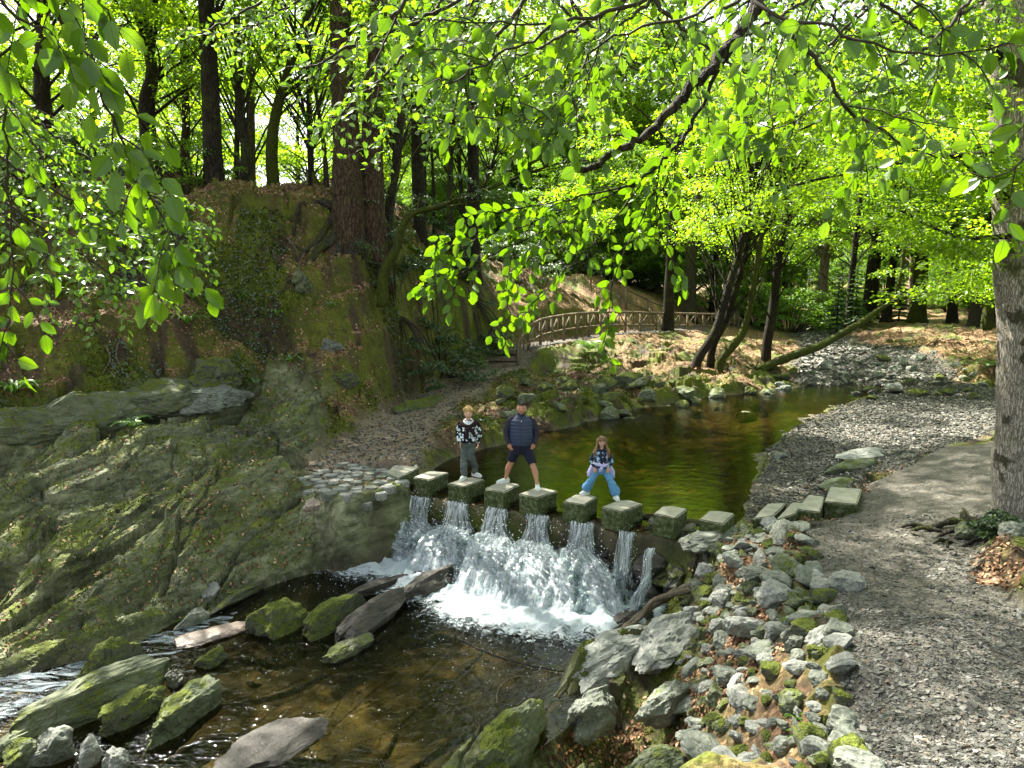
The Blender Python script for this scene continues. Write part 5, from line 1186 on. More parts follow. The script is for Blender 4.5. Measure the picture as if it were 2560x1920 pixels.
OCT = np.array([[1, 0, 0], [-1, 0, 0], [0, 1, 0], [0, -1, 0], [0, 0, 1], [0, 0, -1]], float); OCF = np.array([[0, 2, 4], [2, 1, 4], [1, 3, 4], [3, 0, 4], [2, 0, 5], [1, 2, 5], [3, 1, 5], [0, 3, 5]])
rng = np.random.RandomState(31); feet = []
def drops(m, C, r):
    n = len(C); V = (C[:, None] + OCT[None] * r[:, None, None]); F = (np.arange(n) * 6)[:, None, None] + OCF[None]
    m.add(V.reshape(-1, 3), F.reshape(-1, 3))
for fi, (u, v, wpx, spread, out, lab) in enumerate(FALLS):
    lip = PZ(u, v, -0.06); D = lip[1]; w0 = wpx * D / FPX
    ft_ = PZ(*FEET[fi], ZL); out = max((ft_ - lip)[:2] @ WN - 0.28, 0.1); side = (ft_ - lip)[:2] @ WDIR
    o = thing('waterfall', lab, 'waterfall', (lip[0], lip[1], ZL))
    m = MB(); hgt = lip[2] - ZL
    for layer in range(3):
        nu, nv = 30, 60
        a = np.linspace(0, 1, nu)[None] * np.ones((nv, 1)); b = np.linspace(0, 1, nv)[:, None] * np.ones((1, nu))
        so = rng.uniform(0, 50)
        kk = 0.30 + 0.1 * rng.rand()                        # free fall first, then over the rocks
        zf = np.where(b < kk, -0.42 * hgt * (b / kk) ** 1.4, -hgt * (0.42 + 0.58 * ((b - kk) / (1 - kk)) ** 1.15))
        of = 0.42 + np.where(b < kk, 0.14 * (b / kk), 0.14 + (out + 0.12) * ((b - kk) / (1 - kk)) ** 1.0) + 0.05 * layer - 0.05
        zf = zf + np.sin(np.clip((b - kk) / (1 - kk), 0, 1) * np.pi) * 0.18 * (out > 0.3)
        wd = w0 * (1 + 1.75 * spread * sstep(0.15, 1.0, b))
        n_ = fbm2(a * 11 * wd / 0.5 + so, b * 4 + fi * 9, 4, 60 + layer); amp = 0.03 + 0.10 * sstep(0.25, 0.7, b)
        lat = (a - 0.5) * wd + side * sstep(0.3, 1.0, b) + 0.04 * fbm2(a * 5 + so, b * 3, 2, 70)
        lat = lat
        X = WDIR[0] * lat + WN[0] * (of + n_ * amp); Y = WDIR[1] * lat + WN[1] * (of + n_ * amp); Z = zf + hgt + 0.6 * n_ * amp
        A = np.stack([a * max(w0 / 0.45, 0.3), b, np.full_like(a, (layer + fi * 3) * 0.37)], -1)
        A[..., 0] = a
        i = np.arange(nv - 1)[:, None] * nu; j = np.arange(nu - 1)[None]
        m.add(np.stack([X, Y, Z], -1).reshape(-1, 3), np.stack([i + j, i + j + 1, i + nu + j + 1, i + nu + j], -1).reshape(-1, 4), A.reshape(-1, 3))
    m.build('sheet', M_FALL, o, True)
    n = int(260 * wpx / 26); b = rng.rand(n) ** 0.6; lat = rng.normal(0, 0.32, n) * w0 * (1 + spread * b) + side * b; of = 0.3 + (out + 0.22) * b + rng.normal(0, 0.09, n)
    C_ = np.stack([WDIR[0] * lat + WN[0] * of, WDIR[1] * lat + WN[1] * of, hgt * (1 - b ** 1.1) + np.abs(rng.normal(0, 0.08, n))], -1)
    m = MB(); drops(m, C_, rng.uniform(0.004, 0.012, n)); m.build('spray', M_DROP, o)['kind'] = 'stuff'
    f = lip[:2] + WN * (0.40 + out) + WDIR * side; feet.append((f[0], f[1], 0.40 + 0.5 * w0 * (1 + spread)))
x = np.linspace(-4.2, 3.3, 300); y = np.linspace(9.6, 15.2, 240)
X, Y = np.meshgrid(x, y); X, Y = X.ravel(), Y.ravel()
I = np.zeros_like(X)
for fx, fy, fr in feet:
    dx, dy = X - fx, Y - fy; l = dx * WDIR[0] + dy * WDIR[1]; q = dx * WN[0] + dy * WN[1]
    I = np.maximum(I, np.exp(-(l / (fr * 1.25)) ** 2) * np.exp(-(np.where(q > 0, q / 1.7, q / 0.7)) ** 2))
I = np.clip(I * 1.15, 0, 1) * sstep(-0.1, 0.2, sdist(X, Y, grow(BASIN, 0.35)))
Zf = ZL + 0.012 + I * (0.05 + 0.10 * fbm2(X * 4, Y * 4, 4, 5)) ; Zf = np.maximum(Zf, ZL + 0.008)
i = np.arange(239)[:, None] * 300; j = np.arange(299)[None]; F = np.stack([i + j, i + j + 1, i + 300 + j + 1, i + 300 + j], -1).reshape(-1, 4)
F = F[(I[F].max(1) > 0.12)]
used = np.unique(F); mp = np.zeros(len(X), int); mp[used] = np.arange(len(used))
m = MB(); m.add(np.stack([X, Y, Zf], -1)[used], mp[F], np.stack([I, I, I], -1)[used]); tag(m.build('foam', M_FOAM, None, True), 'white churning foam at the foot of the falls', 'foam', None, 'stuff')
n = 1500; fk = rng.randint(0, 8, n); fe = np.array(feet)[fk]; q = np.abs(rng.normal(0, 1.3, n)) - 0.2; l = rng.normal(0, 0.8, n) * fe[:, 2]
C_ = np.stack([fe[:, 0] + WN[0] * q + WDIR[0] * l, fe[:, 1] + WN[1] * q + WDIR[1] * l, ZL + 0.015 + 0.25 * rng.rand(n) ** 4 * (q < 0.6)], -1)
k = 260; pb = np.stack([rng.uniform(-7, 2.5, k), rng.uniform(8.5, 13, k), np.full(k, ZL + 0.004)], -1); pb = pb[sdist(pb[:, 0], pb[:, 1], BASIN) > 0.1]
m = MB(); drops(m, C_, rng.uniform(0.003, 0.010, n)); drops(m, pb, rng.uniform(0.003, 0.007, len(pb))); tag(m.build('spray_drops', M_DROP), 'white droplets and bubbles scattered on the lower stream', 'spray', None, 'stuff')

T = NT('foam_sheen_film'); P = T.obj(); m_ = T.mapping(P, rot=(0, 0, -math.atan2(STR[1], STR[0])), scale=(0.7, 2.4, 1))  # thin foam with the pale sky reflection painted into its colour
n1 = T.noise(m_, 2.6, 6, 0.6, 1.6); M_FILM = T.done(T.n('MixShader', {0: T.ramp(n1, [(0.47, 0.0), (0.60, 0.60)]), 1: T.n('BsdfTransparent').outputs[0], 2: T.n('BsdfDiffuse', {0: (0.26, 0.31, 0.34, 1)}).outputs[0]}).outputs[0])
film = [PZ(u, v, ZL)[:2] for u, v in ((238, 612), (200, 622), (165, 632), (100, 651), (40, 666), (-20, 682), (-150, 726), (-150, 790), (-20, 725), (60, 700), (120, 676), (170, 655), (215, 640))]
tag(flat_sheet(film, ZL + 0.006, 'foam_sheen_film', M_FILM), 'pale streaky foam film with painted sky reflection on the side channel', 'foam', None, 'stuff')
# ------------------------------------------------------------------ loose covers of the ground
def scatter(n, D0, D1, a0, a1, seed):
    r = np.random.RandomState(seed); D = np.exp(r.uniform(math.log(D0), math.log(D1), n)); u = np.radians(r.uniform(a0, a1, n))
    x, y = np.sin(u) * D, np.cos(u) * D; z, mk = land(x, y, True)
    e = 0.06; zx, zy = land(x + e, y), land(x, y + e)
    return r, x, y, z, mk, norm(np.stack([-(zx - z) / e, -(zy - z) / e, np.ones(n)], -1))
def lvmat(name, stops, rough=0.8, spec=0.3):
    T = NT(name); lv = T.n('SeparateXYZ', {0: T.attr('lv').outputs['Vector']})
    return T.done(T.pbr(T.ramp(lv.outputs[2], stops), rough, None, spec))
M_LIT = lvmat('dead_leaf', [(0.0, (0.05, 0.024, 0.011)), (0.35, (0.13, 0.066, 0.030)), (0.7, (0.24, 0.135, 0.07)), (0.92, (0.38, 0.24, 0.14)), (1.0, (0.46, 0.34, 0.22))])
M_CHIP = lvmat('slate_chip', [(0.0, (0.022, 0.023, 0.021)), (0.4, (0.058, 0.058, 0.050)), (0.75, (0.10, 0.10, 0.088)), (0.95, (0.155, 0.152, 0.138)), (1.0, (0.13, 0.085, 0.05))], 0.6, 0.4)
M_PEB = lvmat('pebble', [(0.0, (0.022, 0.023, 0.019)), (0.5, (0.062, 0.062, 0.050)), (0.8, (0.11, 0.107, 0.09)), (1.0, (0.23, 0.22, 0.19))], 0.7)
M_TUFT = lvmat('moss_tuft', [(0.0, (0.022, 0.034, 0.004)), (0.5, (0.075, 0.105, 0.009)), (0.85, (0.14, 0.17, 0.016)), (1.0, (0.20, 0.20, 0.04))], 0.95, 0.1)
r, x, y, z, mk, N = scatter(200000, 8.5, 48, -38, 36, 1)
ok = (mk['litter'] * (N[:, 2] > 0.28) * 1.3 + 0.10 * mk['path'] * (x < 3) + 0.05 * (mk['rock'] > 0.5) + 0.05 * mk['moss'] + 0.02 * mk['gravel'] * (x > 3)) * (sdist(x, y, POOL) < -0.1) * (sdist(x, y, BASIN) < -0.15) > r.rand(len(x)) * 0.9
x, y, z, N = x[ok], y[ok], z[ok], N[ok]; n = len(x); print('litter', n)
pos = np.stack([x, y, z], -1) + N * r.uniform(0.008, 0.03, n)[:, None]
tip = r.normal(0, 1, (n, 3)); tip -= N * (tip * N).sum(-1, keepdims=True)
m = MB(); m.add(*small_leaves(r, pos, tip, N + r.normal(0, 0.45, (n, 3)), r.uniform(0.05, 0.085, n), 0.6)); tag(m.build('fallen_leaves', M_LIT), 'brown fallen beech leaves strewn over the bank', 'leaf litter', None, 'stuff')
r, x, y, z, mk, N = scatter(380000, 7.5, 32, -38, 30, 2)
ok = (mk['moss'] * (1 - mk['litter'] * 0.7) * (1 - mk['wet']) * (0.35 + 0.65 * (fbm2(x * 1.3, y * 1.3, 3, 55) > 0.0)) * (1 - 0.6 * mk['rock'])) * (sdist(x, y, POOL) < 0) * (sdist(x, y, BASIN) < 0) > r.rand(len(x))
x, y, z, N = x[ok], y[ok], z[ok], N[ok]; n = len(x); print('moss', n)
r2, x2, y2, z2, mk2, N2 = scatter(240000, 16.5, 30, -38, 1, 12)
ok = (mk2['litter'] < 0.5) & (mk2['rock'] < 0.4) & (mk2['path'] < 0.2) & (z2 > 0.6) & (r2.rand(len(x2)) < np.clip(1 / N2[:, 2], 1, 6) / 4.0) & (fbm2(x2 * 0.9, y2 * 0.9, 3, 57) > -0.25)
x2, y2, z2, N2 = x2[ok], y2[ok], z2[ok], N2[ok]; print('hill', len(x2))
x, y, z, N = np.append(x, x2), np.append(y, y2), np.append(z, z2), np.vstack([N, N2]); n = len(x)
pos = np.stack([x, y, z], -1) - N * 0.01
m = MB(); m.add(*small_leaves(r, pos, N * 0.7 + r.normal(0, 0.5, (n, 3)) + np.array([0, 0, 0.1]), r.normal(0, 1, (n, 3)), np.clip(0.0030 * np.hypot(x, y), 0.02, 0.075) * r.uniform(0.6, 1.4, n), 0.5)); tag(m.build('moss', M_TUFT), 'short shaggy moss covering the bank and slabs', 'moss', None, 'stuff')
BOX = np.array([[-1, -1, -1], [1, -1, -1], [1, 1, -1], [-1, 1, -1], [-1, -1, 1], [1, -1, 1], [1, 1, 1], [-1, 1, 1]], float)
BXF = np.array([[0, 3, 2, 1], [4, 5, 6, 7], [0, 1, 5, 4], [1, 2, 6, 5], [2, 3, 7, 6], [3, 0, 4, 7]])
def shards(m, r, pos, N, size, flat):
    n = len(pos); t = r.normal(0, 1, (n, 3)); Nn = norm(N + r.normal(0, 0.30, (n, 3))); t = norm(t - Nn * (t * Nn).sum(-1, keepdims=True)); b = np.cross(Nn, t)
    J = BOX[None] * r.uniform(0.45, 1.15, (n, 8, 3)); s = np.stack([size, size * r.uniform(0.5, 0.9, n), size * flat], -1)
    L = J * s[:, None]; V = pos[:, None] + L[..., :1] * t[:, None] + L[..., 1:2] * b[:, None] + L[..., 2:] * Nn[:, None]
    A = np.zeros((n, 8, 3), np.float32); A[..., 2] = r.rand(n)[:, None]
    m.add(V.reshape(-1, 3), ((np.arange(n) * 8)[:, None, None] + BXF[None]).reshape(-1, 4), A.reshape(-1, 3))
r, x, y, z, mk, N = scatter(95000, 3.4, 15, 12, 42, 3)
ok = (mk['path'] > 0.4) & (r.rand(len(x)) < np.where((fbm2(x * 0.7, y * 0.7, 3, 44) + 0.10 * (8 - y) > -0.05), 0.85, 0.38))
m = MB(); n = ok.sum(); shards(m, r, np.stack([x, y, z], -1)[ok] + [0, 0, 0.004], N[ok], np.clip(r.gamma(2.2, 0.0054, n), 0.005, 0.036), 0.3); tag(m.build('slate_gravel', M_CHIP), 'grey slate chips loose on the right hand path', 'gravel', None, 'stuff'); print('chips', n)
r, x, y, z, mk, N = scatter(90000, 12.5, 62, 3, 36, 4)
ok = (mk['gravel'] > 0.4) & (z > -0.12); n = ok.sum(); D = np.hypot(x, y)[ok]; inr = sdist(x[ok], y[ok], INFLOW) > 0.2; mnd = sdist(x[ok], y[ok], MOUND) > 0
sz = np.clip(r.gamma(3, 0.00040 * D), 0.006, 0.05) * np.where(mnd, 0.8, np.where(inr, 3.4, 1.0))
m = MB(); shards(m, r, np.stack([x, y, z], -1)[ok] + np.array([0, 0, 0.01]), N[ok], sz, 0.5); tag(m.build('river_stones', M_PEB), 'grey river stones and shingle beside and beyond the pool', 'shingle', None, 'stuff'); print('pebbles', n)
r, x, y, z, mk, N = scatter(30000, 13, 36, -16, 3, 5)
ok = (mk['path'] > 0.5); m = MB(); n = ok.sum(); shards(m, r, np.stack([x, y, z], -1)[ok], N[ok], np.clip(r.gamma(3, 0.007, n), 0.008, 0.05), 0.4); tag(m.build('path_grit', M_PEB), 'small stones on the left hand path', 'gravel', None, 'stuff')
r, x, y, z, mk, N = scatter(230000, 14, 34, -38, 8, 6)
ok = (fbm2(x * 0.55, y * 0.55, 4, 66) + 0.25 * (z > 1.5) > 0.22) & (mk['path'] < 0.2) & (mk['wet'] < 0.1) & (mk['litter'] < 0.45) & (mk['rock'] < 0.5) & (z > 0.4) & (r.rand(len(x)) < np.clip(1 / N[:, 2], 1, 6) / 3.0)
x, y, z, N = x[ok], y[ok], z[ok], N[ok]; n = len(x); print('ivy', n)
m = MB(); m.add(*small_leaves(r, np.stack([x, y, z], -1) + N * r.uniform(0.01, 0.10, n)[:, None], r.normal(0, 1, (n, 3)) + [0, 0, -0.5], N + r.normal(0, 0.4, (n, 3)), r.uniform(0.04, 0.09, n), 0.75)); tag(m.build('ivy_leaves', M_LEAFD), 'small dark ivy leaves creeping over the bank', 'ivy', None, 'stuff')
# ------------------------------------------------------------------ ferns and small plants
def fern(label, x, y, n, L, seed, pinnate=True, name='fern'):
    r = np.random.RandomState(seed); z0 = H(x, y); o = thing(name, label, 'fern' if name == 'fern' else 'plant', (x, y, z0)); m = MB()
    for k in range(n):
        a = 6.28 * k / n + r.uniform(-0.3, 0.3); d = np.array([np.cos(a), np.sin(a), 0]); l = L * r.uniform(0.7, 1.1); up = r.uniform(0.5, 0.9)
        Q = smooth_path([[0, 0, 0], d * l * 0.35 + [0, 0, l * up * 0.6], d * l * 0.75 + [0, 0, l * up * 0.7], d * l * 1.05 + [0, 0, l * up * 0.42]], 14)
        s = np.array([-d[1], d[0], 0.0])
        if pinnate:
            m.add(*tube(Q, 0.003, 3, cap=False)); Tn = norm(np.gradient(Q, axis=0)); P_, T_, N_, S_ = [], [], [], []
            for q in range(2, 14):
                for sg in (-1, 1):
                    P_.append(Q[q]); T_.append(s * sg + Tn[q] * 0.4); N_.append(np.cross(Tn[q], s) + [0, 0, 0.6]); S_.append(l * 0.34 * math.sin(math.pi * (0.12 + 0.86 * q / 14)))
            m.add(*small_leaves(r, np.array(P_), np.array(T_), np.array(N_), np.array(S_), 0.3))
        else:
            w = l * 0.075 * np.sin(np.pi * np.linspace(0.08, 1, 14)) ** 0.6
            V = np.stack([Q - s * w[:, None] + [0, 0, 0.012], Q, Q + s * w[:, None] + [0, 0, 0.012]], 1); A = np.zeros((14, 3, 3)); A[..., 2] = r.rand()
            i = np.arange(13)[:, None] * 3; j = np.arange(2)[None]
            m.add(V.reshape(-1, 3), np.stack([i + j, i + j + 1, i + j + 4, i + j + 3], -1).reshape(-1, 4), A.reshape(-1, 3))
    m.build('fronds', M_FERN, o)
for k, (u, v, n, L, pin, lab) in enumerate([(132, 430, 9, 0.42, True, 'bright feathery fern growing on top of the left slabs'), (14, 400, 26, 0.62, False, 'big glossy strap-leaved fern at the left edge above the slabs'), (54, 290, 14, 0.6, False, 'strap-leaved fern high on the left bank above the dead leaves'),
        (31, 270, 10, 0.5, False, 'dim strap-leaved fern highest on the left bank'), (79, 299, 10, 0.42, False, 'small strap-leaved fern beside the dead-leaf hollow'), (187, 327, 16, 0.55, False, 'strap-leaved fern in the middle of the dead-leaf ledge'), (193, 300, 10, 0.5, False, 'strap-leaved fern above the dead-leaf ledge'),
        (277, 318, 10, 0.42, False, 'strap-leaved fern on the mossy slope below the roots'), (291, 364, 14, 0.46, False, 'strap-leaved fern on the square mossy block'), (255, 390, 7, 0.4, True, 'drooping fern in the corner behind the left slabs'), (240, 300, 8, 0.36, False, 'little strap-leaved fern alone on the dark moss face'),
        (150, 300, 8, 0.36, False, 'little strap-leaved fern right under the hanging beech branch'), (330, 312, 8, 0.36, False, 'little strap-leaved fern near the crooked mossy tree'), (590, 352, 14, 0.8, True, 'dark fern clump under the railing near the hanging leaves'), (988, 372, 10, 0.6, True, 'bright fern on the far right bank left of the pale trunk')]):
    p = surf(u, v, lo=9); fern(lab, p[0], p[1], n, L, 950 + k, pin)
for k, (u, v, lab) in enumerate([(796, 722, 'leafy seedling in the red-brown litter among the rubble'), (800, 742, 'leafy seedling lowest in the rubble, nearest the path edge'), (790, 625, 'tiny fern sprouting between the edging stones')]):
    p = surf(u, v, lo=3); fern(lab, p[0], p[1], 7, 0.13, 970 + k, False, 'seedling')
p = PD(1000, 560, 10.9); bush('ivy_bush', 'ivy and brambles around the roots of the big pale trunk', p[0] + 0.15, p[1], 0.55, 0.5, 26, 0.06, M_LEAFD, 980, cat='ivy')
p = PD(985, 548, 11.2); bush('ivy_bush', 'dark ivy tangle nearest the path at the foot of the big pale trunk', p[0], p[1], 0.3, 0.3, 14, 0.05, M_LEAFD, 981, cat='ivy')
# ------------------------------------------------------------------ driftwood and sticks
M_DRY = bark_mat('weathered_wood', (0.10, 0.082, 0.058), (0.27, 0.23, 0.17), 0.0, 3.0)
dw = thing('driftwood', 'bleached curved branch with a root end lying over the right bank', 'driftwood', (0, 0, 0))
m = MB(); W = np.array([PD(*q) for q in ((573, 670, 10.9), (580, 655, 11.0), (600, 639, 11.2), (622, 630, 11.3), (642, 614, 11.4), (668, 596, 11.5), (700, 582, 11.6), (722, 576, 11.6))])
m.add(*tube(smooth_path(W, 60), np.linspace(0.035, 0.075, 60), 10, 0.25, 3)); m.build('stem', M_DRY, dw, True)
m = MB()
m.add(*tube(smooth_path(np.array([PD(*q) for q in ((625, 630, 11.25), (640, 618, 11.2), (655, 600, 11.3), (690, 590, 11.3))]), 30), np.linspace(0.03, 0.05, 30), 8, 0.2, 4))
m.add(*tube(smooth_path(np.array([PD(*q) for q in ((640, 616, 11.3), (632, 630, 11.2), (626, 642, 11.1))]), 12), np.linspace(0.03, 0.02, 12), 8, 0.2, 4))
r = np.random.RandomState(6)
for k in range(34):
    c = PD(722, 575, 11.6); d = norm(r.normal(0, 1, 3) + [0.3, -0.3, -0.1]); L = r.uniform(0.12, 0.38)
    m.add(*tube(smooth_path([c + r.normal(0, 0.07, 3), c + d * L * 0.5 + r.normal(0, 0.05, 3), c + d * L + r.normal(0, 0.09, 3)], 9), np.linspace(0.022, 0.005, 9), 5, 0.2, k, cap=False))
m.build('root_end', M_DRY, dw, True)
def stick(label, pts, r0, r1, mat, name='stick'):
    W = np.array([PZ(*q) for q in pts]); m = MB(); m.add(*tube(smooth_path(W, 26), np.linspace(r0, r1, 26), 6, 0.2, 2)); tag(m.build(name, mat, None, True), label, 'stick')
stick('long thin stick lying across the lower stream towards the driftwood', [(458, 638, ZL + 0.06), (485, 652, ZL + 0.05), (520, 663, ZL + 0.03), (560, 671, ZL + 0.03), (574, 668, ZL + 0.08)], 0.018, 0.008, M_BARK)
stick('thin pale twig arching out of the lower stream', [(497, 706, ZL - 0.03), (498, 690, ZL + 0.1), (508, 679, ZL + 0.2), (520, 676, ZL + 0.22), (532, 678, ZL + 0.2)], 0.006, 0.004, M_DRY)
stick('dark branch standing upright in the water by the thin glassy fall', [(625, 610, ZL - 0.05), (624, 590, ZL + 0.2), (624, 570, ZL + 0.5), (623, 535, ZL + 1.0)], 0.018, 0.012, M_BARKD)
stick('brown stick lying in the side channel below the sunlit slab', [(153, 648, ZL + 0.1), (175, 650, ZL + 0.12), (200, 646, ZL + 0.12)], 0.015, 0.01, M_BARKD)
for k, (pp_, lab) in enumerate([(((308, 375), (320, 372), (330, 370), (336, 376)), 'pale dead branch lying on leaves left of the path'), (((288, 240), (296, 250), (300, 262)), 'bare white root hanging on the bank below the double trunk'), (((305, 255), (300, 270), (310, 285), (318, 300)), 'long bare root trailing down the bank'), (((108, 348), (112, 362), (104, 376)), 'thin roots dangling over the dark ledge'), (((120, 345), (118, 358), (124, 372)), 'thin root dangling right of the others over the dark ledge')]):
    W = []
    for u, v in pp_:
        p = surf(u, v, lo=12); W.append(p + np.array([0, -0.08, 0.06]))
    m = MB(); m.add(*tube(smooth_path(W, 20), np.linspace(0.03, 0.012, 20), 6, 0.2, k)); tag(m.build('dead_branch' if k == 0 else 'bare_root', M_DRY, None, True), lab, 'branch' if k == 0 else 'root')
# ------------------------------------------------------------------ rustic railings and steps
M_RAIL = bark_mat('rail_wood', (0.15, 0.12, 0.082), (0.34, 0.28, 0.20), 0.10, 2.0)
def pole(a, b, r, name, parent, seg=7):
    m = MB(); m.add(*tube(np.array([a, (np.asarray(a) + b) / 2, b]), [r, r * 0.97, r * 0.93], seg, 0.12, int(abs(a[0]) * 99) % 97)); return m.build(name, M_RAIL, parent, True)
def railing(label, pts, hgt, step, braces=True, r=0.066, mid=0.32):
    o = thing('railing', label, 'railing', (0, 0, 0)); Q = smooth_path(np.array(pts), 500); L = np.concatenate([[0], np.cumsum(np.linalg.norm(np.diff(Q[:, :2], axis=0), axis=1))])
    n = max(2, int(round(L[-1] / step))); base = []
    for k in range(n + 1): base.append(np.array([np.interp(L[-1] * k / n, L, Q[:, c]) for c in range(3)]))
    up = np.array([0, 0, 1.0])
    for k, b in enumerate(base):
        pole(b - up * 0.35, b + up * (hgt + 0.06), r * 1.1, 'post', o)
        if k:
            a = base[k - 1]; pole(a + up * hgt, b + up * hgt, r, 'top_rail', o); pole(a + up * hgt * mid, b + up * hgt * mid, r * 0.8, 'lower_rail', o)
            if braces:
                c = (a + b) / 2
                pole(c + up * hgt * mid, c + up * hgt, r * 0.6, 'upright', o); pole(a + up * hgt * mid, c + up * hgt, r * 0.55, 'brace', o); pole(b + up * hgt * mid, c + up * hgt, r * 0.55, 'brace', o)
    return o
def railpt(u, v, D): p = PD(u, v, D); return p
railing('curved rustic log railing climbing from the steps along the pool path', [railpt(518, 368, 31.6), railpt(532, 347, 33.2), railpt(558, 338, 36), railpt(590, 333, 39), railpt(622, 331, 42), (*railpt(665, 331, 44.5)[:2], railpt(665, 331, 44.5)[2]), railpt(705, 331, 46.5), railpt(720, 331, 47)], 1.05, 1.35)
railing('short return of log railing at the far end of the pool path', [railpt(722, 329, 48.0), railpt(730, 328, 49.0), railpt(738, 328, 50.5)], 1.05, 0.9)
railing('plain log handrail slanting down the upper path behind the long railing', [railpt(626, 306, 46), railpt(648, 316, 47), railpt(668, 324, 48)], 1.0, 1.5, False)
railing('straight log railing half hidden behind the leaning stems', [railpt(684, 323, 52), railpt(700, 323, 52.5), railpt(716, 324, 53)], 1.0, 1.1)
st = thing('wooden_steps', 'three board-fronted steps where the left path meets the railing', 'steps', PD(503, 366, 31.2))
b = np.array(st.location)
for k, (u, v, D) in enumerate(((501, 366, 31.0), (502, 359, 31.6), (504, 352, 32.2))):
    p = PD(u, v, D); m = MB()
    w_, d_, h_ = 0.62, 0.32, 0.085
    V = BOX * np.array([w_, d_, h_]) + p - b + [0, d_, 0]; m.add(V, BXF); m.build('step', M_RAIL, st)
# ------------------------------------------------------------------ the three people on the stones
def limb(m, pts, seg=14, n=14, flat=None):
    Q = smooth_path(np.asarray(pts, float), n); m.add(*tube(Q[:, :3], Q[:, 3], seg, flat=flat))
    if flat is None:
        for q in (Q[0], Q[-1]):
            V, F = ICO[2]; m.add(V * q[3] + q[:3], F)
def ball(m, c, r):
    V, F = ICO[3]; m.add(V * np.asarray(r) + np.asarray(c), F)
def rings(m, R, seg=36, wave=None, nr=40):
    """closed body of ellipse rings: x, y, z, rx, ry"""
    Q = smooth_path(np.asarray(R, float), nr); a = np.linspace(0, 2 * np.pi, seg, endpoint=False)
    k = np.ones(nr) if wave is None else wave(Q[:, 2])
    V = np.stack([Q[:, :1] + Q[:, 3:4] * np.cos(a) * k[:, None], Q[:, 1:2] + Q[:, 4:5] * np.sin(a) * k[:, None], Q[:, 2:3] + 0 * a], -1).reshape(-1, 3)
    i = np.arange(nr - 1)[:, None] * seg; j = np.arange(seg)[None]
    F = np.stack([i + j, i + (j + 1) % seg, i + seg + (j + 1) % seg, i + seg + j], -1).reshape(-1, 4)
    c0, c1 = V[:seg].mean(0), V[-seg:].mean(0); n = len(V); V = np.vstack([V, c0, c1]); kk = np.arange(seg)
    m.add(V, [F, np.stack([np.full(seg, n), (kk + 1) % seg, kk], -1), np.stack([np.full(seg, n + 1), (nr - 1) * seg + kk, (nr - 1) * seg + (kk + 1) % seg], -1)])
def fuse(m, name, mat, parent, vox=0.007, it=3, noise=0.0, ns=20):
    o = m.build(name, mat, parent, True)
    q = o.modifiers.new('fuse', 'REMESH'); q.mode = 'VOXEL'; q.voxel_size = vox; q.use_smooth_shade = True
    q = o.modifiers.new('smooth', 'SMOOTH'); q.factor = 0.5; q.iterations = it
    d = bpy.context.evaluated_depsgraph_get(); d.update(); me = bpy.data.meshes.new_from_object(o.evaluated_get(d)); o.modifiers.clear(); o.data = me
    if not me.materials: me.materials.append(mat)
    if noise:
        V = np.zeros(len(me.vertices) * 3); me.vertices.foreach_get('co', V); V = V.reshape(-1, 3); N = np.zeros(len(V) * 3); me.vertices.foreach_get('normal', N)
        V = V + N.reshape(-1, 3) * (noise * fbm3(V * np.array([ns, ns, ns * 1.4]), 3, 4))[:, None]; me.vertices.foreach_set('co', V.ravel()); me.update()
    return o
def head(m, c, s, yaw=0.0, jaw=0.35):
    """skull, jaw, nose, brow, lips and ears; c = middle of the head, s = half height"""
    V, F = ICO[5]; V = V.copy() * np.array([0.70, 0.84, 1.0])
    z, y, x = V[:, 2], V[:, 1], V[:, 0]
    f = np.clip(-z, 0, 1); V[:, 0] *= 1 - jaw * f ** 1.6; V[:, 1] = np.where(y < 0, y * (1 - 0.10 * f), y * (1 - 0.40 * f))
    fr = (y < -0.2)
    def bump(cx, cz, rx, rz, h): V[:, 1] -= fr * h * np.exp(-((x - cx) / rx) ** 2 - ((z - cz) / rz) ** 2)
    bump(0, -0.12, 0.10, 0.16, 0.20); bump(0, 0.10, 0.08, 0.2, 0.08); bump(0, 0.22, 0.5, 0.10, 0.05); bump(-0.27, 0.06, 0.13, 0.09, -0.09); bump(0.27, 0.06, 0.13, 0.09, -0.09)
    bump(0, -0.47, 0.2, 0.06, 0.05); bump(0, -0.57, 0.17, 0.05, 0.05); bump(0, -0.84, 0.2, 0.12, 0.09); bump(-0.34, -0.2, 0.16, 0.2, 0.05); bump(0.34, -0.2, 0.16, 0.2, 0.05)
    cs, sn = math.cos(yaw), math.sin(yaw); R = np.array([[cs, -sn, 0], [sn, cs, 0], [0, 0, 1]])
    m.add(V @ R.T * s + c, F)
    for sg in (-1, 1):
        e, F2 = ICO[2]; m.add((e * np.array([0.09, 0.16, 0.24]) + np.array([0.70 * sg, 0.06, -0.05])) @ R.T * s + c, F2)
    return lambda p: (np.asarray(p, float) @ R.T) * s + c
def face(o, hp, s, mats, smile=0.0, cheeks=False):
    for sg in (-1, 1):
        m = MB(); ball(m, hp((0.27 * sg, -0.735, 0.07)), np.array([0.085, 0.05, 0.045]) * s); m.build('eye', M_EYE, o, True)
        m = MB(); limb(m, [(*hp((0.13 * sg, -0.80, 0.215)), 0.022 * s), (*hp((0.27 * sg, -0.78, 0.245)), 0.026 * s), (*hp((0.42 * sg, -0.68, 0.20)), 0.016 * s)], 6, 6); m.build('eyebrow', mats, o, True)
    m = MB(); limb(m, [(*hp((-0.22, -0.735, -0.50 + smile)), 0.018 * s), (*hp((0, -0.83, -0.53)), 0.032 * s), (*hp((0.22, -0.735, -0.50 + smile)), 0.018 * s)], 8, 8); m.build('mouth', M_LIP, o, True)
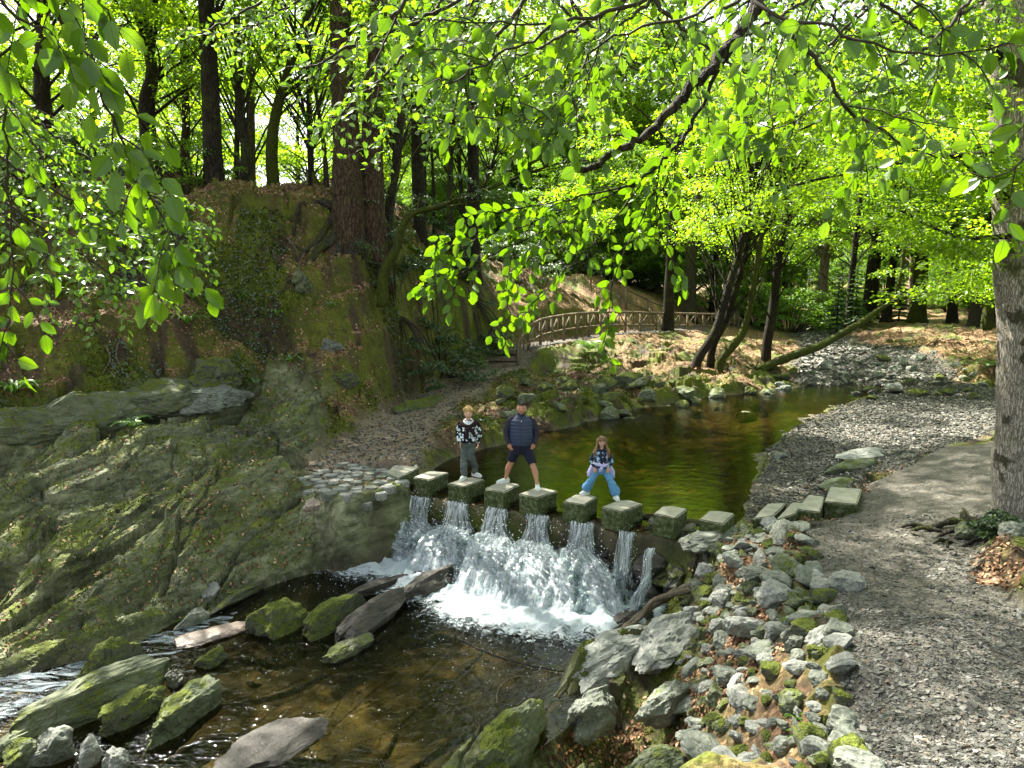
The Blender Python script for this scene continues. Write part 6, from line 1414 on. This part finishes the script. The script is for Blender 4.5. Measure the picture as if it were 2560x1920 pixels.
def hand(m, wrist, d, palm_n, L=0.17, curl=0.5, thumb=1):
    """palm, four fingers of different lengths with bent knuckles and a thumb from the side of the palm"""
    d, n = norm(np.asarray(d, float)), norm(np.asarray(palm_n, float)); n = norm(n - d * (n @ d)); s = np.cross(d, n) * thumb; w = np.asarray(wrist, float)
    p = 0.45 * L
    for k, x in enumerate((-0.17, -0.06, 0.06, 0.17)):
        limb(m, [(*(w + s * x * L * 0.5), 0.085 * L), (*(w + d * p + s * x * L * 1.05), 0.075 * L)], 8, 6)
        fl = (0.42, 0.5, 0.47, 0.36)[k] * L; b = w + d * p + s * x * L * 1.05; d1 = norm(d + n * curl * 0.5); d2 = norm(d + n * curl * 1.4)
        limb(m, [(*b, 0.058 * L), (*(b + d1 * fl * 0.5), 0.052 * L), (*(b + d1 * fl * 0.5 + d2 * fl * 0.5), 0.042 * L)], 8, 8)
    b = w + d * 0.12 * L + s * 0.19 * L
    limb(m, [(*b, 0.075 * L), (*(b + d * 0.2 * L + s * 0.14 * L), 0.062 * L), (*(b + d * 0.4 * L + s * 0.16 * L + n * 0.07 * L), 0.048 * L)], 8, 8)
def shoe(parent, ankle, d, L, mat, sole):
    d = norm(np.array([d[0], d[1], 0.0])); s = np.array([-d[1], d[0], 0]); a = np.asarray(ankle, float); z0 = a[2] - 0.085
    g = lambda f, z, w=0: np.array([a[0], a[1], 0]) + d * f * L + s * w + np.array([0, 0, z0 + z])
    m = MB(); limb(m, [(*g(-0.22, 0.050), 0.036), (*g(0.02, 0.052), 0.041), (*g(0.30, 0.045), 0.042), (*g(0.58, 0.036), 0.034), (*g(0.70, 0.032), 0.024)], 14, 14); limb(m, [(*g(-0.1, 0.06), 0.042), (*g(-0.08, 0.098), 0.044)], 12, 5)
    o = fuse(m, 'shoe', mat, parent, 0.006, 2)
    m = MB()
    O = np.array([[-0.33, 0], [-0.28, .032], [-.1, .038], [.3, .048], [.6, .042], [.76, .018], [.76, -.018], [.6, -.042], [.3, -.048], [-.1, -.038], [-.28, -.032]])
    n = len(O); V = np.array([g(p[0], 0.0, p[1]) for p in O] + [g(p[0], 0.022, p[1]) for p in O]); k = np.arange(n)
    m.add(V, [np.stack([k, (k + 1) % n, n + (k + 1) % n, n + k], -1)] + [np.array([[0, i + 1, i] for i in range(1, n - 1)])] + [np.array([[n, n + i, n + i + 1] for i in range(1, n - 1)])])
    m.build('sole', sole, o)
def cloth(name, col, rough=0.9, scale=60, var=0.25, bump=0.3):
    T = NT(name); P = T.obj(); n = T.noise(P, scale, 3, 0.6); n2 = T.noise(T.mapping(P, scale=(1, 1, 2.2)), 9, 4, 0.6, 0.5)
    c = T.mix(n2, tuple(q * (1 - var) for q in col), tuple(min(1, q * (1 + var)) for q in col))
    return T.done(T.pbr(c, rough, T.bump(T.math('ADD', n, T.math('MULTIPLY', n2, 2.0)), bump, 0.012), 0.2))
def skin(name, col):
    T = NT(name); n = T.noise(T.obj(), 14, 4, 0.6)
    return T.done(T.pbr(T.mix(n, tuple(q * 0.85 for q in col), (min(1, col[0] * 1.12), col[1] * 0.98, col[2] * 0.95)), 0.55, None, 0.35))
M_SKIN = skin('skin_tan', (0.46, 0.25, 0.165)); M_SKINF = skin('skin_fair', (0.58, 0.37, 0.28))
M_EYE = NT('eye_mat'); M_EYE = M_EYE.done(M_EYE.pbr((0.03, 0.022, 0.018), 0.2)); M_LIP = NT('lip'); M_LIP = M_LIP.done(M_LIP.pbr((0.30, 0.10, 0.08), 0.5))
M_NAVYV = cloth('navy_vest', (0.030, 0.042, 0.080), 0.38, 40, 0.2); M_NAVYS = cloth('navy_sweater', (0.030, 0.028, 0.040), 0.95); M_SHORT = cloth('navy_shorts', (0.014, 0.014, 0.030), 0.9)
M_WHITE = cloth('white_shoe', (0.62, 0.68, 0.66), 0.6, 50, 0.08, 0.1); M_SOLE = cloth('white_sole', (0.72, 0.74, 0.72), 0.6, 50, 0.05, 0.1)
M_PANT = cloth('grey_green_denim', (0.085, 0.105, 0.098), 0.9, 60, 0.45); M_JEAN = cloth('blue_denim', (0.10, 0.26, 0.46), 0.9, 60, 0.45)
M_MAROON = cloth('dark_maroon_knit', (0.022, 0.011, 0.013), 0.95); M_LAV = cloth('lavender_cloth', (0.42, 0.40, 0.66), 0.9, 30, 0.25)
M_HAIRB = cloth('blond_hair', (0.40, 0.27, 0.11), 0.55, 90, 0.5, 0.8); M_HAIRD = cloth('short_dark_hair', (0.035, 0.024, 0.016), 0.6, 90, 0.4, 0.8); M_HAIRG = cloth('light_brown_hair', (0.18, 0.115, 0.06), 0.5, 90, 0.5, 0.8)
M_GLASS = NT('dark_lens'); M_GLASS = M_GLASS.done(M_GLASS.pbr((0.012, 0.012, 0.016), 0.12, None, 0.6))
T = NT('hoodie_print'); P = T.obj(); v = T.n('TexVoronoi', {'Vector': P, 'Scale': 15.0, 'Randomness': 0.75}); sc_ = T.n('SeparateColor', {0: v.outputs['Color']})
dist = T.math('ADD', v.outputs['Distance'], T.math('MULTIPLY', T.math('SUBTRACT', T.noise(P, 35, 2, 0.5), 0.5), 0.25))
blob = T.math('MULTIPLY', T.math('LESS_THAN', dist, 0.50), T.math('GREATER_THAN', dist, 0.10))
M_HOOD = T.done(T.pbr(T.mix(T.math('MULTIPLY', blob, T.math('GREATER_THAN', sc_.outputs[0], 0.12)), (0.010, 0.010, 0.012), T.mix(sc_.outputs[1], (0.70, 0.76, 0.78), (0.50, 0.62, 0.72))), 0.9, None, 0.2))
T = NT('star_print'); P = T.obj(); v = T.n('TexVoronoi', {'Vector': P, 'Scale': 12.0, 'Randomness': 0.6, 'Exponent': 0.55}, distance='MINKOWSKI'); sc_ = T.n('SeparateColor', {0: v.outputs['Color']})
M_STAR = T.done(T.pbr(T.mix(T.math('LESS_THAN', v.outputs['Distance'], 1.35), (0.016, 0.022, 0.048), T.ramp(sc_.outputs[0], [(0.0, (0.30, 0.52, 0.66)), (0.35, (0.62, 0.62, 0.72)), (0.6, (0.22, 0.42, 0.55)), (0.85, (0.10, 0.14, 0.22))], 'CONSTANT')), 0.9, None, 0.2))

def start(pa, pb):
    a, b = PZ(*pa, 0.285), PZ(*pb, 0.285); c = (a + b) / 2
    return c, a - c, b - c
# the man
c, fa, fb = start((505.5, 482.5), (537.5, 488.5)); man = thing('person', 'man in navy quilted gilet and dark shorts, hands in pockets, feet on two stones', 'man', c)
aa, ab = fa + [0.0, 0, 0.085], fb + [0.0, 0, 0.085]
ka, kb = np.array([-0.205, -0.03 + fa[1] * 0.45, 0.47]), np.array([0.225, -0.06 + fb[1] * 0.45, 0.46])
m = MB(); hp = head(m, np.array([0.0, -0.03, 1.585]), 0.128)
limb(m, [(0, 0.01, 1.36, 0.062), (0, -0.005, 1.50, 0.060)]); rings(m, [(0, 0, 0.72, 0.15, 0.10), (0, 0, 0.95, 0.16, 0.12), (0, 0, 1.2, 0.17, 0.12), (0, 0.01, 1.38, 0.15, 0.08), (0, 0.01, 1.42, 0.06, 0.05)])
for sg, k, a in ((-1, ka, aa), (1, kb, ab)):
    limb(m, [(0.09 * sg, 0, 0.80, 0.085), (*((np.array([0.1 * sg, 0, 0.8]) + k) / 2), 0.072), (*k, 0.058), (*(k * 0.6 + a * 0.4 + [0.012 * sg, 0.02, 0]), 0.062), (*(k * 0.2 + a * 0.8), 0.040), (*a, 0.036)], 14, 22)
    w_ = np.array([0.245 * sg, -0.07, 0.885]); limb(m, [(0.21 * sg, 0.01, 1.36, 0.05), (0.285 * sg, 0.03, 1.10, 0.042), (*w_, 0.028)], 12, 12)
    hand(m, w_, (-0.30 * sg, -0.10, -1), (-sg * 0.6, 0.8, 0), 0.17, 0.4, sg)
fuse(m, 'body', M_SKIN, man, 0.006)
face(man, hp, 0.128, M_HAIRD, 0.03)
m = MB(); V, F = ICO[4]; k = (V[:, 2] > 0.42) | ((V[:, 1] > 0.02) & (V[:, 2] > -0.15)); Vh = V * np.array([0.735, 0.885, 1.04]); F = F[k[F].all(1)]
m.add(np.vstack([Vh * 0.128 + [0, -0.03, 1.585], Vh * 0.115 + [0, -0.03, 1.585]]), [F, F[:, ::-1] + len(Vh)]); m.build('hair', M_HAIRD, man, True)
m = MB()
for sg in (-1, 1):
    ball(m, (0.045 * sg, -0.108, 1.705), (0.036, 0.014, 0.022)); limb(m, [(0.08 * sg, -0.10, 1.705, 0.004), (0.095 * sg, -0.02, 1.69, 0.004)], 6, 4)
limb(m, [(-0.02, -0.115, 1.71, 0.004), (0.02, -0.115, 1.71, 0.004)], 6, 3); m.build('sunglasses', M_GLASS, man, True)
m = MB(); q = lambda z: 1 + 0.060 * np.abs(np.sin((z - 0.83) * math.pi / 0.068)) ** 0.7 * (z < 1.36)
rings(m, [(0, -0.01, 0.83, 0.196, 0.145), (0, -0.015, 0.88, 0.215, 0.165), (0, -0.02, 1.02, 0.222, 0.175), (0, -0.01, 1.2, 0.222, 0.16), (0, 0, 1.33, 0.215, 0.135), (0, 0.01, 1.395, 0.165, 0.105), (0, 0.0, 1.44, 0.092, 0.085), (0, -0.01, 1.475, 0.086, 0.086), (0, -0.01, 1.468, 0.066, 0.066)], 48, q, 110); ve = m.build('vest', M_NAVYV, man, True)
m = MB(); limb(m, [(0.0, -0.19, 0.86, 0.004), (0, -0.205, 1.02, 0.004), (0, -0.178, 1.2, 0.004), (0, -0.13, 1.36, 0.004), (0, -0.10, 1.44, 0.004)], 6, 20); m.build('zip', M_NAVYS, ve, True)
m = MB(); ball(m, (0, -0.145, 1.345), (0.006, 0.006, 0.020)); m.build('zip_pull', M_WHITE, ve, True)
m = MB(); ball(m, (0.105, -0.143, 1.27), (0.010, 0.004, 0.007)); mr_ = NT('red_mark'); m.build('chest_emblem', mr_.done(mr_.pbr((0.35, 0.02, 0.03), 0.7)), ve, True)
m = MB()
for sg in (-1, 1): limb(m, [(0.17 * sg, 0.01, 1.365, 0.066), (0.235 * sg, 0.015, 1.30, 0.070), (0.295 * sg, 0.03, 1.10, 0.066), (0.285 * sg, -0.01, 0.98, 0.058), (0.250 * sg, -0.06, 0.905, 0.044), (0.247 * sg, -0.066, 0.89, 0.038)], 18, 24)
limb(m, [(0, 0, 1.37, 0.085), (0, -0.012, 1.475, 0.080)], 18, 6); fuse(m, 'sweater', M_NAVYS, man, 0.008, 2, 0.006, 18)
m = MB(); rings(m, [(0, 0, 0.66, 0.12, 0.11), (0, 0, 0.76, 0.20, 0.145), (0, 0, 0.87, 0.195, 0.14)])
for sg, k in ((-1, ka), (1, kb)): limb(m, [(0.095 * sg, 0, 0.78, 0.105), (*((np.array([0.1 * sg, 0, 0.8]) + k) / 2), 0.098), (*(k + [0, 0, 0.03]), 0.088)], 20, 14, 1.0)
fuse(m, 'shorts', M_SHORT, man, 0.008, 2, 0.006, 16)
shoe(man, aa, (-0.9, -0.45), 0.27, M_WHITE, M_SOLE); shoe(man, ab, (0.12, -1), 0.27, M_WHITE, M_SOLE)
# the boy
c, fa, fb = start((464, 479.0), (473.5, 476.0)); boy = thing('person', 'fair-haired boy in black and white printed hoodie and grey-green trousers on one stone', 'boy', c)
fa, fb = fa + [0, 0, 0], fb + [0.03, 0, 0]; aa, ab = fa + [0, 0, 0.085], fb + [0, 0, 0.085]
m = MB(); hp = head(m, np.array([0.0, -0.02, 1.365]), 0.115, 0.05, 0.3)
limb(m, [(0, 0.01, 1.16, 0.05), (0, 0, 1.29, 0.048)]); rings(m, [(0, 0, 0.72, 0.12, 0.08), (0, 0, 0.95, 0.13, 0.09), (0, 0, 1.15, 0.13, 0.07), (0, 0, 1.2, 0.05, 0.04)])
for sg, a in ((-1, aa), (1, ab)):
    limb(m, [(0.075 * sg, 0, 0.72, 0.07), (0.07 * sg - 0.02, -0.02, 0.45, 0.05), (*(a + [0, 0.01, 0.1]), 0.036), (*a, 0.032)], 12, 14)
    w_ = np.array([-0.165, -0.03, 0.745]) if sg < 0 else np.array([0.20, 0.05, 0.75]); limb(m, [(0.16 * sg, 0.01, 1.14, 0.042), (0.21 * sg, 0.04, 0.93, 0.036), (*w_, 0.026)], 12, 12)
    hand(m, w_, (0.05 if sg < 0 else -0.05, -0.05, -1), (-sg, -0.2, 0), 0.155, 0.55, -sg)
fuse(m, 'body', M_SKINF, boy, 0.006); face(boy, hp, 0.115, M_HAIRB)
m = MB(); r = np.random.RandomState(4); V, F = ICO[3]; m.add(V * np.array([0.098, 0.108, 0.095]) + [0, 0.0, 1.415], F)
for k in range(130):
    a, e = r.uniform(0, 6.28), r.uniform(0.05, 1.5); d = np.array([math.cos(a) * math.cos(e), math.sin(a) * math.cos(e), math.sin(e)])
    if d[1] < -0.25 and d[2] < 0.45: continue
    p = np.array([0, 0.0, 1.405]) + d * np.array([0.088, 0.098, 0.09]); t = norm(d + r.normal(0, 0.6, 3)); L = r.uniform(0.03, 0.062)
    limb(m, [(*p, 0.018), (*(p + t * L * 0.6), 0.014), (*(p + t * L + [0, 0, -0.01]), 0.006)], 6, 5)
fuse(m, 'hair', M_HAIRB, boy, 0.007, 1)
m = MB(); rings(m, [(0, 0, 0.755, 0.155, 0.115), (0, -0.005, 0.80, 0.195, 0.15), (0, -0.005, 0.95, 0.18, 0.14), (0, 0, 1.1, 0.165, 0.115), (0, 0.005, 1.185, 0.12, 0.085), (0, 0.0, 1.225, 0.06, 0.06)])
for sg in (-1, 1): limb(m, [(0.13 * sg, 0.01, 1.155, 0.056), (0.185 * sg, 0.02, 1.06, 0.062), (0.215 * sg, 0.04, 0.92, 0.064), (0.20 * sg, 0.0 if sg < 0 else 0.05, 0.82, 0.062), (0.175 * sg if sg < 0 else 0.20, -0.02 if sg < 0 else 0.05, 0.765, 0.042)], 16, 22)
h_ = fuse(m, 'hoodie', M_HOOD, boy, 0.008, 2, 0.008, 16)
m = MB(); limb(m, [(-0.085, 0.0, 1.20, 0.03), (-0.06, -0.065, 1.175, 0.026), (0, -0.10, 1.13, 0.020), (0.06, -0.065, 1.175, 0.026), (0.085, 0.0, 1.20, 0.03), (0.0, 0.09, 1.22, 0.05), (-0.085, 0.0, 1.20, 0.03)], 10, 30); mw = cloth('pale_hood', (0.55, 0.58, 0.58)); m.build('hood', mw, h_, True)
m = MB(); rings(m, [(0, 0.03, 0.96, 0.205, 0.10), (0, 0.025, 1.06, 0.21, 0.12), (0, 0.02, 1.15, 0.18, 0.105), (0, 0.02, 1.2, 0.12, 0.08), (0, 0.015, 1.225, 0.09, 0.07)])
for sg in (-1, 1): limb(m, [(0.155 * sg, 0.02, 1.17, 0.055), (0.10 * sg, -0.085, 1.135, 0.045), (0.02 * sg + 0.02, -0.135, 1.115, 0.035)], 12, 10); limb(m, [(0.165 * sg, 0.05, 1.12, 0.08), (0.215 * sg, 0.065, 0.95, 0.07), (0.225 * sg, 0.07, 0.85, 0.035)], 12, 10)
ball(m, (0.03, -0.14, 1.105), (0.042, 0.035, 0.04)); limb(m, [(0.0, -0.15, 1.09, 0.034), (-0.02, -0.165, 0.98, 0.040), (-0.01, -0.16, 0.87, 0.032)], 10, 10); limb(m, [(0.05, -0.15, 1.09, 0.034), (0.105, -0.155, 1.0, 0.040), (0.14, -0.14, 0.91, 0.032)], 10, 10)
fuse(m, 'knotted_jumper', M_MAROON, boy, 0.008, 2, 0.006, 18)
m = MB(); rings(m, [(0, 0, 0.64, 0.10, 0.09), (0, 0, 0.72, 0.155, 0.115), (0, 0, 0.82, 0.15, 0.11)])
for sg, a in ((-1, aa), (1, ab)): limb(m, [(0.075 * sg, 0, 0.74, 0.085), (0.07 * sg - 0.02, -0.02, 0.45, 0.078), (*(a + [0, 0.01, 0.12]), 0.072), (*(a + [0, 0.0, 0.02]), 0.068)], 16, 20)
fuse(m, 'trousers', M_PANT, boy, 0.008, 2, 0.012, 14)
shoe(boy, aa, (-0.35, -0.9), 0.24, M_WHITE, M_SOLE); shoe(boy, ab, (0.75, -0.6), 0.24, M_WHITE, M_SOLE)
# the girl
c, fa, fb = start((586.5, 494.0), (615.5, 498.5)); girl = thing('person', 'long-haired girl in star-print top and wide blue jeans, straddling two stones', 'girl', c)
aa, ab = fa + [0, 0, 0.08], fb + [0, 0, 0.08]
ka, kb = np.array([-0.175, -0.04 + fa[1] * 0.4, 0.33]), np.array([0.165, -0.05 + fb[1] * 0.4, 0.33])
m = MB(); hp = head(m, np.array([0.0, -0.02, 1.075]), 0.103, -0.08, 0.28)
limb(m, [(0, 0.01, 0.88, 0.04), (0, 0, 1.0, 0.038)]); rings(m, [(0, 0, 0.5, 0.10, 0.07), (0, 0, 0.7, 0.10, 0.075), (0, 0, 0.87, 0.11, 0.06), (0, 0, 0.92, 0.04, 0.03)])
for sg, k, a in ((-1, ka, aa), (1, kb, ab)):
    limb(m, [(0.065 * sg, 0, 0.54, 0.06), (*k, 0.042), (*a, 0.028)], 12, 14)
    w_ = np.array([-0.135, -0.105, 0.585]) if sg < 0 else np.array([0.115, -0.105, 0.585]); limb(m, [(0.13 * sg, 0.01, 0.87, 0.034), (0.185 * sg, 0.0, 0.72, 0.030), (*w_, 0.021)], 12, 12)
    hand(m, w_, (-0.15 * sg, -0.1, -1), (0, 1, 0.1), 0.125, 0.7, sg)
fuse(m, 'body', M_SKINF, girl, 0.0055); face(girl, hp, 0.103, M_HAIRG)
m = MB(); V, F = ICO[4]; k = (V[:, 2] > 0.34) | (V[:, 1] > -0.05); Vh = V * np.array([0.80, 0.93, 1.07]); F = F[k[F].all(1)]
m.add(np.vstack([Vh * 0.103 + [0, -0.015, 1.075], Vh * 0.09 + [0, -0.015, 1.075]]), [F, F[:, ::-1] + len(Vh)]); r = np.random.RandomState(2)
for k in range(60):
    a = r.uniform(-0.55, 3.69); x, y = 0.085 * math.cos(a), 0.09 * math.sin(a); sp_ = 1.25 + 0.5 * r.rand(); zb = r.uniform(0.76, 0.86)
    limb(m, [(x, y - 0.01, 1.11, 0.018), (x * 1.05, y, 1.0, 0.018), (x * sp_, y * 1.1 - 0.03, 0.90, 0.017), (x * sp_ * 1.08, y * 1.1 - 0.05, zb, 0.006)], 6, 9)
for k in range(22):
    x = -0.07 + 0.14 * k / 21; limb(m, [(x * 0.8, -0.075, 1.17, 0.014), (x, -0.10 + 2.5 * x * x, 1.125, 0.012), (x * 1.1, -0.105 + 3.5 * x * x, 1.095, 0.006)], 6, 6)
m.build('hair', M_HAIRG, girl, True)
m = MB(); rings(m, [(0, 0, 0.565, 0.125, 0.10), (0, 0, 0.62, 0.14, 0.11), (0, 0, 0.75, 0.135, 0.10), (0, 0, 0.86, 0.125, 0.085), (0, 0.005, 0.905, 0.085, 0.06), (0, 0, 0.93, 0.05, 0.045)])
for sg in (-1, 1): limb(m, [(0.105 * sg, 0.01, 0.88, 0.045), (0.155 * sg, 0.01, 0.80, 0.047), (0.19 * sg, -0.0, 0.71, 0.046), (0.16 * sg, -0.06, 0.64, 0.042), ((0.138 if sg < 0 else 0.122) * sg, -0.098, 0.605, 0.030)], 14, 20)
fuse(m, 'top', M_STAR, girl, 0.007, 2, 0.006, 18)
m = MB(); limb(m, [(-0.135, -0.02, 0.64, 0.030), (-0.07, -0.12, 0.645, 0.032), (0.0, -0.145, 0.635, 0.03), (0.07, -0.12, 0.645, 0.032), (0.135, -0.02, 0.64, 0.030), (0.0, 0.11, 0.63, 0.035), (-0.135, -0.02, 0.64, 0.03)], 10, 30)
ball(m, (-0.01, -0.155, 0.63), (0.035, 0.025, 0.032)); limb(m, [(0.0, -0.155, 0.62, 0.024), (-0.03, -0.165, 0.57, 0.03), (-0.045, -0.15, 0.53, 0.02)], 8, 8)
for sg in (-1, 1): limb(m, [(0.11 * sg, 0.07, 0.63, 0.05), (0.17 * sg, 0.06, 0.53, 0.062), (0.215 * sg, 0.05, 0.44, 0.055), (0.24 * sg, 0.04, 0.37 + (0.03 if sg < 0 else 0), 0.03)], 12, 14)
fuse(m, 'tied_jacket', M_LAV, girl, 0.007, 2, 0.010, 20)
m = MB(); rings(m, [(0, 0, 0.44, 0.08, 0.07), (0, 0, 0.50, 0.125, 0.095), (0, 0, 0.60, 0.118, 0.09)])
for sg, k, a in ((-1, ka, aa), (1, kb, ab)): limb(m, [(0.065 * sg, 0, 0.53, 0.075), (*k, 0.066), (*(k * 0.45 + a * 0.55 + [0, 0, 0.02]), 0.082), (*(a * 0.98 + [0, 0.01, 0.05]), 0.100)], 18, 20)
fuse(m, 'jeans', M_JEAN, girl, 0.007, 1, 0.008, 16)
for a in (aa, ab):
    m = MB(); limb(m, [(*(a + [0, 0, 0.0]), 0.034), (*(a * 0.98 + [0, 0, 0.075]), 0.033)], 12, 6); m.build('sock', mw, girl, True)
shoe(girl, aa, (-0.9, -0.5), 0.20, M_WHITE, M_SOLE); shoe(girl, ab, (0.25, -1), 0.20, M_WHITE, M_SOLE)
